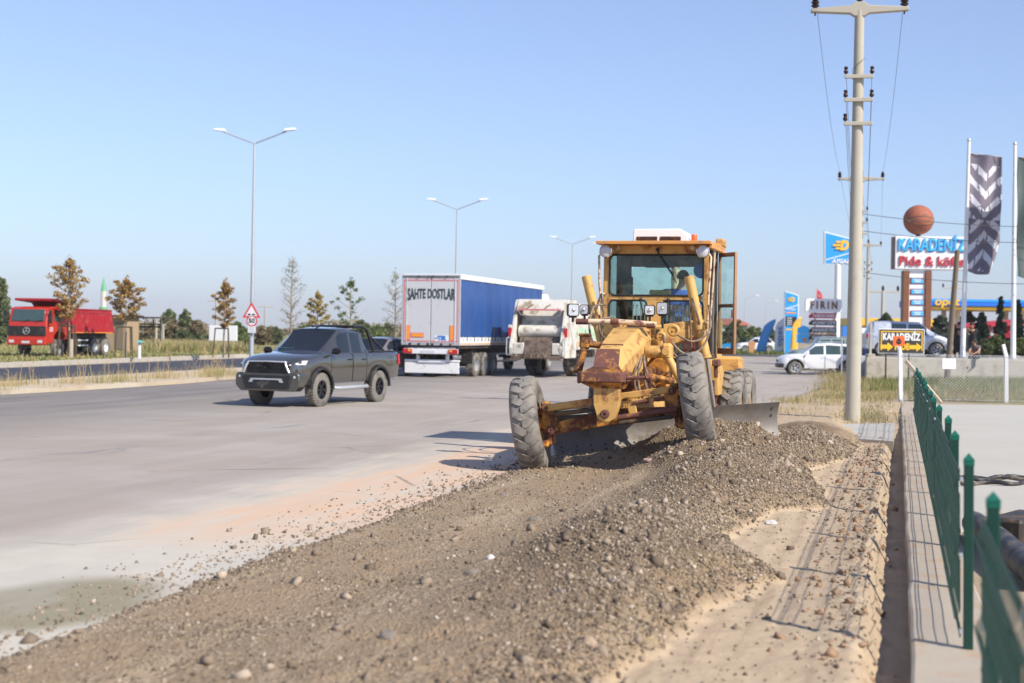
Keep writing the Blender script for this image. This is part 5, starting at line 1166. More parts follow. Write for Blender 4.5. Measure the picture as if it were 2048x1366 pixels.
for sg in (-1, 1):
    k = MB(); k.box((1.75, sg * 1.05, .82), (.04, .5, .5), .01); k.build('mud_flap', M['black'], lo)
    k = MB(); k.tube([(2.6 + .6 * math.cos(R(q)), sg * 1.05, .55 + .62 * math.sin(R(q))) for q in range(15, 181, 15)], .04, 4); k.build('mudguard', M['black'], lo)
k = MB(); k.tube([(3.9, -1, .52), (3.9, 1, .52)], .09, 8); k.tube([(2.6, -1, .52), (2.6, 1, .52)], .09, 8); k.tube([(5.22, -1, .52), (5.22, 1, .52)], .09, 8); k.build('axle', M['darksteel'], lo)
# tractor unit ahead of the trailer
k = MB(); k.prism([(13.75, 1.0), (16.1, 1.0), (16.15, 2.6), (15.75, 3.35), (14.9, 3.95), (13.9, 3.95), (13.75, 3.6)], -1.22, 1.22, PXZ); k.build('tractor_cab', M['white'], lo, 30, bevel=.06)
k = MB(); k.box((14.2, 0, .85), (5.4, .9, .3), .02); k.build('tractor_frame', M['darksteel'], lo)
for x in (12.2, 15.4):
    for sg in (-1, 1): road_wheel(lo, x, sg * 1.05, .52, .32, .30, sg, M['tyre'], M['galv'], truck=True)
for sg in (-1, 1):
    k = MB(); k.box((15.9, sg * 1.42, 2.5), (.15, .22, .5), .03); k.build('tractor_mirror', M['black'], lo)
    k = MB(); k.box((15.2, sg * 1.225, 2.35), (.9, .02, .7), .01); k.build('tractor_window', M['carglass'], lo)

# ---------------------------------------------------------------- refuse lorry, seen from behind
M['binwhite'] = pm('dirty_cream_paint', (.64, .61, .535), .5, var=.1, dirt=(.30, .23, .15), amt=.36, dscale=2.2)
M['binrust'] = pm('worn_brown_hopper', (.20, .15, .11), .7, .2, var=.35, dirt=(.09, .06, .045), amt=.5, dscale=3)
M['bingreen'] = pm('faded_green_band', (.42, .60, .42), .5, var=.1)
BA = A(1071, 700, 62.0); bfw = Vector((.30, .954, 0)).normalized()
gt = thing('refuse_lorry', 'dirty white refuse lorry seen from behind, its hopper open', 'refuse lorry', (BA.x, BA.y, 0), math.atan2(bfw.y, bfw.x))
prof = [(.05, .95), (-.02, 1.30), (.35, 2.1), (.80, 3.25), (.95, 3.42), (2.3, 3.42), (2.3, .85), (.5, .85)]
for sg in (-1, 1):
    y0 = 1.06 if sg > 0 else -1.22
    k = MB(); k.prism(prof, -y0 - .16, -y0, PXZ); k.build('tailgate_side', M['binwhite'], gt, 30, bevel=.02)
k = MB(); k.hexa([(.55, -1.06, 2.95), (.55, 1.06, 2.95), (1.0, 1.06, 2.95), (1.0, -1.06, 2.95)], [(.86, -1.06, 3.42), (.86, 1.06, 3.42), (1.0, 1.06, 3.44), (1.0, -1.06, 3.44)]); k.build('tailgate_header', M['binwhite'], gt, 30)
k = MB(); k.box((.53, 0, 2.97), (.04, 2.0, .07), .01); k.build('red_strip', M['pinktape'], gt)
k = MB(); k.hexa([(1.05, -1.05, 1.9), (1.05, 1.05, 1.9), (1.1, 1.05, 1.9), (1.1, -1.05, 1.9)], [(1.5, -1.05, 3.0), (1.5, 1.05, 3.0), (1.55, 1.05, 3.0), (1.55, -1.05, 3.0)]); k.build('packer_plate', M['binwhite'], gt, 30)
k = MB(); k.prism([(.9 + .35 * math.cos(R(q)), 2.0 + .30 * math.sin(R(q))) for q in range(0, 360, 30)], -.98, .98, PXZ); k.build('packer_drum', M['binwhite'], gt, 40)
k = MB(); k.hexa([(.45, -.9, 1.45), (.45, .9, 1.45), (1.3, .9, 1.0), (1.3, -.9, 1.0)], [(.75, -.9, 1.95), (.75, .9, 1.95), (1.35, .9, 1.95), (1.35, -.9, 1.95)]); k.build('hopper_blade', M['binrust'], gt, 30)
k = MB(); k.box((1.75, 0, 2.0), (.1, 2.1, 2.3), .01); k.box((1.2, 1.04, 2.2), (1.1, .03, 1.8), .01); k.box((1.2, -1.04, 2.2), (1.1, .03, 1.8), .01); k.build('hopper_lining', M['darksteel'], gt)
k = MB(); k.hexa([(-.05, -.70, .98), (-.05, .52, .98), (.05, .52, .98), (.05, -.70, .98)], [(.10, -.70, 1.62), (.10, .52, 1.62), (.2, .52, 1.62), (.2, -.70, 1.62)]); k.build('hopper_lip', M['binrust'], gt, 30)
k = MB(); k.box((.12, .80, 1.25), (.2, .52, .52), .04); k.nx(); k.box((.12, -.88, 1.25), (.2, .34, .52), .04); k.build('tailgate_sill', M['binwhite'], gt)
k = MB(); k.box((.0, 0, .88), (.25, 2.2, .14), .02); k.build('rear_beam', M['binrust'], gt)
for y in (-.5, -.15, .2, .5):
    k = MB(); k.tube([(-.02, y, .95), (-.22, y * .9, .90), (-.25, y * .8, 1.04)], .05, 6); k.build('bin_hook', M['binrust'], gt)
for sg in (-1, 1):
    k = MB(); k.box((-.1, sg * .98, .78), (.4, .55, .06), .01); k.build('foot_board', M['binrust'], gt)
    k = MB(); k.box((.30, sg * 1.27, 2.02), (.1, .16, .50), .02); kk = k.build('tail_light', M['redlamp'], gt)
    k = MB(); k.box((.27, sg * 1.27, 2.22), (.08, .165, .14), .02); k.build('lamp_housing', M['binwhite'], kk)
    k = MB(); k.tube([(.05, sg * 1.27, .95), (-.05, sg * 1.32, 1.0), (-.02, sg * 1.32, 1.7), (.15, sg * 1.27, 1.75)], .025, 6); k.build('grab_handle', M['galv'], gt)
    k = MB(); k.tube([(.75, sg * 1.2, 2.9), (1.9, sg * 1.2, 1.2)], .05, 8); k.tube([(.5, -sg * .0 + sg * 1.0, 2.95), (.7, sg * .9, 2.75), (.9, sg * .7, 2.7)], .03, 6); k.build('hydraulic_ram', M['galv'], gt)
for y in (-.45, .35):
    k = MB(); k.tube([(.70, y, 3.20), (.58, y + .12, 3.12), (.52, y + .22, 3.02)], .025, 6); k.build('hose', M['hose'], gt)
k = MB(); k.box((5.2, 0, 2.25), (5.8, 2.42, 2.1), .05); bd_ = k.build('refuse_body', M['binwhite'], gt)
for sg in (-1, 1):
    k = MB(); k.box((5.2, sg * 1.215, 1.95), (5.5, .012, .5)); k.build('green_band', M['bingreen'], bd_, 0)
    k = MB(); k.box((5.2, sg * 1.215, 1.48), (5.5, .016, .22)); k.build('lower_band', M['yellow2'], bd_, 0)
    for x in (2.5, 3.9, 5.3, 6.7, 8.0):
        k = MB(); k.box((x, sg * 1.225, 2.3), (.08, .05, 2.0), .01); k.build('body_rib', M['binwhite'], bd_)
k = MB(); k.box((5.5, 0, .95), (9.5, .9, .3), .02); k.build('chassis', M['darksteel'], gt)
k = MB(); k.prism([(8.4, .8), (10.3, .8), (10.35, 1.9), (10.1, 2.85), (8.4, 2.9)], -1.2, 1.2, PXZ); k.build('cab', M['binwhite'], gt, 30, bevel=.05)
for x, du in ((3.2, True), (9.2, False)):
    for sg in (-1, 1): road_wheel(gt, x, sg * 1.02, .50, .29, .29, sg, M['tyre'], M['galv'], truck=True, dual=du)
for sg in (-1, 1):
    k = MB(); k.tube([(3.2 + .58 * math.cos(R(q)), sg * .98, .5 + .6 * math.sin(R(q))) for q in range(10, 175, 15)], .05, 4); k.box((2.55, sg * .98, .72), (.03, .6, .5), .01); k.build('mudguard', M['black'], gt)

# ---------------------------------------------------------------- red tipper lorry on the far verge
M['tipred'] = pm('tipper_red', (.40, .010, .020), .5, var=.12, scale=1.6, dirt=(.36, .07, .06), amt=.3)
M['cabred'] = pm('cab_orange_red', (.50, .030, .014), .38, var=.06, coat=.3)
p1, p2 = G(113, 713.5, VZ), G(214, 711.5, VZ); fwd = (p1 - p2); fwd.z = 0; fwd.normalize(); fwd = (Vector((-.22, -.975, 0))).normalized(); lf = Vector((-fwd.y, fwd.x, 0))
tp = thing('tipper_lorry', 'red tipper lorry with a canopy over its cab on the verge', 'tipper lorry', tuple(p1 - lf * 1.0 - fwd * 5.3) [:2] + (VZ,), math.atan2(fwd.y, fwd.x))
tp.scale = (.94, .94, .94)
# cab: front at x = 7.1
k = MB(); k.prism([(4.75, 1.0), (4.75, 2.90), (6.45, 2.95), (6.82, 2.85), (7.05, 2.05), (7.12, 1.7), (7.12, .78), (6.25, .78), (6.18, 1.25), (5.95, 1.45), (5.6, 1.52), (5.25, 1.45), (5.02, 1.25), (4.95, 1.0)], -1.24, 1.24, PXZ); cb = k.build('cab', M['cabred'], tp, 30, bevel=.06)
k = MB(); k.hexa([(7.085, -1.08, 2.08), (7.085, 1.08, 2.08), (7.02, 1.08, 2.06), (7.02, -1.08, 2.06)], [(6.885, -1.02, 2.78), (6.885, 1.02, 2.78), (6.8, 1.02, 2.78), (6.8, -1.02, 2.78)]); k.build('windscreen', M['carglass2'], cb, 30, bevel=.03)
for y in (-.4, .45):
    k = MB(); k.tube([(7.12, y, 2.06), (7.10, y + .55, 2.16)], .014, 6); k.build('wiper', M['black'], cb)
for sg in (-1, 1):
    k = MB(); k.prism([(5.35, 2.1), (6.3, 2.1), (6.15, 2.75), (5.35, 2.75)], -(sg * 1.235 + .02), -(sg * 1.235 - .02), PXZ); k.build('side_window', M['carglass2'], cb, 30)
    k = MB(); k.box((7.0, sg * 1.46, 2.35), (.12, .18, .75), .03); k.tube([(6.85, sg * 1.25, 2.85), (7.0, sg * 1.45, 2.75)], .02, 6); k.build('mirror', M['black'], cb)
    k = MB(); k.box((7.22, sg * .92, .90), (.08, .36, .20), .03); k.build('headlight', M['lens'], tp)
    k = MB(); k.box((5.6, sg * 1.10, .62), (.7, .3, .07), .01); k.build('cab_step', M['darksteel'], tp)
    for i in range(3):
        k = MB(); k.box((6.55, sg * 1.247, 1.72 - .10 * i), (.36, .008, .045)); k.build('side_stripe', M['white'], cb, 0)
k = MB(); k.prism([(-1.22, 1.24), (1.22, 1.24), (1.22, 1.80), (-1.22, 1.80)], 7.08, 7.165, PYZ); gl_ = k.build('grille', M['black'], cb, 30, bevel=.02)
for i in range(5):
    k = MB(); k.box((7.17, 0, 1.32 + .10 * i), (.02, 1.7, .025), .004); k.build('grille_slat', M['darksteel'], gl_)
k = MB(); loop_tube(k, [(7.195, .20 * math.cos(2 * math.pi * i / 24), 1.52 + .20 * math.sin(2 * math.pi * i / 24)) for i in range(24)], .018)
for q in (90, 210, 330): k.tube([(7.195, 0, 1.52), (7.195, .19 * math.cos(R(q)), 1.52 + .19 * math.sin(R(q)))], .02, 6)
k.build('star_emblem', M['reflector'], gl_)
k = MB(); k.box((7.12, 0, .88), (.26, 2.50, .40), .05); bp_ = k.build('front_bumper', M['cabred'], tp)
k = MB(); k.box((7.255, 0, .86), (.01, .52, .13)); k.build('number_plate', M['lens'], bp_)
k = MB(); k.tube([(7.15, -.3, .72), (7.2, -.3, .58), (7.2, .3, .58), (7.15, .3, .72)], .03, 6); k.build('tow_bar', M['black'], bp_)
k = MB(); k.box((3.4, 0, .92), (6.9, .85, .32), .02); k.box((1.7, 0, 1.24), (5.0, 1.5, .34), .02); k.build('chassis', M['darksteel'], tp)
k = MB(); k.box((4.5, 0, 1.45), (.5, 2.0, .8), .03); k.box((3.3, 1.0, .85), (.7, .35, .5), .04); k.build('tank', M['darksteel'], tp)
# tipper body with ribs and slots
k = MB(); k.prism([(-1.0, 1.42), (4.25, 1.42), (4.25, 2.85), (-.55, 2.85), (-.62, 2.7), (-.75, 1.9)], -1.25, 1.25, PXZ); body = k.build('tipper_body', M['tipred'], tp, 30, bevel=.02)
for sg in (-1, 1):
    for i in range(10):
        k = MB(); k.box((.0 + .42 * i, sg * 1.252, 2.62), (.17, .012, .055)); k.build('slot', M['black'], body, 0)
        k = MB(); k.box((-.15 + .45 * i, sg * 1.255, 2.0), (.035, .03, 1.05), .008); k.build('side_rib', M['tipred'], body)
    k = MB(); k.box((1.8, sg * 1.255, 1.44), (4.9, .05, .05), .01); k.build('orange_strip', M['orangelamp'], body)
    k = MB(); k.box((1.85, sg * 1.25, 2.86), (4.8, .09, .08), .02); k.build('top_edge', M['tipred'], body)
k = MB(); k.prism([(4.1, 2.80), (4.3, 2.80), (4.75, 3.18), (6.55, 3.30), (6.55, 3.44), (4.3, 3.32), (4.1, 2.95)], -1.18, 1.18, PXZ); k.build('cab_canopy', M['tipred'], body, 30, bevel=.02)
for x, du in ((5.6, False), (1.35, True), (0.0, True)):
    for sg in (-1, 1): road_wheel(tp, x, sg * 1.06, .53, .30, .29, sg, M['tyre'], M['white'] if x < 3 else M['galv'], truck=True, dual=du)
for sg in (-1, 1):
    for x in (1.35, .0):
        k = MB(); k.tube([(x + .62 * math.cos(R(q)), sg * 1.06, .53 + .64 * math.sin(R(q))) for q in (20, 45, 70, 90, 110, 135, 160)], .05, 4); k.build('mudguard', M['black'], tp)
    k = MB(); k.tube([(2.2, sg * 1.15, .98), (3.4, sg * 1.15, .98)], .05, 4); k.tube([(2.2, sg * 1.15, .66), (3.4, sg * 1.15, .66)], .05, 4); k.build('side_guard', M['white'], tp)

# ================================================================ POLES, LAMPS, WIRES
INS = [(.02, 0), (.05, .02), (.05, .05), (.09, .07), (.10, .10), (.055, .12), (.09, .15), (.10, .18), (.055, .20), (.085, .23), (.09, .26), (.05, .28), (.04, .33), (.001, .34)]
M['insul'] = pm('brown_glazed_insulator', (.035, .014, .012), .2, var=.2)
M['wire'] = pm('weathered_wire', (.12, .11, .11), .5, .4)
def util_pole(base, label, yaw, h=9.75, lower=True, full=True, arm=2.26):
    r = thing('utility_pole', label, 'utility pole', tuple(base), yaw, 'concrete utility poles along the verge'); heads = []
    k = MB(); n = 14; k.tube([(0, 0, -.3 + (h + .3) * i / n) for i in range(n + 1)], [.185 - .075 * i / n for i in range(n + 1)], 20); k.build('shaft', M['polecon'], r, 60)
    a = arm / 2
    k = MB(); k.prism([(-a, h - .02), (-a, h + .06), (-.20, h + .12), (-.12, h + .20), (.12, h + .20), (.20, h + .12), (a, h + .06), (a, h - .02), (.22, h - .07), (.12, h - .14), (-.12, h - .14), (-.22, h - .07)], -.10, .10, PZY); k.build('crossarm', M['polecon'], r, 30, bevel=.015)
    for u in (-a + .1, 0, a - .1):
        z = h + (.06 if u else .20); k = MB(); k.lathe(INS, 12, Tr(u, 0, z - .01)); k.tube([(u, 0, z - .16 if u else z), (u, 0, z + .02)], .018, 6); k.build('insulator', M['insul'], r, 60); heads.append(Vector((u, 0, z + .33)))
    if lower:
        for i, z in enumerate((8.17, 7.62, 7.06)):
            k = MB(); k.box((0, -.16, z), (.66, .07, .09), .008); br = k.build('bracket_arm', M['polecon'], r)
            for u in (-.30, .30):
                if i == 2 and u > 0: continue
                k = MB(); k.lathe([(.02, -.08), (.02, .03), (.05, .05), (.055, .10), (.03, .13), (.05, .16), (.04, .20), (.001, .21)], 10, Tr(u, -.16, z + .03)); k.build('insulator', M['insul'], br, 60); heads.append(Vector((u, -.16, z + .2)))
        k = MB()
        k.tube([(.13, -.14, 8.6), (-.15, -.13, 8.35), (-.14, -.1, 8.1)], .008, 4); k.build('tie_wire', M['wire'], r, 60)
    Mw = Matrix.Translation(base) @ Matrix.Rotation(yaw, 4, 'Z'); return r, [Mw @ p for p in heads]
pole_b = [G(1705, 840), A(1716, 720, 70), A(1733, 700, 120)]
for p in pole_b[1:]: p.z = 0
pole_b[0].z = -.05
L_ = ['tall grey concrete utility pole standing beside the gravel verge', 'second concrete utility pole, seen just behind the nearest one', 'third concrete utility pole beside the station signs']
heads = []
for p, l in zip(pole_b, L_): heads.append(util_pole(p, l, YAW * .6)[1])
def wire(p, q, sag, label, r=.0065, group='overhead wires'):
    k = MB(); k.tube([p.lerp(q, i / 14) - Vector((0, 0, sag * 4 * (i / 14) * (1 - i / 14))) for i in range(15)], r, 5, caps=False); o = k.build('overhead_wire', M['wire'], None, 60); tag(o, label, 'wire', group); return o
WN = ['left top', 'middle top', 'right top', 'upper left bracket', 'upper right bracket', 'middle left bracket', 'middle right bracket', 'lowest left bracket']
for a, b, w_ in ((0, 1, 'from the near utility pole to the second'), (1, 2, 'from the second utility pole to the third')):
    for i in range(min(len(heads[a]), len(heads[b]))): wire(heads[a][i], heads[b][i], .55, 'wire on the %s insulator %s' % (WN[i], w_))
# smaller far poles
for i, (px, top, Y, lab) in enumerate(((1764, 582, 190, 'distant utility pole right of the third pole, above the yellow roof'), (1906, 575, 260, 'distant lattice-topped pole behind the blue station canopy'))):
    b = A(px, 690, Y); b.z = 0; h = A(px, top, Y).z
    r = thing('utility_pole', lab, 'utility pole', tuple(b), 0, 'concrete utility poles along the verge')
    k = MB(); k.tube([(0, 0, 0), (0, 0, h)], [.28, .2], 10); k.build('shaft', M['polecon'], r, 60)
    k = MB(); k.box((0, 0, h - .1), (4.2, .2, .22), .02); k.build('crossarm', M['polecon'], r)
    for u in (-2.0, 0, 2.0): k = MB(); k.lathe([(a_ * 2.2, b_ * 2.2) for a_, b_ in INS], 8, Tr(u, 0, h)); k.build('insulator', M['insul'], r, 60)
# white overhead cables crossing on the right
for i, (y0, y1) in enumerate(((428, 440), (462, 470), (545, 552))):
    a, b = A(1727, y0, 69.5), A(2300, y1 + 8, 66); wire(a, b, .35, ['upper pale cable crossing the chevron banner', 'middle pale cable crossing the restaurant sign', 'lower dark cable leaving the wooden pole'][i], .016, None)
def street_lamp(px, fork, Y, label, span=2.05, single=False, z0=.1):
    b = A(px, 700, Y); b.z = z0; h = A(px, fork, Y).z - z0
    r = thing('street_lamp', label, 'street lamp', tuple(b), R(-8), 'street lamps along the road')
    k = MB(); k.tube([(0, 0, 0), (0, 0, .5), (0, 0, h * .5), (0, 0, h)], [.135, .13, .09, .055], 14); k.build('pole', M['galv'], r, 60)
    k = MB(); k.lathe([(.20, 0), (.20, .03), (.14, .05)], 12); k.build('base_flange', M['galv'], r)
    for sg in ((1,) if single else (-1, 1)):
        k = MB(); k.tube([(0, 0, h - .05), (sg * .15, 0, h + .03), (sg * (span - .3), 0, h + .62)], .042, 8); am = k.build('arm', M['galv'], r, 60)
        k = MB(); k.hexa([(sg * (span - .42), -.14, h + .62), (sg * (span + .28), -.12, h + .70), (sg * (span + .28), .12, h + .70), (sg * (span - .42), .14, h + .62)], [(sg * (span - .36), -.10, h + .78), (sg * (span + .2), -.08, h + .82), (sg * (span + .2), .08, h + .82), (sg * (span - .36), .10, h + .78)]); k.build('lamp_head', M['white'], am, 30, bevel=.02)
    return r, b
l1, lb = street_lamp(503, 286, 77, 'double-armed street lamp rising behind the pickup, road signs on it')
street_lamp(910, 418, 106, 'double-armed street lamp rising behind the curtain-side lorry')
street_lamp(1142, 488, 144, 'double-armed street lamp rising behind the refuse lorry')
street_lamp(1222, 499, 170, 'street lamp half hidden behind the left edge of the cab')
street_lamp(1488, 598, 270, 'far double-armed street lamp right of the cab', 2.4, True)
street_lamp(1530, 608, 320, 'farthest street lamp between the cab and the blue price totem', 2.4, True)
# ---------------------------------------------------------------- road signs on the first lamp
M['signwhite'] = pm('sign_white', (.78, .78, .78), .4, var=.03); M['signred'] = pm('sign_red', (.62, .04, .05), .4, var=.06); M['signblack'] = pm('sign_black', (.015, .015, .015), .5)
def TF(p, yaw=0.0): return Matrix.Translation(p) @ Matrix.Rotation(yaw, 4, 'Z')
def tri(s, r=0): return [(0, s * .62), (-s * .54, -s * .31), (s * .54, -s * .31)]
c_ = A(503, 625, 76.75); o = thing('warning_sign', 'red-bordered triangular bumpy-road warning sign on the lamp post', 'road sign', tuple(c_), R(-6))
k = MB(); k.prism(tri(.92), -.012, .012, PZY); k.build('border', M['signred'], o)
k = MB(); k.prism([(x, y + .0) for x, y in tri(.62)], .013, .016, PZY); k.build('face', M['signwhite'], o)
k = MB(); k.prism([(-.24, -.15)] + [(-.24 + .48 * i / 16, -.15 + .10 * abs(math.sin(math.pi * 2 * i / 16))) for i in range(17)] + [(.24, -.15)], .017, .020, PZY); k.build('bump_symbol', M['signblack'], o)
c_ = A(503.5, 642, 76.75); o = thing('speed_sign', 'round red-bordered speed limit sign below the triangle', 'road sign', tuple(c_), R(-6))
k = MB(); k.lathe([(.30, -.012), (.30, .012)], 30, Rt('X', 90)); k.build('border', M['signred'], o)
k = MB(); k.lathe([(.23, .013), (.23, .016)], 30, Rt('X', 90)); k.build('face', M['signwhite'], o)
text_obj('50', .34, M['signblack'], 'numerals', o, UPX @ Tr(0, 0, .020), .002, .012)
c_ = A(503.5, 659, 76.75); o = thing('supplementary_plate', 'small white plate below the speed limit sign', 'road sign', tuple(c_), R(-6))
k = MB(); k.box((0, 0, 0), (.44, .02, .36), .005); k.build('plate', M['signwhite'], o)
for i in range(3): k = MB(); k.box((0, -.013, .09 - .09 * i), (.3, .004, .03)); k.build('print_line', M['galv'], o, 0)

# ================================================================ FENCES
fe = thing('mesh_fence', 'green welded mesh fence with pointed posts on the concrete wall', 'fence', tuple(ST(.458, 0)), YAW)
SP = 2.325; T0 = 2.43
post_t = [T0 + SP * i for i in range(16)]
k = MB(); k.box((0, 0, .60), (.060, .060, 1.20), .006); pm0 = k.build('post', M['greenfence'], fe)
k = MB(); k.lathe([(.047, 1.195), (.047, 1.205), (.001, 1.245)], 4, Rt('Z', 45), caps=False); k.box((0, 0, 1.18), (.066, .066, .03), .004); cp0 = k.build('post_cap', M['greencap'], pm0)
k = MB()
for z in (.12, .6, 1.08): k.nx(); k.box((-.045, 0, z), (.02, .06, .03), .004)
k.build('clamp', M['galv'], pm0); CL = [x for x in bpy.data.objects if x.parent == pm0 and x.name.startswith('clamp')]
nw = 46; pk_ = MB(); z0, z1 = .06, 1.13; f0 = .025
def fold(z):
    for zc in (.18, .60, 1.02):
        if abs(z - zc) < .05: return -.03 * (1 - abs(z - zc) / .05)
    return 0.0
zz = [z0, .13, .18, .23, .55, .60, .65, .97, 1.02, 1.07, z1]
for i in range(nw + 1):
    y = .04 + (SP - .08) * i / nw; pk_.tube([(fold(z), y, z) for z in zz], .0028, 4, caps=False)
for z in (.065, .13, .18, .23, .40, .55, .60, .65, .80, .97, 1.02, 1.07, 1.125): pk_.tube([(fold(z) - .004, .03, z), (fold(z) - .004, SP - .03, z)], .0032, 4, caps=False)
pn0 = pk_.build('mesh_panel', M['greenwire'], fe, 0)
pn0['label'] = 'welded green wire panel with folded ridges'
for i, tv in enumerate(post_t):
    if i == 0: o = pm0
    else:
        o = pm0.copy(); col.objects.link(o); c = cp0.copy(); col.objects.link(c); c.parent = o
        for cl0 in CL: d = cl0.copy(); col.objects.link(d); d.parent = o
    o.location = (0, tv, -.01); o.rotation_euler = (R(random.uniform(-.6, .6)), R(random.uniform(-.8, .8)), 0)
    if i < len(post_t) - 1 and i != 2:                      # one panel is missing between the two nearest posts in view
        q = pn0 if i == 0 else pn0.copy()
        if i: col.objects.link(q)
        q.location = (-.045, tv, 0); q.rotation_euler = (0, R(random.uniform(-1.2, 1.2)), 0)
# chain-link fence with cranked concrete posts, at the end of the yard
cf = thing('chain_link_fence', 'chain-link fence on cranked white concrete posts behind the yard', 'fence', (0, 0, 0))
cl_a, cl_b = A(1801, 800, 44.5), A(2012, 803, 44.5); cl_a.z = cl_b.z = 0; cdir = (cl_b - cl_a).normalized(); cstep = (cl_b - cl_a).length
def crank(p, lean=0):
    k = MB(); k.tube([p, p + Vector((lean, 0, 1.45)), p + Vector((lean - .10, 0, 1.82))], [.085, .075, .065], 4); return k.build('post', M['white'], cf, 20)
for i in range(3): crank(cl_a + cdir * cstep * i, -.02)
k = MB(); p0, p1 = A(1812, 722, 44.2), G(1882, 806); k.tube([p0, p1], .07, 4); k.build('brace', M['palewood'], cf, 20)
k = MB(); Lf = cstep * 2; Hf = 1.40; cs = .10; n = int((Lf + Hf) / cs)
for i in range(n):
    for dr in (1, -1):
        x0 = i * cs - (Hf if dr > 0 else 0); xa, za, xb, zb = (x0, 0, x0 + Hf, Hf) if dr > 0 else (x0, Hf, x0 + Hf, 0)
        if xa < 0: za += (0 - xa) * (1 if dr > 0 else -1); xa = 0
        if xb > Lf: zb -= (xb - Lf) * (1 if dr > 0 else -1); xb = Lf
        if xb - xa < .02: continue
        k.tube([cl_a + cdir * xa + Vector((0, -.09, .06 + za)), cl_a + cdir * xb + Vector((0, -.09, .06 + zb))], .0045, 3, caps=False)
for z in (.06, 1.46): k.tube([cl_a + Vector((0, -.09, z)), cl_a + cdir * Lf + Vector((0, -.09, z))], .007, 4, caps=False)
wm_ = k.build('wire_mesh', M['galv'], cf, 0); wm_['kind'] = 'stuff'
k = MB(); k.box(A(1898, 727.5, 44.0), (.42, .02, .33), .004); tag(k.build('blank_notice', M['signwhite'], None), 'blank pale notice board hung on the chain-link fence', 'notice')
# weathered wooden pole leaning behind the fence, with its foot
wp = thing('wooden_pole', 'leaning weathered wooden pole behind the chain-link fence', 'pole', tuple(G(1893, 769)), 0)
tp_ = A(1915, 500, 60) - G(1893, 769); k = MB(); k.tube([(0, 0, -.2), tuple(tp_ * .5), tuple(tp_)], [.15, .13, .11], 10); k.build('shaft', M['wood'], wp, 60)
k = MB(); k.box((-.4, -.2, .12), (1.3, .25, .16), .03, ('Y', R(-12))); k.box((.3, -.1, .14), (.9, .3, .16), .03, ('Y', R(18))); k.build('foot_timber', M['wood'], wp)
k = MB(); a_ = G(1900, 771); b_ = G(1950, 783); k.box(((a_.x + b_.x) / 2, (a_.y + b_.y) / 2, .10), (1.5, .6, .05), .01, ('Y', R(7))); tag(k.build('metal_sheet', M['galv'], None), 'grey metal sheet lying in the grass behind the fence', 'sheet')

# ================================================================ SIGNS ON THE RIGHT
M['sblue'] = pm('sign_blue', (.025, .33, .80), .4, var=.04); M['sblue2'] = pm('sign_sky_blue', (.06, .45, .85), .4, var=.05); M['syellow'] = pm('sign_yellow', (.85, .50, .03), .4, var=.05)
M['sbrown'] = pm('sign_brown', (.20, .075, .03), .5, var=.1); M['sred'] = pm('sign_letter_red', (.50, .03, .05), .45); M['sdark'] = pm('sign_dark', (.04, .038, .036), .5, var=.1); M['maroon'] = pm('sign_maroon', (.33, .05, .06), .5, var=.1)
def board(name, root, x, z, w, h, m, d=.10, y=0.0, r=0.0):
    k = MB()
    if r: k.prism([(x + a, z + b) for a, b in rrect(w, h, r)], -y, -y + d, PZY)
    else: k.box((x, y - d / 2, z), (w, d, h), .01)
    return k.build(name, m, root, 30)
def txt(body, root, x, z, width, size, m, y=-.12, bold=.0, shear=0.0, name='lettering', ex=.02):
    return text_obj(body, size, m, name, root, Tr(x, y, z) @ UPX, ex, bold, None, 'CENTER', width, shear)
# --- restaurant totem with a basketball on top
Y = 95.0; u_ = Y / FPX
def P_(px, py, Y): return A(px, py, Y)
c0 = P_(1832, 690, Y); kt = thing('restaurant_totem', 'tall restaurant sign on brown columns with white lettered board', 'sign', (c0.x, c0.y, PZ), R(-2))
def loc(px, py, Y=Y, c=None): p = A(px, py, Y); q = c or c0; return p.x - q.x, p.z
zb0 = 0
def LZ(z): return z - PZ
x1, z1_ = loc(1788, 473); x2, z2_ = loc(1931, 541)
k = MB(); k.box(((x1 + x2) / 2, 0, LZ((z1_ + z2_) / 2)), (x2 - x1, .9, z1_ - z2_), .04); bx = k.build('name_board', M['whiteclean'], kt)
k = MB(); k.box((x1 - .035, .05, LZ((z1_ + z2_) / 2)), (.07, .8, (z1_ - z2_) * .98), .01); k.build('board_side', M['sbrown'], bx)
for (pa, pb) in ((1805, 1817), (1849, 1861)):
    xa, zt = loc(pa, 541); xb, _ = loc(pb, 541); k = MB(); k.box(((xa + xb) / 2, 0, LZ(zt) / 2 - .01), (xb - xa, .7, LZ(zt)), .02); k.build('column', M['sbrown'], kt)
xa, zt = loc(1817, 541); xb, _ = loc(1849, 541); k = MB(); k.box(((xa + xb) / 2, .05, LZ(zt) / 2 - .01), (xb - xa - .004, .5, LZ(zt)), .01); k.build('centre_panel', M['whiteclean'], kt)
for py in (562, 583.5, 605, 627):
    x, z = loc(1833, py); k = MB(); k.box((x, -.24, LZ(z)), (.92, .06, .40), .02); pq = k.build('menu_plate', M['maroon'], kt)
    k = MB(); k.box((x, -.28, LZ(z)), (.80, .03, .30), .01); k.build('plate_face', M['sblue2'], pq)
    for dz, w in ((.06, .5), (-.06, .38)): k = MB(); k.box((x, -.30, LZ(z) + dz), (w, .012, .055)); k.build('print_line', M['signwhite'], pq, 0)
x, z = loc(1860, 492); txt('KARADENİZ', kt, x, LZ(z), 4.4, 1.15, M['sblue2'], -.52, .02, ex=.06); txt('KARADENİZ', kt, x + .05, LZ(z) - .05, 4.4, 1.15, M['bluetxt'], -.46, .03, name='lettering_edge', ex=.01)
x, z = loc(1860, 524); txt('Pide & köfte', kt, x, LZ(z), 4.3, .90, M['sred'], -.52, .012, ex=.05)
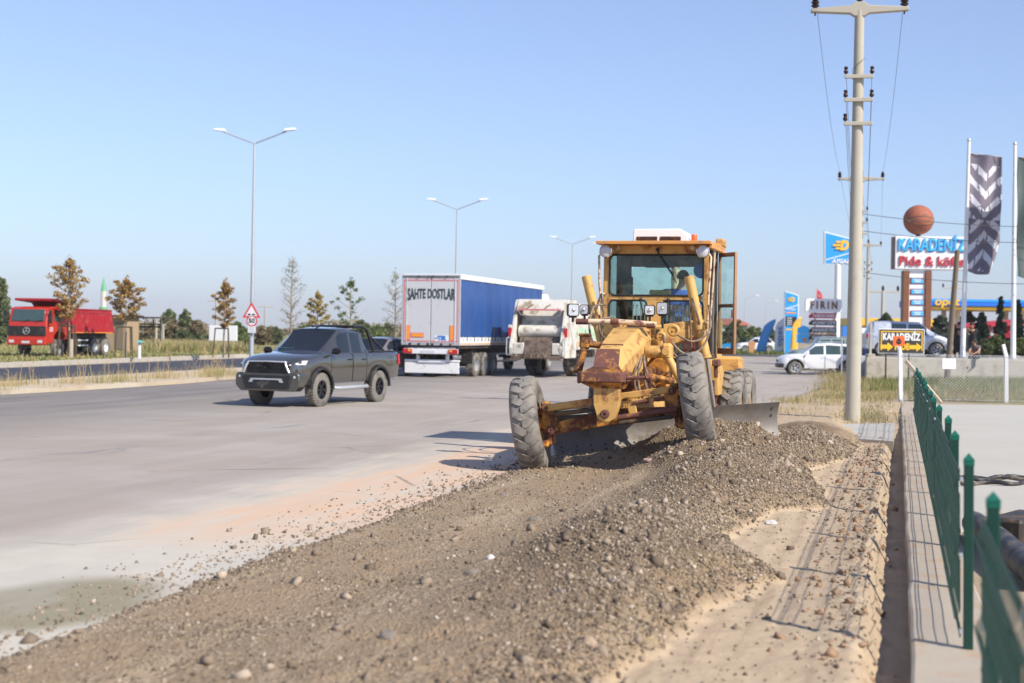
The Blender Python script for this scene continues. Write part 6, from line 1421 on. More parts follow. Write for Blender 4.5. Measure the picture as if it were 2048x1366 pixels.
# ball
M['ballor'] = pm('faded_basketball', (.36, .11, .055), .7, var=.15, scale=2, dirt=(.27, .085, .05), amt=.4); M['balltan'] = pm('basketball_tan', (.50, .25, .11), .7, var=.1)
x, z = loc(1837, 440); c_ = Vector((kt.location.x + x, kt.location.y, z)); bk = thing('basketball', 'big weathered basketball mounted on top of the restaurant sign', 'ball', tuple(c_), R(0))
k = MB(); k.ball((0, 0, 0), 1.0, 32); k.build('sphere', M['ballor'], bk, 80)
k = MB(); vv = []; ff = []
for i in range(17):
    a = R(-75 + 150 * i / 16); hgt = .32 * math.cos(R(-75 + 150 * i / 16) * 90 / 75)
    for s in (1, -1):
        zz_ = -.06 + s * hgt * .9 - .05; rr = math.sqrt(max(0, 1 - zz_ * zz_)) * 1.006; vv.append((rr * math.sin(a), -rr * math.cos(a), zz_))
for i in range(16): ff.append((2 * i, 2 * i + 2, 2 * i + 3, 2 * i + 1))
k.add(vv, ff); k.build('tan_panel', M['balltan'], bk, 80)
for q in range(2):
    k = MB(); k.tube([vv[2 * i + q] for i in range(17)], .022, 5); k.build('seam', M['sdark'], bk, 60)
k = MB(); k.tube([(0, 0, -1.2), (0, 0, -.9)], .16, 10); k.build('mount', M['sdark'], bk)
# --- arrow sign
Y2 = 60.0; c2 = A(1802, 700, Y2); ar = thing('arrow_sign', 'black and yellow arrow sign with white lettering before the van', 'sign', (c2.x, c2.y, 0), 0)
def l2(px, py): p = A(px, py, Y2); return p.x - c2.x, p.z
xa, za = l2(1757, 657); xb, zb_ = l2(1848, 708); W_, H_ = xb - xa, za - zb_; xc, zc_ = (xa + xb) / 2, (za + zb_) / 2
board('back_board', ar, xc, zc_, W_, H_, M['white'], .06, .03); board('face', ar, xc, zc_, W_ - .07, H_ - .07, M['sdark'], .02, -.032)
for (x, z, w, h) in ((xc, zc_ + H_ / 2 - .12, W_ - .16, .045), (xc - W_ / 2 + .11, zc_, .05, H_ - .26), (xc + W_ / 2 - .11, zc_, .05, H_ - .26)): board('yellow_border', ar, x, z, w, h, M['syellow'], .01, -.055)
txt('KARADENİZ', ar, xc, zc_ + .17, W_ - .34, .40, M['signwhite'], -.066, .02, ex=.004); txt('PİDE', ar, xc + .02, zc_ - .24, .62, .36, M['syellow'], -.066, .02, ex=.004)
for sx in (-.62, .60):
    k = MB(); k.prism([(xc + sx + a * .27, zc_ - .24 + b * .19) for a, b in ((-1, -.45), (.1, -.45), (.1, -1), (1, 0), (.1, 1), (.1, .45), (-1, .45))], .056, .066, PZY); k.build('arrow', M['syellow'], ar, 0)
for sx in (-.62, .35): k = MB(); k.tube([(xc + sx, .06, -.05), (xc + sx, .06, zc_)], .035, 8); k.build('post', M['darksteel'], ar)
# --- orange works warning board on the cranked post
p = A(1797.5, 682, 44.1); o = thing('works_sign', 'small orange warning board fixed on the nearest white fence post', 'sign', tuple(p), 0)
k = MB(); k.box((0, 0, 0), (.36, .02, .30), .004); k.build('board', M['orange'], o)
k = MB(); k.prism([(0, .11), (-.09, -.01), (.09, -.01)], .011, .014, PZY); k.build('warning_triangle', M['signblack'], o, 0)
k = MB(); k.prism([(.09 * math.cos(R(a)), -.02 + .09 * math.sin(R(a))) for a in range(180, 361, 20)], .0115, .0145, PZY); k.build('symbol', M['signblack'], o, 0)
k = MB(); k.tube([(.02, .03, -.9), (.02, .03, .12)], .02, 6); k.build('post', M['galv'], o)
# --- bakery sign
Y3 = 100.0; c3 = A(1645, 690, Y3); fs = thing('bakery_sign', 'white bakery board with brown letters above four banner boards', 'sign', (c3.x, c3.y, 0), R(4))
def l3(px, py): p = A(px, py, Y3); return p.x - c3.x, p.z
xa, za = l3(1610, 597); xb, zb_ = l3(1683, 625); board('name_board', fs, (xa + xb) / 2, (za + zb_) / 2, xb - xa, za - zb_, M['whiteclean'], .3, .15, .22)
txt('F I R I N', fs, (xa + xb) / 2 + .0, (za + zb_) / 2, 1.9, .74, M['sbrown'], -.17, .02, ex=.03)
xm_, _ = l3(1672, 650); k = MB(); k.tube([(xm_, .1, 0), (xm_, .1, za)], .09, 10); k.build('post', M['white'], fs)
xm_, _ = l3(1630, 650); k = MB(); k.tube([(xm_, .1, 0), (xm_, .1, za)], .05, 8); k.build('post', M['galv'], fs)
for body, py, m in (('TRABZON EKMEK', 632, M['sred']), ('AKÇAABAT KÖFTE', 646, M['sdark']), ('KARADENİZ PİDE', 660.5, M['sdark']), ('KAHVALTI SALONU', 675, M['sdark'])):
    xa, za = l3(1617, py - 5.5); xb, zb_ = l3(1672, py + 5.0); h = za - zb_
    k = MB(); k.prism([(xa, zb_), (xb, zb_), (xb, za), (xa + .22, za), (xa, za - .14)], .02, .10, PZY); bo = k.build('banner_board', m, fs, 30)
    k = MB(); k.box(((xa + xb) / 2, -.06, za + .02), (xb - xa, .07, .035), .004); k.build('red_edge', M['sred'], bo)
    txt(body, fs, (xa + xb) / 2 + .08, (za + zb_) / 2, (xb - xa) * .84, .30, M['signwhite'], -.112, .008, ex=.004)
xa, za = l3(1594, 652); xb, zb_ = l3(1617, 668); k = MB(); k.prism([(xa, zb_), (xb, zb_), (xb, za - .08), ((xa + xb) / 2, za + .05), (xa, za - .15)], -.02, .06, PZY); k.build('picture_board', M['sblue2'], fs, 30)
xa, za = l3(1592, 668); xb, zb_ = l3(1617, 686); k = MB(); k.prism([(xa, zb_), (xb, zb_), (xb, za), (xa, za)], -.02, .06, PZY); pb_ = k.build('picture_board', M['sblue2'], fs, 30)
k = MB(); k.ball(((xa + xb) / 2 + .15, -.06, zb_ + .22), .16, 10, (1, .2, 1.1)); k.build('printed_shape', M['balltan'], pb_)
# --- gas sign on a tall white pole, price totem
def dlogo(root, x, z, s, y, m, m2):
    """thick D with three speed bars"""
    k = MB(); out = [(-.20, -.5), (.10, -.5)] + [(.10 + .5 * math.cos(R(a)), .5 * math.sin(R(a))) for a in range(-80, 81, 16)] + [(.10, .5), (-.20, .5)]
    k.prism([(x + (a + .12 * b) * s, z + b * s) for a, b in out], -y, -y + .08 * s + .02, PZY)
    for zz_, x0 in ((.30, -.75), (0, -1.0), (-.30, -.70)):
        k.prism([(x + (a + .12 * b) * s, z + b * s) for a, b in ((x0, zz_ - .10), (-.18, zz_ - .10), (-.18, zz_ + .10), (x0 + .08, zz_ + .10))], -y, -y + .08 * s + .02, PZY)
    lo_ = k.build('logo', m, root, 20)
    k = MB(); k.prism([(x + (a + .12 * b) * s, z + b * s) for a, b in [(.02, -.22), (.12, -.22)] + [(.12 + .22 * math.cos(R(q)), .22 * math.sin(R(q))) for q in range(-75, 76, 25)] + [(.02, .22)]], -y + .08 * s + .022, -y + .08 * s + .034, PZY); k.build('logo_inset', m2, lo_, 0)
Y4 = 130.0; c4 = A(1676, 690, Y4); ay = thing('gas_sign', 'blue slanted gas sign on a tall white pole', 'sign', (c4.x, c4.y, .18), 0)
def l4(px, py): p = A(px, py, Y4); return p.x - c4.x, p.z - .18
P4 = [l4(1648, 529), l4(1716, 529), l4(1716, 481), l4(1648, 463)]; k = MB(); k.prism(P4, -.25, .25, PZY); k.build('panel', M['white'], ay, 30)
P5 = [l4(1650, 527), l4(1714, 527), l4(1714, 483), l4(1650, 466)]; k = MB(); k.prism(P5, .252, .28, PZY); k.build('face', M['sblue'], ay, 30)
a_, b_, c__, d_ = l4(1650, 521), l4(1650, 519), l4(1714, 501), l4(1714, 503); k = MB(); k.prism([a_, d_, c__, b_], .282, .30, PZY); k.build('white_line', M['signwhite'], ay, 0)
x, z = l4(1684, 491); dlogo(ay, x, z, .95, -.30, M['syellow'], M['sblue']); x, z = l4(1681, 523); txt('AYGAZ', ay, x, z, 1.75, .5, M['signwhite'], -.31, .02, .25)
x, zt = l4(1676, 529); k = MB(); k.tube([(x, 0, 0), (x, 0, zt)], .28, 16); k.build('pole', M['white'], ay, 60)
Y5 = 140.0; c5 = A(1583, 690, Y5); to = thing('price_totem', 'blue fuel price totem with yellow logo and black figures', 'sign', (c5.x, c5.y, .18), 0)
def l5(px, py): p = A(px, py, Y5); return p.x - c5.x, p.z - .18
k = MB(); k.prism([(l5(1568, 692)[0], 0), (l5(1597, 692)[0], 0), l5(1597, 590), l5(1569, 582)], -.2, .2, PZY); k.build('panel', M['white'], to, 30)
k = MB(); k.prism([(l5(1569.5, 692)[0], .1), (l5(1595, 692)[0], .1), l5(1595, 591.5), l5(1570, 584)], .202, .23, PZY); k.build('face', M['sblue'], to, 30)
x, z = l5(1583, 599); dlogo(to, x, z, .48, -.24, M['syellow'], M['sblue']); k = MB(); k.prism([l5(1569.5, 617), l5(1595, 609), l5(1595, 611), l5(1569.5, 619)], .232, .245, PZY); k.build('white_line', M['signwhite'], to, 0)
x, z = l5(1582, 619); txt('AYGAZ', to, x, z, .85, .26, M['signwhite'], -.25, .01, .25)
x, z = l5(1581, 626); board('strip', to, x, z, 1.0, .14, M['orangelamp'], .02, -.232)
x, z = l5(1581, 643); board('figure_panel', to, x, z, 1.05, .95, M['signblack'], .02, -.232)
for i in range(4): board('figure_row', to, x - .15, z + .32 - .21 * i, .5, .07, M['signwhite'], .01, -.253)
x, z = l5(1581, 659); board('strip', to, x, z, 1.0, .16, M['syellow'], .02, -.232)
# --- feather flags
M['clothblue'] = pm('flag_blue', (.08, .32, .72), .8, var=.1); M['clothwhite'] = pm('flag_white', (.75, .77, .80), .8, var=.05); M['clothyellow'] = pm('flag_yellow', (.85, .48, .06), .8, var=.08)
def feather(px, py0, py1, Y, w, lean, m, label, text=None, tm=None, group='feather flags on the station grass'):
    b = A(px, py1, Y); b.z = .18; h = A(px, py0, Y).z - .18; r = thing('feather_flag', label, 'flag', tuple(b), 0, group)
    k = MB(); vs_ = []; fs_ = []; n = 14
    for i in range(n + 1):
        t_ = i / n; z = .25 + (h - .25) * t_; xo = lean * t_ ** 1.3; ww = w * (1 - max(0, (t_ - .72) / .28) ** 2 * .92)
        for q in range(4): vs_.append((xo - w / 2 + (w - ww) * (1 if lean >= 0 else 0) + ww * q / 3, .05 * math.sin(q * 2 + i * .5), z))
    for i in range(n):
        for q in range(3): a = i * 4 + q; fs_.append((a, a + 1, a + 5, a + 4))
    k.add(vs_, fs_); cl_ = k.build('cloth', m, r, 60); sol = cl_.modifiers.new('thick', 'SOLIDIFY'); sol.thickness = .012
    k = MB(); k.tube([(lean * t_ ** 1.3 + (w / 2 + .02 if lean >= 0 else -w / 2 - .02), .0, h * t_) for t_ in (0, .2, .4, .6, .8, .95)], .02, 6); k.build('mast', M['darksteel'], r, 60)
    if text: text_obj(text, w * .95, tm, 'lettering', r, Tr(lean * .45, -.09, h * .5) @ Rt('Y', -90 + math.degrees(math.atan2(lean, h))) @ UPX, .004, .01, None, 'CENTER', h * .55)
feather(1522, 637, 701, 142, .95, 1.0, M['clothblue'], 'blue feather flag leaning beside the white one')
feather(1557, 636, 703, 141, .85, .12, M['clothwhite'], 'white feather flag left of the price totem', 'opet', M['bluetxt'])
feather(1588, 633, 690, 136, .75, .3, M['clothyellow'], 'yellow feather flag in front of the price totem', None)
b = A(1453, 700, 141); b.z = .18; o = thing('small_sign', 'small blue sign on the grass right of the cab', 'sign', tuple(b), 0)
k = MB(); k.prism([(-.42, .1), (.42, .1), (.42, .95), (.15, 1.05), (-.42, .95)], -.04, .04, PZY); k.build('panel', M['sblue'], o); k = MB(); k.prism([(-.1, .45), (.2, .45), (.3, .55), (.2, .65), (-.1, .65)], .041, .05, PZY); k.build('symbol', M['orangelamp'], o, 0)
b = A(1503, 700, 141); b.z = .18; o = thing('ice_cream_sign', 'tan cone-shaped sign on the grass by the blue flag', 'sign', tuple(b), 0); k = MB(); k.prism([(-.25, 0), (.15, 0), (.4, 1.1), (.1, 1.35), (-.35, 1.2)], -.08, .08, PZY); k.build('panel', M['balltan'], o, bevel=.03)
# --- national flag
Y6 = 160; b = A(1631, 690, Y6); b.z = .18; o = thing('red_flag', 'small red flag flying above the bakery sign', 'flag', tuple(b), 0); h = A(1631, 575, Y6).z - .18
k = MB(); k.tube([(0, 0, 0), (0, 0, h)], [.06, .04], 8); k.build('mast', M['galv'], o)
k = MB(); vs_ = []; fs_ = []
for i in range(9):
    for j in range(5): vs_.append((.05 + .085 * i, .08 * math.sin(i * .9), h - .1 - .28 * j * (1 - .04 * i) - .10 * i))
for i in range(8):
    for j in range(4): a = i * 5 + j; fs_.append((a, a + 1, a + 6, a + 5))
k.add(vs_, fs_); cf_ = k.build('cloth', M['signred'], o, 60)
k = MB(); loop_tube(k, [(.36 + .13 * math.cos(2 * math.pi * i / 14), -.03, h - .9 + .13 * math.sin(2 * math.pi * i / 14)) for i in range(14)], .03); k.ball((.56, -.03, h - .95), .06, 6); k.build('crescent_star', M['signwhite'], cf_)
# --- banner masts
M['bannerdark'] = pm('banner_purple_grey', (.19, .165, .21), .75, var=.15, scale=2); M['bannerwhite'] = pm('banner_white', (.66, .66, .70), .75, var=.05); M['bannergreen'] = pm('banner_grey_green', (.085, .115, .105), .75, var=.15, scale=2)
def mast(px0, py0, px1, py1, Y, label, blab, x_off, w, h, mats, pattern, px_b):
    b = A(px1, py1, Y); b.z = PZ; tpt = A(px0, py0, Y); r = thing('banner_mast', label, 'flagpole', tuple(b), 0, 'white banner masts on the forecourt'); d = tpt - b
    k = MB(); k.tube([(0, 0, 0), tuple(d)], [.13, .075], 14); k.build('pole', M['white'], r, 60); k = MB(); k.ball(tuple(d + Vector((0, 0, .06))), .10, 10); k.build('finial', M['galv'], r)
    k = MB(); k.lathe([(.24, 0), (.24, .04), (.14, .06)], 12); k.build('base_flange', M['galv'], r)
    bn = thing('banner', blab, 'banner', tuple(b), 0); nx, nz = 36, 110
    vs_ = []; fs_ = []; mi = []
    for j in range(nz + 1):
        t_ = j / nz; base = d * (1 - .055 - (h / d.length) * t_)
        for i in range(nx + 1):
            s_ = i / nx; sway = .10 * math.sin(t_ * 7 + 1) * s_ + .16 * s_ * t_ * math.sin(t_ * 3.2)
            vs_.append((base.x + x_off + w * s_ * (1 - .35 * max(0, t_ - .72) / .28 * (1 - s_ * 0)) + sway - .05, .16 * math.sin(s_ * 9 + t_ * 4) * (.3 + s_) + .1 * math.sin(t_ * 11), base.z - .12 * s_ - .35 * s_ * (1 - s_) * t_))
    for j in range(nz):
        for i in range(nx):
            a = j * (nx + 1) + i; fs_.append((a, a + 1, a + nx + 2, a + nx + 1)); mi.append(pattern((i + .5) / nx, (j + .5) / nz))
    me = bpy.data.meshes.new('cloth'); me.from_pydata(vs_, [], fs_); me.shade_smooth()
    for m in mats: me.materials.append(m)
    me.polygons.foreach_set('material_index', mi); oc = bpy.data.objects.new('cloth', me); col.objects.link(oc); oc.parent = bn; so = oc.modifiers.new('thick', 'SOLIDIFY'); so.thickness = .008
    k = MB(); q = d * .945; k.tube([tuple(q + Vector((0, 0, .02))), (q.x + x_off + w, 0, q.z - .14)], .02, 6); k.build('hanging_bar', M['galv'], bn)
def chev(s, t):
    v = (t * 6.4 + (abs(s - .5) * 1.9 if t < .55 else -abs(s - .55) * 1.9)) % 1.0
    if t < .08 or t > .97: return 0
    lane = (s * 3.2 + .25 * math.sin(t * 9)) % 1.0
    return 1 if v < .42 and .10 < lane < .97 else 0
mast(1938, 283, 1925, 716, 70, 'left white banner mast with the chevron banner', 'long purple-grey banner with white chevrons hanging from the left mast', .14, 1.5, 5.8, [M['bannerdark'], M['bannerwhite']], chev, 0)
mast(2030, 290, 2026, 716, 68, 'right white banner mast at the picture edge', 'long plain grey-green banner hanging from the right mast', .2, 1.6, 5.7, [M['bannergreen'], M['bannerwhite']], lambda s, t: 0, 0)

# ================================================================ BUILDINGS
M['canopyblue'] = pm('canopy_blue', (.012, .17, .72), .4, var=.06); M['stucco'] = pm('pale_stucco', (.62, .58, .52), .85, var=.06); M['roofred'] = pm('red_tiles', (.42, .13, .08), .8, var=.15, scale=1); M['darkshop'] = pm('dark_shop_front', (.05, .045, .05), .4, var=.3, scale=.7)
M['shopred'] = pm('shop_red', (.40, .018, .03), .45, var=.1); M['awning'] = pm('cream_awning', (.60, .56, .46), .7, var=.06)
Y7 = 125; c7 = A(1985, 690, Y7); cn = thing('station_canopy', 'blue and yellow petrol station canopy behind the restaurant sign', 'canopy', (c7.x, c7.y, PZ), R(-3))
def l7(px, py): p = A(px, py, Y7); return p.x - c7.x, p.z - PZ
xa, za = l7(1850, 597); xb, _ = l7(2200, 597); _, zb_ = l7(1900, 612); _, zc_ = l7(1900, 618)
k = MB(); k.box(((xa + xb) / 2, 5, (za + zb_) / 2), (xb - xa, 10, za - zb_), .05); k.build('fascia', M['canopyblue'], cn)
k = MB(); k.box(((xa + xb) / 2, -.02, za - .12), (xb - xa, .05, .22), .01); k.build('light_blue_band', M['sblue'], cn)
k = MB(); k.box(((xa + xb) / 2, 5, (zb_ + zc_) / 2 - .01), (xb - xa - .4, 9.6, zb_ - zc_), .03); k.build('soffit', M['syellow'], cn)
x, z = l7(1896, 603.5); txt('opet', cn, x, z, 2.2, .95, M['syellow'], -.06, .03, .2); dx_, dz_ = l7(1873, 603.5)
for px in (1930, 2060, 2160):
    x, _ = l7(px, 690)
    for yy in (2.5, 7.5): k = MB(); k.tube([(x, yy, 0), (x, yy, zc_)], .22, 12); k.build('column', M['stucco'], cn, 60)
for i, px in enumerate((1960, 2040)):
    x, _ = l7(px, 690); k = MB(); k.box((x, 4.5, .85), (.9, .6, 1.7), .05); k.build('fuel_pump', M['white'], cn)
Y8 = 106; c8 = A(2010, 690, Y8); sh = thing('shop_building', 'low dark red shop with white rays emblem and cream awning', 'building', (c8.x, c8.y, PZ), R(-6))
def l8(px, py): p = A(px, py, Y8); return p.x - c8.x, p.z - PZ
xa, za = l8(1938, 655); xb, _ = l8(2160, 640); zt = l8(2000, 640)[1]
k = MB(); k.box(((xa + xb) / 2, 4, za / 2), (xb - xa, 8, za), .03); k.build('wall', M['darkshop'], sh)
k = MB(); k.hexa([(xa - .3, -.5, za), (xb, -.5, za + .5), (xb, 8, za + .5), (xa - .3, 8, za)], [(xa - .3, -.3, za + .25), (xb, -.3, za + 1.1), (xb, 8, za + 1.1), (xa - .3, 8, za + .25)]); k.build('roof', M['shopred'], sh, 30)
x0, z0_ = l8(1990, 663); k = MB(); k.box((x0 + .4, -.08, z0_ + .05), (2.6, .14, 1.05), .02); em = k.build('emblem_board', M['shopred'], sh)
for i in range(6):
    a = R(100 + 16 * i); p0 = Vector((x0 - .1, -.17, z0_ - .30)); p1 = p0 + Vector((math.cos(a) * .85, 0, math.sin(a) * .62)); k = MB(); k.tube([p0, p1], .022, 4); k.lathe([(.07, 0), (.001, .12)], 6, Tr(p1) @ Rt('Y', 90 - math.degrees(a))); k.build('ray', M['signwhite'], em)
k = MB(); k.box((x0 + 1.25, -.17, z0_ + .12), (.62, .04, .6), .01); k.build('red_tile', M['sred'], em); k = MB(); k.hexa([(xa - .1, -.9, za - .55), (x0 - .7, -.9, za - .45), (x0 - .7, .0, za - .05), (xa - .1, .0, za - .15)], [(xa - .1, -.9, za - .50), (x0 - .7, -.9, za - .40), (x0 - .7, .0, za), (xa - .1, .0, za - .10)]); k.build('awning', M['awning'], sh, 30)
for px in (1955, 1985, 2020, 2045):
    x, _ = l8(px, 690); k = MB(); k.box((x, -.02, .95), (.8, .06, 1.8), .01); k.build('shop_window', M['carglass'], sh)
x, _ = l8(2042, 690); k = MB(); k.box((x + .5, -.12, 1.0), (.9, .1, 2.0), .02); k.build('door', M['shopred'], sh)
x, _ = l8(2040, 655); k = MB(); k.box((x + 1.2, -.2, za - .15), (3.2, .12, .8), .02); k.build('fascia_board', M['bannerwhite'], sh)
# yellow roofed hall, hoarding, cabinet
Y9 = 150; c9 = A(1772, 690, Y9); o = thing('yellow_hall', 'long building with a yellow roof edge behind the totem', 'building', (c9.x, c9.y, 0), 0); k = MB(); za = A(1772, 652, Y9).z; zt = A(1772, 637, Y9).z
k.box((1.2, 4, za / 2), (9.5, 8, za), .03); k.build('wall', M['stucco'], o); k = MB(); k.box((1.2, 4, (za + zt) / 2), (10, 8.6, zt - za), .03); k.build('roof', M['syellow'], o)
for i in range(5): k = MB(); k.box((-2.4 + 1.9 * i, -.02, za * .45), (1.1, .06, za * .5), .01); k.build('window', M['carglass'], o)
b = A(1748, 690, 80); b.z = PZ; o = thing('hoarding', 'white hoarding with pink script behind the second utility pole', 'hoarding', tuple(b), 0)
xa, za = A(1718, 656, 80).x - b.x, A(1718, 656, 80).z - PZ; xb = A(1764, 656, 80).x - b.x; k = MB(); k.box(((xa + xb) / 2, 0, za / 2), (xb - xa, .12, za), .01); k.build('panel', M['whiteclean'], o)
k = MB(); k.tube([(xa + .15 + .9 * i / 24, -.08, za - .42 + .11 * math.sin(i * 1.25) * (1 if i % 7 else 1.8)) for i in range(25)], .022, 5); k.build('script_line', M['pinktape'], o, 60)
k = MB(); k.box((xb - .22, -.07, za * .6), (.12, .02, .9)); k.build('printed_frame', M['galv'], o, 0)
b = A(1728, 735, 68.5); b.z = 0; k = MB(); k.box((0, 0, .55), (.55, .4, 1.1), .03); k.box((0, -.205, .6), (.45, .02, .8), .01); o = k.build('meter_cabinet', M['galv'], None); o.location = b; tag(o, 'grey metal cabinet at the foot of the second pole', 'cabinet')
b = A(1740, 735, 64.6); b.z = 0; k = MB(); k.box((0, 0, .62), (.34, .5, 1.24), .02); k.box((0, 0, 1.9), (.10, .10, 1.5), .01); o = k.build('gate_pillar', M['concrete'], None); o.location = b; tag(o, 'concrete gate pillar with thin post at the wall end', 'pillar')
b = A(1683, 735, 68); b.z = 0; o = thing('blue_street_sign', 'small blue street sign on a thin post beside the near pole', 'sign', tuple(b), 0); h = A(1683, 652, 68).z; k = MB(); k.tube([(0, 0, 0), (0, 0, h)], .035, 8); k.build('post', M['galv'], o); k = MB(); k.box((.16, -.05, h - .25), (.32, .03, .5), .01); k.build('panel', M['bluetxt'], o)
# red-roofed house and minaret
b = A(1462, 690, 210); b.z = 0; o = thing('house', 'white house with red roof far behind the cab door', 'house', tuple(b), R(12)); k = MB(); zt = A(1462, 650, 210).z; za = A(1462, 637, 210).z
k.box((0, 3, zt / 2), (5.2, 6, zt), .03); k.build('wall', M['stucco'], o); k = MB(); k.hexa([(-3, -.6, zt), (3, -.6, zt), (3, 6.6, zt), (-3, 6.6, zt)], [(-2.2, 2.8, za), (2.2, 2.8, za), (2.2, 3.2, za), (-2.2, 3.2, za)]); k.build('roof', M['roofred'], o, 30)
for x in (-1.5, .2, 1.7): k = MB(); k.box((x, -.02, zt * .6), (.8, .06, 1.0), .01); k.build('window', M['carglass'], o)
b = A(206, 690, 700); b.z = 0; h = A(206, 552, 700).z; o = thing('minaret', 'slender white minaret with green tip behind the tipper', 'minaret', tuple(b), 0); M['mingreen'] = pm('minaret_green', (.12, .42, .20), .6)
k = MB(); k.tube([(0, 0, 0), (0, 0, h * .72)], [1.4, 1.3], 14); k.build('shaft', M['stucco'], o, 60); k = MB(); k.lathe([(1.5, h * .34), (2.1, h * .38), (2.1, h * .42), (1.5, h * .425)], 16); k.build('balcony', M['mingreen'], o)
k = MB(); k.lathe([(1.35, h * .72), (1.1, h * .80), (.001, h)], 14, None, caps=False); k.build('cone', M['mingreen'], o)
# left side: kiosk, shelter, billboard, posts
M['tan'] = pm('tan_panel', (.40, .29, .17), .8, var=.1)
b = A(246, 700, 100); b.z = VZ; o = thing('kiosk', 'tan wooden kiosk behind the tipper body', 'kiosk', tuple(b), R(-15)); k = MB(); k.box((-.1, 0, 1.2), (1.7, 1.7, 2.4), .02); k.build('wall', M['tan'], o); k = MB(); k.box((0, -.15, 2.48), (2.2, 2.2, .12), .02); k.build('roof', M['darksteel'], o); k = MB(); k.box((.2, -.87, 1.1), (.65, .05, 1.9), .01); k.build('door', M['wood'], o)
b = A(283, 700, 104); b.z = VZ; o = thing('bus_shelter', 'open dark-framed shelter roof beside the kiosk', 'shelter', tuple(b), R(-10))
for x in (-1.0, .9):
    for y in (0, 1.3): k = MB(); k.tube([(x, y, 0), (x, y, 2.35)], .05, 8); k.build('post', M['darksteel'], o)
k = MB(); k.box((.15, .5, 2.42), (3.2, 2.2, .10), .02); k.build('roof', M['darksteel'], o); k = MB(); k.box((0, 1.32, 1.75), (1.7, .04, .12), .01); k.nx(); k.box((0, 1.32, 1.95), (1.7, .04, .08), .01); k.build('rail', M['darksteel'], o); k = MB(); k.box((0, 1.0, .45), (1.6, .4, .06), .01); k.build('bench', M['wood'], o)
b = A(446, 700, 112); b.z = VZ; o = thing('billboard', 'blank white billboard on two posts beyond the verge', 'billboard', tuple(b), R(-6)); xa, za = A(418, 651, 112).x - b.x, A(446, 651, 112).z - VZ; xb, zb_ = A(475, 682, 112).x - b.x, A(446, 682, 112).z - VZ
k = MB(); k.box(((xa + xb) / 2, 0, (za + zb_) / 2), (xb - xa, .18, za - zb_), .02); k.build('panel', M['signwhite'], o)
for x in (-.75, .8): k = MB(); k.tube([(x, .05, 0), (x, .05, zb_ + .1)], .08, 8); k.build('post', M['white'], o)
for i, (px, yt, Y, lab) in enumerate(((312, 637, 125, 'leftmost of the white posts by the bushes'), (321, 634, 128, 'tallest of the white posts by the bushes'), (326, 648, 131, 'shortest of the white posts by the bushes'), (431, 600, 135, 'white power pole with crossbar behind the billboard'), (529, 612, 150, 'thin white pole seen just above the pickup'), (268, 628, 140, 'pale pole behind the shelter'))):
    b = A(px, 700, Y); b.z = VZ; h = A(px, yt, Y).z - VZ; o = thing('power_pole', lab, 'pole', tuple(b), 0, 'pale poles beyond the verge'); k = MB(); k.tube([(0, 0, 0), (0, 0, h)], [.12, .08], 8); k.build('shaft', M['polecon'], o, 60)
    k = MB(); k.box((0, 0, h - .1), (1.6 if i in (3, 4) else .6, .08, .08), .01); k.build('crossarm', M['polecon'], o)
b = A(278, 718, 76); b.z = VZ; b = G(279, 718, VZ); o = thing('bollard', 'white concrete bollard with teal cap on the verge', 'bollard', tuple(b), 0); k = MB(); k.box((0, 0, .45), (.14, .14, .9), .015); k.build('post', M['white'], o); M['teal'] = pm('teal', (.12, .45, .42), .6); k = MB(); k.lathe([(.26, .9), (.001, 1.02)], 8, None); k.build('cap', M['teal'], o)
b = G(143, 716, VZ); o = thing('bollard', 'pale concrete bollard in front of the tipper wheels', 'bollard', tuple(b), 0); k = MB(); k.box((0, 0, .5), (.13, .13, 1.0), .015); k.build('post', M['palewood'], o); k = MB(); k.box((0, 0, 1.01), (.15, .15, .03), .01); k.build('cap', M['concrete'], o)

# ================================================================ PEOPLE BY THE MAST
def stand(dx=0, reach=1, up=.0, lean=0.0):
    J = dict(pelvis=(0, 0, .93), waist=(.01 * lean, 0, 1.08), chest=(.06 * lean, 0, 1.28), neckb=(.10 * lean, 0, 1.43), neck=(.11 * lean, -.01, 1.50), jaw=(.12 * lean + .02 * reach, -.02, 1.56), head=(.13 * lean + .02 * reach, -.01, 1.64), crown=(.13 * lean + .02 * reach, .0, 1.71),
             shl=(-.19 + .08 * lean, 0, 1.38), shr=(.19 + .08 * lean, 0, 1.38), hipl=(-.10, 0, .88), hipr=(.10, 0, .88), knl=(-.12, -.02, .48), knr=(.13, .0, .48), anl=(-.13, .02, .08), anr=(.14, .03, .08), tol=(-.14, -.14, .04), tor=(.16, -.13, .04))
    a, b = ('r', 'l') if reach > 0 else ('l', 'r')
    J['el' + a] = (reach * .40, -.08, 1.30 + up); J['wr' + a] = (reach * .62, -.12, 1.36 + up * 1.5); J['ha' + a] = (reach * .70, -.12, 1.40 + up * 1.6)
    J['el' + b] = (reach * .12, -.26, 1.20 + up); J['wr' + b] = (reach * .36, -.30, 1.30 + up * 1.3); J['ha' + b] = (reach * .44, -.30, 1.34 + up * 1.4)
    return J
pg = 'people beside the banner mast'
q = A(1914.5, 713, 70.4); person('person in black clothes holding the mast from its left', stand(0, 1, .02, .4), (M['blackcloth'], M['blackcloth'], 0), (q.x, q.y, PZ), R(8), group=pg)
q = A(1946, 713, 71); person('person in black clothes stretching both arms towards the mast', stand(0, -1, .16, -.5), (M['blackcloth'], M['blackcloth'], 0), (q.x, q.y, PZ), R(-20), group=pg)
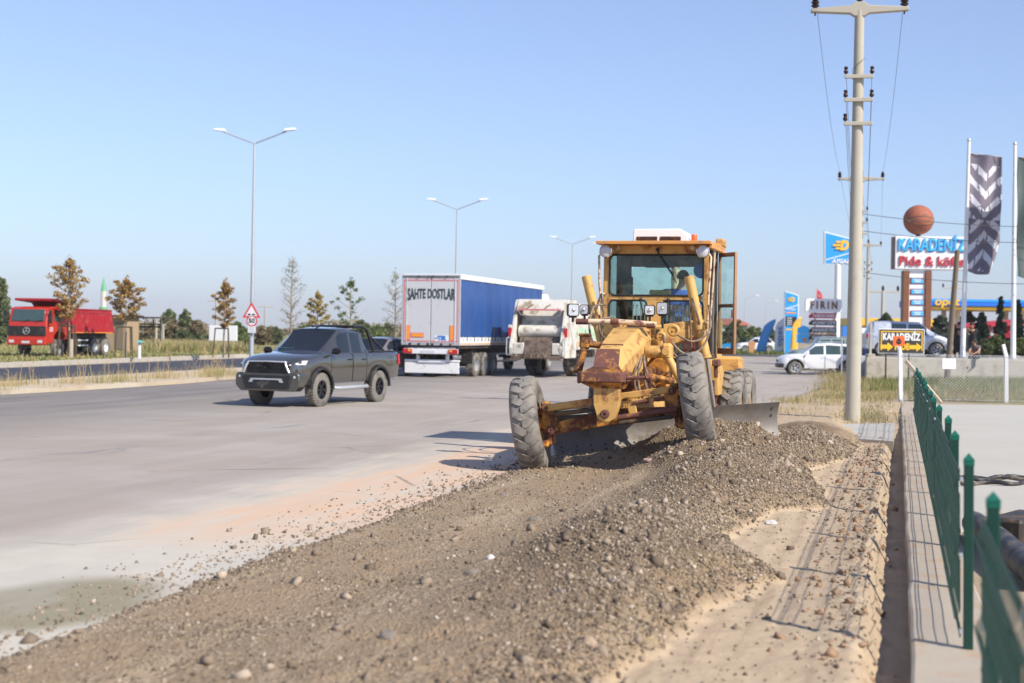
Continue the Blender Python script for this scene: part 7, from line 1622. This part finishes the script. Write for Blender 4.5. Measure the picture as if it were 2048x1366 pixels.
Js = dict(pelvis=(0, .0, .12), waist=(.0, -.03, .27), chest=(-.02, -.10, .46), neckb=(-.04, -.16, .59), neck=(-.05, -.18, .66), jaw=(-.07, -.22, .71), head=(-.07, -.22, .79), crown=(-.06, -.21, .86), shl=(-.20, -.12, .55), shr=(.16, -.12, .55), ell=(-.26, -.26, .34), elr=(.18, -.30, .34),
          wrl=(-.16, -.46, .22), wrr=(.02, -.48, .24), hal=(-.12, -.54, .20), har=(-.04, -.55, .22), hipl=(-.10, -.05, .10), hipr=(.10, -.05, .10), knl=(-.17, -.46, .12), knr=(.06, -.47, .12), anl=(-.20, -.44, -.34), anr=(.03, -.46, -.34), tol=(-.22, -.62, -.40), tor=(.02, -.64, -.40))
q = A(1953, 715, 64.25); person('person in a grey shirt sitting on the edge of the forecourt wall', Js, (M['greycloth'], M['blackcloth'], 0), (q.x, q.y - .02, 1.08), R(-35), group=pg)

# ================================================================ THINGS ON THE GROUND
M['blackpipe'] = pm('black_pipe', (.022, .022, .023), .5, var=.2, dirt=(.16, .13, .10), amt=.45)
for i in range(3):
    a0, a1 = G(1918, 962 + 5 * i), G(2120, 958 + 6 * i); k = MB(); n = 16
    k.tube([a0.lerp(a1, j / n) + Vector((0, .10 * math.sin(j * .9 + i * 2), .035 + .03 * (i == 1) + .012 * math.sin(j + i))) for j in range(n + 1)], .030, 8); tag(k.build('black_cable', M['blackpipe'], None, 60), ['nearest black cable lying across the concrete yard', 'middle black cable on the concrete yard, bulging upward', 'farthest black cable lying across the concrete yard'][2 - i], 'cable', 'black cables on the yard')
k = MB(); a0, a1 = G(1948, 1046, .12), G(2075, 1150, .12); k.tube([a0, a0.lerp(a1, .5) + Vector((0, .05, .03)), a1], .12, 14); tag(k.build('drain_pipe', M['blackpipe'], None, 60), 'thick black pipe lying on the soil behind the fence', 'pipe')
k = MB(); p = G(2038, 1085); k.box((p.x, p.y, .14), (.35, .9, .26), .03, ('Z', R(-38))); tag(k.build('concrete_block', M['darksteel'], None), 'dark block behind the nearest green post', 'block')
# wooden bits on the far dirt
k = MB(); p = G(1763, 757); k.box((p.x, p.y, .22), (1.15, .16, .05), .01, Rt('Z', 10) @ Rt('Y', -18)); tag(k.build('loose_board', M['wood'], None), 'loose board lying on the dirt beyond the pole', 'board')
def rock(px, py, r, m, label, z=None, sq=(1, 1, .6), cat='stone'):
    s0 = G(px, py, .1); s_, t_ = s0.dot(BD), s0.dot(AD)
    for _ in range(6):
        h = float(verge_h(np.array([s_]), np.array([t_]))[0][0]); s0 = G(px, py, h); s_, t_ = s0.dot(BD), s0.dot(AD)
    bm = bmesh.new(); bmesh.ops.create_icosphere(bm, subdivisions=2, radius=1)
    for v in bm.verts:
        n_ = mnoise.noise(v.co * 1.3 + Vector((px, py, 0))) * .45 + mnoise.noise(v.co * 3.1 + Vector((py, px, 0))) * .15; v.co = Vector((v.co.x * sq[0], v.co.y * sq[1], v.co.z * sq[2])) * r * (1 + n_)
    me = bpy.data.meshes.new('rock'); bm.to_mesh(me); bm.free(); me.materials.append(m); o = bpy.data.objects.new('rock', me); col.objects.link(o); o.location = s0 + Vector((0, 0, r * sq[2] * .15 - .008)); o.rotation_euler = (0, 0, px * .1)
    tag(o, label, cat, 'larger stones on the gravel')
M['rocktan'] = pm('tan_rock', (.36, .27, .19), .9, var=.2, scale=12, bump=.4); M['rockgrey'] = pm('grey_rock', (.20, .17, .14), .9, var=.25, scale=12, bump=.4); M['rockpale'] = pm('pale_rock', (.58, .55, .52), .9, var=.15, scale=12, bump=.3); M['rockpink'] = pm('pink_slab', (.46, .30, .24), .85, var=.15)
for a in ((1302, 921, .14, M['rockpink'], 'flat pinkish slab lying between the front wheels', None, (1.5, .8, .28)), (1570, 932, .085, M['rocktan'], 'upright tan stone at the foot of the heap by the blade', None, (.8, .8, 1.1)),
          (1070, 1041, .065, M['rockgrey'], 'dark clod on the left shoulder of the near heap', None, (1.2, .9, .7)), (982, 1117, .035, M['rockpale'], 'small white lump on the gravel left of the near heap', None, (1.1, .9, .9)), (945, 1147, .05, M['rockgrey'], 'dark clod below the white lump on the gravel', None, (1.3, .9, .7)),
          (1162, 1185, .04, M['rocktan'], 'tan angular stone in the middle of the near heap', None, (1.2, 1, .7)), (1123, 1184, .04, M['rockgrey'], 'grey stone left of the tan stone on the near heap', None, (1.2, 1, .7)), (1178, 1285, .045, M['rocktan'], 'pale brown stone low on the near heap', None, (1.1, 1, .8)),
          (1265, 1124, .04, M['rocktan'], 'upright cream stone on the crest of the near heap', None, (.8, .6, 1.0)), (775, 1273, .055, M['rockgrey'], 'dark clod on the trodden gravel at the bottom', None, (1.2, .9, .7)), (1228, 1164, .035, M['rockgrey'], 'rounded grey stone right of the middle of the heap', None, (1, 1, .8)),
          (1543, 1046, .06, M['rockpale'], 'pale lump on the sand beside the far heap', None, (1.1, 1, .6)), (1775, 1130, .075, M['rocktan'], 'broken tan slab standing at the trench edge', None, (1.0, .5, .9)), (1720, 1052, .05, M['rocktan'], 'tan clod on the sand beside the trench', None, (1.1, 1, .7)), (1008, 990, .05, M['rockgrey'], 'flat brown stone in front of the left front wheel', None, (1.4, 1, .5))): rock(*a)
# clods of soil along the trench
n = 330; t_c = 6 + 26 * rng.random(n) ** 1.2; s_c = -.42 + .17 * rng.normal(size=n); kp = (s_c < .02) & (s_c > -1.0) & (rng.random(n) < .25 + .75 * sst(8, 11, t_c)); s_c, t_c = s_c[kp], t_c[kp]
o = stones('soil_clods', s_c, t_c, .010 + .028 * rng.random(len(s_c)) ** 3, .35, 'reddish clods of soil along the trench beside the wall')
o.data.materials.clear(); M['clod'] = pm('soil_clod', (.34, .215, .13), .95, var=.25, scale=20, bump=.5, bscale=50); o.data.materials.append(M['clod'])

# ================================================================ VEGETATION
def leafmat(name, stops, rough=.7):
    t = NT(name); at = t.n('ShaderNodeAttribute', attribute_name='tone').outputs['Fac']; c = t.ramp(at, stops)
    d = t.n('ShaderNodeBsdfPrincipled'); t.l(c, d.inputs['Base Color']); d.inputs['Roughness'].default_value = rough; d.inputs['Specular IOR Level'].default_value = .25
    tr = t.n('ShaderNodeBsdfTranslucent'); t.l(c, tr.inputs[0]); mx = t.n('ShaderNodeMixShader'); mx.inputs[0].default_value = .30
    t.l(d.outputs[0], mx.inputs[1]); t.l(tr.outputs[0], mx.inputs[2]); t.l(mx.outputs[0], t.out.inputs[0]); return t.m
M['lf_oak'] = leafmat('autumn_oak_leaf', [(0, (.22, .115, .04)), (.4, (.42, .25, .085)), (.75, (.55, .36, .13)), (1, (.42, .38, .13))])
M['lf_yel'] = leafmat('yellowing_leaf', [(0, (.28, .20, .05)), (.5, (.52, .37, .10)), (1, (.44, .42, .13))])
M['lf_grn'] = leafmat('green_leaf', [(0, (.07, .11, .03)), (.5, (.17, .22, .075)), (.85, (.26, .29, .11)), (1, (.36, .34, .13))])
M['lf_drk'] = leafmat('dark_bush_leaf', [(0, (.06, .085, .035)), (.5, (.13, .155, .07)), (1, (.23, .24, .115))])
M['lf_brn'] = leafmat('brownish_bush_leaf', [(0, (.15, .115, .06)), (.5, (.27, .215, .125)), (1, (.36, .30, .18))])
M['lf_pop'] = leafmat('poplar_leaf', [(0, (.10, .13, .05)), (.5, (.20, .235, .105)), (1, (.32, .33, .17))])
M['lf_con'] = leafmat('conifer_needles', [(0, (.012, .026, .018)), (.6, (.03, .05, .035)), (1, (.06, .08, .05))])
M['lf_blu'] = leafmat('grey_green_leaf', [(0, (.05, .065, .045)), (.6, (.10, .12, .085)), (1, (.16, .17, .12))])
M['bark'] = pm('pale_bark', (.33, .27, .20), .9, var=.2, scale=8); M['barkdark'] = pm('dark_bark', (.10, .075, .05), .9, var=.25, scale=8)
M['gr_dry'] = leafmat('dry_grass', [(0, (.34, .25, .11)), (.5, (.52, .41, .20)), (1, (.62, .53, .30))]); M['gr_grn'] = leafmat('green_grass', [(0, (.10, .14, .035)), (.5, (.18, .22, .06)), (1, (.33, .31, .11))])
M['gr_mix'] = leafmat('patchy_grass', [(0, (.12, .14, .04)), (.5, (.30, .26, .10)), (1, (.45, .36, .17))]); M['gr_stalk'] = pm('dry_stalk', (.42, .30, .15), .9, var=.2)
def leaves(C, size, m, name, parent, jit=None, ar=1.5):
    """one four-cornered leaf at each centre, random attitude"""
    n = len(C); size = np.broadcast_to(size, (n,)) * rng.uniform(.6, 1.3, n)
    a = rng.normal(size=(n, 3)); a /= np.linalg.norm(a, axis=1)[:, None]; b = np.cross(a, rng.normal(size=(n, 3))); b /= np.linalg.norm(b, axis=1)[:, None]
    u = a * (size * ar * .5)[:, None]; v = b * (size * .5)[:, None]; nn = np.cross(a, b) * (size * .15)[:, None]
    P = np.stack([C - u, C - v * .9 + nn, C + u, C + v * .9 + nn], 1).reshape(-1, 3); F = np.arange(4 * n).reshape(n, 4)
    o = fast_mesh(name, P, F, m, parent); tn = rng.beta(2, 2, n); at = o.data.attributes.new('tone', 'FLOAT', 'POINT'); at.data.foreach_set('value', np.repeat(tn, 4).astype(np.float32)); return o
def clump(c, r, n, sq=(1, 1, .7)):
    d = rng.normal(size=(n, 3)); d /= np.linalg.norm(d, axis=1)[:, None]; return np.array(c)[None] + d * (r * rng.random(n) ** .45)[:, None] * np.array(sq)
def young_tree(px, ptop, pbase, Y, label, m, bare=.0, spread=.24, nb=22, dens=60, lsize=.13, z0=VZ, guard=False, first=.36, group='young street trees', bark='bark', name='young_tree'):
    b = A(px, pbase, Y); b.z = z0; h = A(px, ptop, Y).z - z0
    r = thing(name, label, 'tree', tuple(b), random.uniform(0, 6), group)
    k = MB(); tp = [(0, 0, 0)]; x = y = 0
    for i in range(1, 9):
        x += random.uniform(-.03, .03) * h / 6; y += random.uniform(-.03, .03) * h / 6; tp.append((x, y, h * i / 8))
    rr = [.014 * h * (1 - .9 * i / 8) + .006 for i in range(9)]; k.tube(tp, rr, 8)
    C = []
    for i in range(nb):
        f = first + (.97 - first) * (i + random.random()) / nb; p = Vector(tp[min(8, int(f * 8))]).lerp(Vector(tp[min(8, int(f * 8) + 1)]), f * 8 % 1); a = i * 2.4 + random.uniform(-.5, .5)
        prof = math.sin(math.pi * min(1, (f - first + .10) / (1.06 - first))) ** .7
        L = h * spread * prof * random.uniform(.65, 1.15); up = random.uniform(.35, .9)
        q = p + Vector((math.cos(a) * L, math.sin(a) * L, L * up)); mid = p.lerp(q, .5) + Vector((0, 0, -.04 * L)); k.tube([p, mid, q], [.0045 * h, .003 * h, .0012 * h], 5)
        for e in range(3):
            if random.random() < bare: continue
            cc = p.lerp(q, .35 + .3 * e); C.append(clump(cc, .042 * h * random.uniform(.7, 1.4), int(dens * random.uniform(.5, 1.3)), (1, 1, .6)))
            w = cc + Vector((random.uniform(-1, 1), random.uniform(-1, 1), random.uniform(.2, 1))) * .06 * h; k.tube([cc, w], [.002 * h, .0008 * h], 4)
    if bare < 1:
        C.append(clump(tp[8], .03 * h, dens // 2, (1, 1, 1.6)))
    k.build('trunk', M[bark], r, 60)
    if C: leaves(np.concatenate(C), lsize, m, 'crown', r)
    if guard:
        gt_ = thing('tree_guard', guard, 'tree guard', tuple(b), R(-20), 'timber tree guards on the verge')
        for q in range(3):
            a = R(90 + 120 * q); k = MB(); k.tube([(.62 * math.cos(a), .62 * math.sin(a), 0), (.50 * math.cos(a), .50 * math.sin(a), 1.75)], .045, 6); k.build('stake', M['barkdark'], gt_)
            a2 = R(90 + 120 * (q + 1)); k = MB(); k.tube([(.50 * math.cos(a), .50 * math.sin(a), 1.72), (.50 * math.cos(a2), .50 * math.sin(a2), 1.72)], .04, 6); k.build('cross_rail', M['barkdark'], gt_)
    return r
young_tree(138, 516, 717, 79, 'tallest brown young oak, standing before the tipper', M['lf_oak'], guard='timber guard around the oak before the tipper', dens=36, nb=30, spread=.175, lsize=.10)
young_tree(252, 558, 716, 80, 'brown young oak beside the kiosk', M['lf_oak'], guard='timber guard around the oak beside the kiosk', dens=48, nb=24, spread=.24, first=.42, lsize=.10)
young_tree(447, 562, 716, 84, 'slim brown young oak before the billboard', M['lf_oak'], guard='timber guard around the oak before the billboard', dens=34, nb=22, spread=.155, first=.36, lsize=.10)
young_tree(634, 584, 712, 92, 'yellowing young tree behind the pickup roof', M['lf_yel'], dens=44, nb=20, spread=.20, first=.25, lsize=.10)
young_tree(702, 558, 712, 92, 'loose green young tree behind the pickup bed', M['lf_grn'], dens=30, nb=22, spread=.24, first=.12, bare=.2, lsize=.10)
young_tree(583, 514, 712, 98, 'tall bare young tree left of the yellowing one', M['lf_brn'], dens=14, nb=40, spread=.14, first=.15, bare=.3, lsize=.06, bark='bark')
young_tree(790, 541, 712, 96, 'tall bare young tree beside the lorry rear', M['lf_brn'], dens=14, nb=40, spread=.14, first=.15, bare=.3, lsize=.06)
def big_bush(px, ptop, pbase, Y, wpx, label, m, n=2600, ls=.22, z0=VZ, shape=1.0, lob=9, group='bushes and trees beyond the verge', name='bush', cat='bush', stem=True, bark='barkdark'):
    b = A(px, pbase, Y); b.z = z0; h = max(.6, A(px, ptop, Y).z - z0); w = wpx / FPX * Y / 2
    r = thing(name, label, cat, tuple(b), 0, group); C = []
    for i in range(lob):
        f = (i + .5) / lob; zz_ = h * (.12 + .80 * f); wr_ = w * (math.sin(math.pi * (f * .86 + .12)) ** .6 if shape == 1 else (1 - f) ** .8 * .95 + .06 if shape == 2 else math.sin(math.pi * (f * .94 + .05)) ** .45)
        a = i * 2.4; cr = wr_ * (.62 if shape == 1 else .5); c = (math.cos(a) * (wr_ - cr) * .9, math.sin(a) * (wr_ - cr) * .9, zz_)
        C.append(clump(c, max(cr, .25 * h / lob), n // lob, (1, 1, max(.5, min(1.3, h / lob / max(cr, .05) * 1.0)))))
        for e in range(3):
            ca = random.uniform(0, 6.3); C.append(clump((math.cos(ca) * wr_ * .85, math.sin(ca) * wr_ * .85, zz_ + random.uniform(-.08, .10) * h), cr * .38, n // lob // 5))
    C = np.concatenate(C); C[:, 2] = np.maximum(C[:, 2], .05); leaves(C, ls, m, 'crown', r)
    k = MB(); k.tube([(0, 0, -.05), (.05, 0, h * .4), (0, .05, h * .85)], [.03 * h ** .7 + .02, .02 * h ** .7 + .01, .01], 6)
    for i in range(5): a = i * 1.3; k.tube([(0, 0, h * (.15 + .1 * i)), (math.cos(a) * w * .6, math.sin(a) * w * .6, h * (.35 + .1 * i))], [.02, .008], 4)
    k.build('trunk', M[bark], r, 60); return r
# left: poplars and bushes beyond the verge
bb_ = [(2, 548, 700, 130, 34, 'grey-green poplar at the left picture edge', 'lf_pop', 3, 14, 'poplar'), (-6, 600, 705, 115, 60, 'dark bush below the poplar at the picture edge', 'lf_drk', 1, 9, 'bush'), (336, 616, 700, 150, 36, 'narrow poplar right of the white posts', 'lf_pop', 3, 12, 'poplar'), (369, 617, 700, 155, 26, 'second narrow poplar left of the billboard', 'lf_pop', 3, 12, 'poplar'),
       (305, 648, 695, 140, 40, 'brownish bush behind the white posts', 'lf_brn', 1, 9, 'bush'), (342, 640, 695, 142, 44, 'brown loose bush below the first poplar', 'lf_brn', 1, 9, 'bush'), (365, 662, 696, 138, 42, 'dark green bush between poplar and billboard', 'lf_drk', 1, 9, 'bush'), (392, 640, 696, 145, 44, 'mauve-brown bush left of the billboard', 'lf_brn', 1, 9, 'bush'),
       (400, 668, 697, 128, 40, 'low dark bush at the billboard foot', 'lf_drk', 1, 8, 'bush'), (470, 644, 696, 140, 60, 'green bush behind the billboard', 'lf_grn', 1, 9, 'bush'), (485, 660, 697, 125, 40, 'bright green low bush right of the billboard', 'lf_grn', 1, 8, 'bush'), (520, 652, 697, 150, 56, 'brownish bush left of the pickup roof', 'lf_brn', 1, 9, 'bush'),
       (545, 655, 697, 155, 40, 'dark bush just above the pickup bonnet', 'lf_drk', 1, 9, 'bush'), (612, 650, 697, 160, 60, 'green bush behind the pickup windscreen', 'lf_grn', 1, 9, 'bush'), (660, 655, 697, 160, 60, 'low bush behind the yellowing tree', 'lf_brn', 1, 9, 'bush'), (722, 640, 700, 140, 46, 'dark tree right of the green young tree', 'lf_drk', 1, 10, 'bush'),
       (752, 650, 700, 150, 40, 'green bush behind the grey car', 'lf_grn', 1, 9, 'bush'), (776, 646, 700, 165, 30, 'narrow tree left of the lorry', 'lf_pop', 3, 10, 'poplar'), (280, 668, 697, 150, 50, 'dark bush behind the shelter', 'lf_drk', 1, 8, 'bush'), (235, 660, 697, 170, 60, 'dark tree behind the tipper body', 'lf_drk', 1, 8, 'bush')]
for (px, pt, pb_, Y, w, lab, m, shp, lob, nm) in bb_: big_bush(px, pt, pb_, Y, w, lab, M[m], 2200, .30 if Y > 120 else .24, VZ, shp, lob, name=nm, cat='tree' if nm == 'poplar' else 'bush')
# right: trees by the station
rr_ = [(1470, 640, 690, 200, 46, 'dark round tree right of the red-roofed house', 'lf_drk', 1, .18), (1505, 652, 692, 190, 50, 'green bush left of the blue feather flag', 'lf_grn', 1, .18), (1540, 655, 692, 210, 46, 'dark bush behind the white feather flag', 'lf_drk', 1, .18), (1460, 664, 694, 170, 30, 'low olive bush beside the small blue sign', 'lf_brn', 1, .18),
       (1772, 624, 690, 118, 40, 'dark green tree left of the restaurant column', 'lf_drk', 1, PZ), (1752, 640, 690, 122, 26, 'olive tree in front of the yellow roof', 'lf_grn', 1, PZ), (1880, 630, 700, 98, 50, 'grey-green tree behind the wooden pole', 'lf_blu', 1, PZ), (1875, 660, 712, 84, 60, 'grey-green shrub behind the van bonnet', 'lf_blu', 1, PZ), (1905, 650, 712, 90, 34, 'dark conifer-like shrub behind the standing people', 'lf_con', 2, PZ),
       (2000, 594, 690, 102, 30, 'tallest dark conifer right of the masts', 'lf_con', 2, PZ), (2036, 600, 690, 104, 28, 'dark conifer behind the right mast', 'lf_con', 2, PZ), (1962, 620, 700, 100, 44, 'broad dark conifer before the shop', 'lf_con', 2, PZ), (1935, 612, 690, 135, 34, 'pale tree behind the left mast', 'lf_blu', 1, PZ),
       (1990, 672, 715, 76, 36, 'bright green hedge bush behind the sitting person', 'lf_grn', 1, PZ), (1968, 680, 715, 74, 30, 'dark hedge bush beside the sitting person', 'lf_drk', 1, PZ), (2015, 684, 715, 75, 36, 'green hedge bush left of the right mast', 'lf_drk', 1, PZ), (2045, 678, 715, 77, 34, 'hedge bush at the right picture edge', 'lf_grn', 1, PZ)]
for (px, pt, pb_, Y, w, lab, m, shp, z0) in rr_: big_bush(px, pt, pb_, Y, w, lab, M[m], 2200, .10 + .0012 * Y, z0, shp, 12 if shp == 2 else 8, 'trees and shrubs by the station', 'conifer' if shp == 2 else 'shrub', 'tree' if pt < 650 else 'shrub')
# far belt of trees closing the horizon
C = []
for i in range(150):
    px = -500 + 3200 * i / 149; Y = rng.uniform(330, 430); b = A(px, 690, Y); h = rng.uniform(2, 5); C.append(clump((b.x, b.y, h * .45), h * .75, 90, (1.3, 1, .62)))
o = leaves(np.concatenate(C), .9, M['lf_brn'], 'treeline', None); tag(o, 'far dark belt of trees along the horizon', kind='stuff')
# ---------------------------------------------------------------- grass
def blades(P, hgt, w, m, name, label, lean=.35):
    n = len(P); az = rng.uniform(0, 6.283, n); ln = np.abs(rng.normal(0, lean, n)); d = np.stack([np.cos(az), np.sin(az), 0 * az], 1); sd_ = np.stack([-np.sin(az * 1.7), np.cos(az * 1.7), 0 * az], 1)
    top = P + d * (hgt * ln)[:, None] + np.array([0, 0, 1]) * hgt[:, None]; mid = P + d * (hgt * ln * .3)[:, None] + np.array([0, 0, 1]) * (hgt * .55)[:, None]
    V = np.stack([P - sd_ * (w / 2)[:, None], P + sd_ * (w / 2)[:, None], mid - sd_ * (w * .35)[:, None], mid + sd_ * (w * .35)[:, None], top], 1).reshape(-1, 3)
    F = (np.array([(0, 1, 3), (0, 3, 2), (2, 3, 4)])[None] + (np.arange(n) * 5)[:, None, None]).reshape(-1, 3)
    o = fast_mesh(name, V, F, m); a = o.data.attributes.new('tone', 'FLOAT', 'POINT'); a.data.foreach_set('value', np.repeat(rng.beta(2, 2, n), 5).astype(np.float32)); tag(o, label, kind='stuff'); return o
def tufts(cs, n, spread):
    out = []
    for c in cs: k = int(n * random.uniform(.5, 1.4)); q = np.zeros((k, 3)); q[:, :2] = rng.normal(0, spread, (k, 2)); out.append(q + np.array(c)[None])
    return np.concatenate(out)
# weeds along the back of the median
cs = []
for px in np.concatenate([rng.uniform(-40, 480, 12), rng.uniform(400, 478, 14), np.array([5, 95, 170, 205, 232, 300, 335, 350, 320])]):
    p0 = G(px, np.interp(px, [-260, 0, 235, 470], [789, 773, 757.5, 743.5]) + rng.uniform(-1, 9), .13); cs.append(tuple(p0))
P = tufts(cs, 80, .26); blades(P, rng.uniform(.06, .50, len(P)) ** 1.15, np.full(len(P), .012), M['gr_dry'], 'dry_weeds', 'dry yellow weeds along the back of the median')
P = tufts(cs[::5], 30, .25); blades(P, rng.uniform(.1, .5, len(P)), np.full(len(P), .015), M['gr_grn'], 'green_weeds', 'green weeds among the dry tufts on the median')
# tall seed stalks
st_ = MB()
for c in cs[::2]:
    for e in range(2): x, y = random.uniform(-.5, .5), random.uniform(-.2, .2); h = random.uniform(.5, 1.15); st_.tube([(c[0] + x, c[1] + y, c[2]), (c[0] + x + random.uniform(-.2, .2), c[1] + y, c[2] + h)], [.012, .005], 3); [st_.tube([(c[0] + x, c[1] + y, c[2] + h * f_), (c[0] + x + random.uniform(-.16, .16), c[1] + y, c[2] + h * (f_ + .12))], [.006, .004], 3) for f_ in (.55, .7, .8, .9)]
o = st_.build('seed_stalks', M['gr_stalk'], None, 0, normals=False); tag(o, 'thin dry seed stalks rising from the median weeds', kind='stuff')
# verge grass on the left, low and green near the kerb, dry mounds behind
n = 26000; pxs = rng.uniform(-60, 800, n); Yr = 64 + 70 * rng.random(n) ** 1.6; dd = np.array([tuple(A(a, 700, b)) for a, b in zip(pxs, Yr)]); dd[:, 2] = VZ
kx = np.array([p.x for p in vk]); ky = np.array([p.y for p in vk]); ok = dd[:, 1] > np.interp(dd[:, 0], kx, ky) + .4; dd = dd[ok]; Yr = Yr[ok]
hh = rng.uniform(.05, .16, len(dd)) + .18 * sst(88, 112, Yr) * rng.random(len(dd))
g_ = rng.random(len(dd)) < .62 - .25 * sst(90, 110, Yr); blades(dd[g_], hh[g_], np.full(g_.sum(), .07), M['gr_grn'], 'verge_grass', 'green grass of the far verge'); blades(dd[~g_], hh[~g_] * 1.2, np.full((~g_).sum(), .06), M['gr_dry'], 'verge_dry_grass', 'dry grass patches on the far verge')
cs = [tuple(A(px, 700, Y).xy) + (VZ,) for px, Y in zip(np.concatenate([rng.uniform(285, 335, 40), rng.uniform(395, 480, 40), rng.uniform(330, 400, 60)]), rng.uniform(100, 120, 140))]
P = tufts(cs, 80, .5); gg = P[:, 0] > -99; P[:, 2] += 0; i1 = rng.random(len(P)) < .5; blades(P[i1], rng.uniform(.25, .95, i1.sum()), np.full(i1.sum(), .05), M['gr_dry'], 'tall_dry_grass', 'tall dry grass mound beyond the verge'); blades(P[~i1], rng.uniform(.2, .8, (~i1).sum()), np.full((~i1).sum(), .05), M['gr_grn'], 'tall_green_grass', 'tall green weeds beyond the verge')
# right: dry grass round the pole and the wall, green weeds under the forecourt wall
cs = []
for px, py in zip(rng.uniform(1620, 1800, 260), rng.uniform(742, 800, 260)):
    if px < 1640 + (800 - py) * .2 or (1690 < px < 1716 and py > 800): continue
    cs.append(tuple(G(px, py, -.02)))
n_ = 70; cs += [tuple(ST(a_, b_, -.03)) for a_, b_ in zip(rng.uniform(-3.6, -.2, n_), rng.uniform(33.5, 47, n_))]
P = tufts(cs, 60, .34); i1 = rng.random(len(P)) < .86; hs_ = rng.uniform(.04, .22, len(P)) * (1 + .9 * (P[:, 1] > 52)) * (.4 + .9 * vnoise(P[:, 0] * .8, P[:, 1] * .8, 5)); blades(P[i1], hs_[i1], np.full(i1.sum(), .012), M['gr_dry'], 'dry_grass', 'dry yellow grass around the foot of the poles'); blades(P[~i1], hs_[~i1], np.full((~i1).sum(), .022), M['gr_grn'], 'sparse_green_grass', 'sparse green blades among the dry grass by the poles')
cs = [tuple(G(px, py, -.02)) for px, py in zip(rng.uniform(1700, 1760, 26), rng.uniform(822, 850, 26))] + [tuple(G(px, py, -.02)) for px, py in zip(rng.uniform(1685, 1730, 16), rng.uniform(832, 850, 16))]
P = tufts(cs[::2], 12, .12); blades(P, rng.uniform(.08, .34, len(P)), np.full(len(P), .007), M['gr_grn'], 'pole_weeds', 'green grass tuft at the foot of the near pole', .6)
cs = [tuple(A(px, 700, Y).xy) + (0,) for px, Y in zip(np.concatenate([rng.uniform(1740, 2110, 150), rng.uniform(1820, 1990, 70), rng.uniform(1960, 2048, 40)]), np.concatenate([rng.uniform(52, 63.5, 150), rng.uniform(56, 63, 70), rng.uniform(58, 63, 40)]))]
P = tufts(cs, 90, .40); i1 = rng.random(len(P)) < .62; hs_ = rng.uniform(.08, .52, len(P)) * (.6 + .5 * vnoise(P[:, 0] * .5, P[:, 1] * .5, 3)); blades(P[i1], hs_[i1], np.full(i1.sum(), .02), M['gr_grn'], 'wall_weeds', 'green weeds growing below the forecourt wall'); blades(P[~i1], hs_[~i1] * .8, np.full((~i1).sum(), .018), M['gr_dry'], 'wall_dry_grass', 'dry grass between the weeds and the chain-link fence')
n = 9000; q = np.array([tuple(G(a, b, -.02)) for a, b in zip(rng.uniform(1815, 2100, n), rng.uniform(770, 803, n))]); blades(q, rng.uniform(.04, .16, n), np.full(n, .025), M['gr_mix'], 'short_grass', 'short patchy grass behind the chain-link fence')
n = 5000; q = np.array([tuple(A(a, 700, b)) for a, b in zip(rng.uniform(1390, 1640, n), rng.uniform(138, 175, n))]); q[:, 2] = .18; blades(q, rng.uniform(.1, .3, n), np.full(n, .12), M['gr_grn'], 'station_grass', 'green grass around the feather flags')

# ================================================================ HAZE: thin summer dust in the air, a closed box round everything
hz = MB(); hz.box((0, 1500, 44), (7600, 6200, 92)); ho = hz.build('haze', None, None, 0)
t = NT('thin_dust_haze'); pv = t.n('ShaderNodeVolumePrincipled'); pv.inputs['Color'].default_value = (.93, .94, 1, 1); pv.inputs['Density'].default_value = .00022; pv.inputs['Anisotropy'].default_value = .1
t.l(pv.outputs[0], t.out.inputs['Volume']); ho.data.materials.append(t.m); tag(ho, 'thin pale dust haze in the air over the plain', kind='stuff')
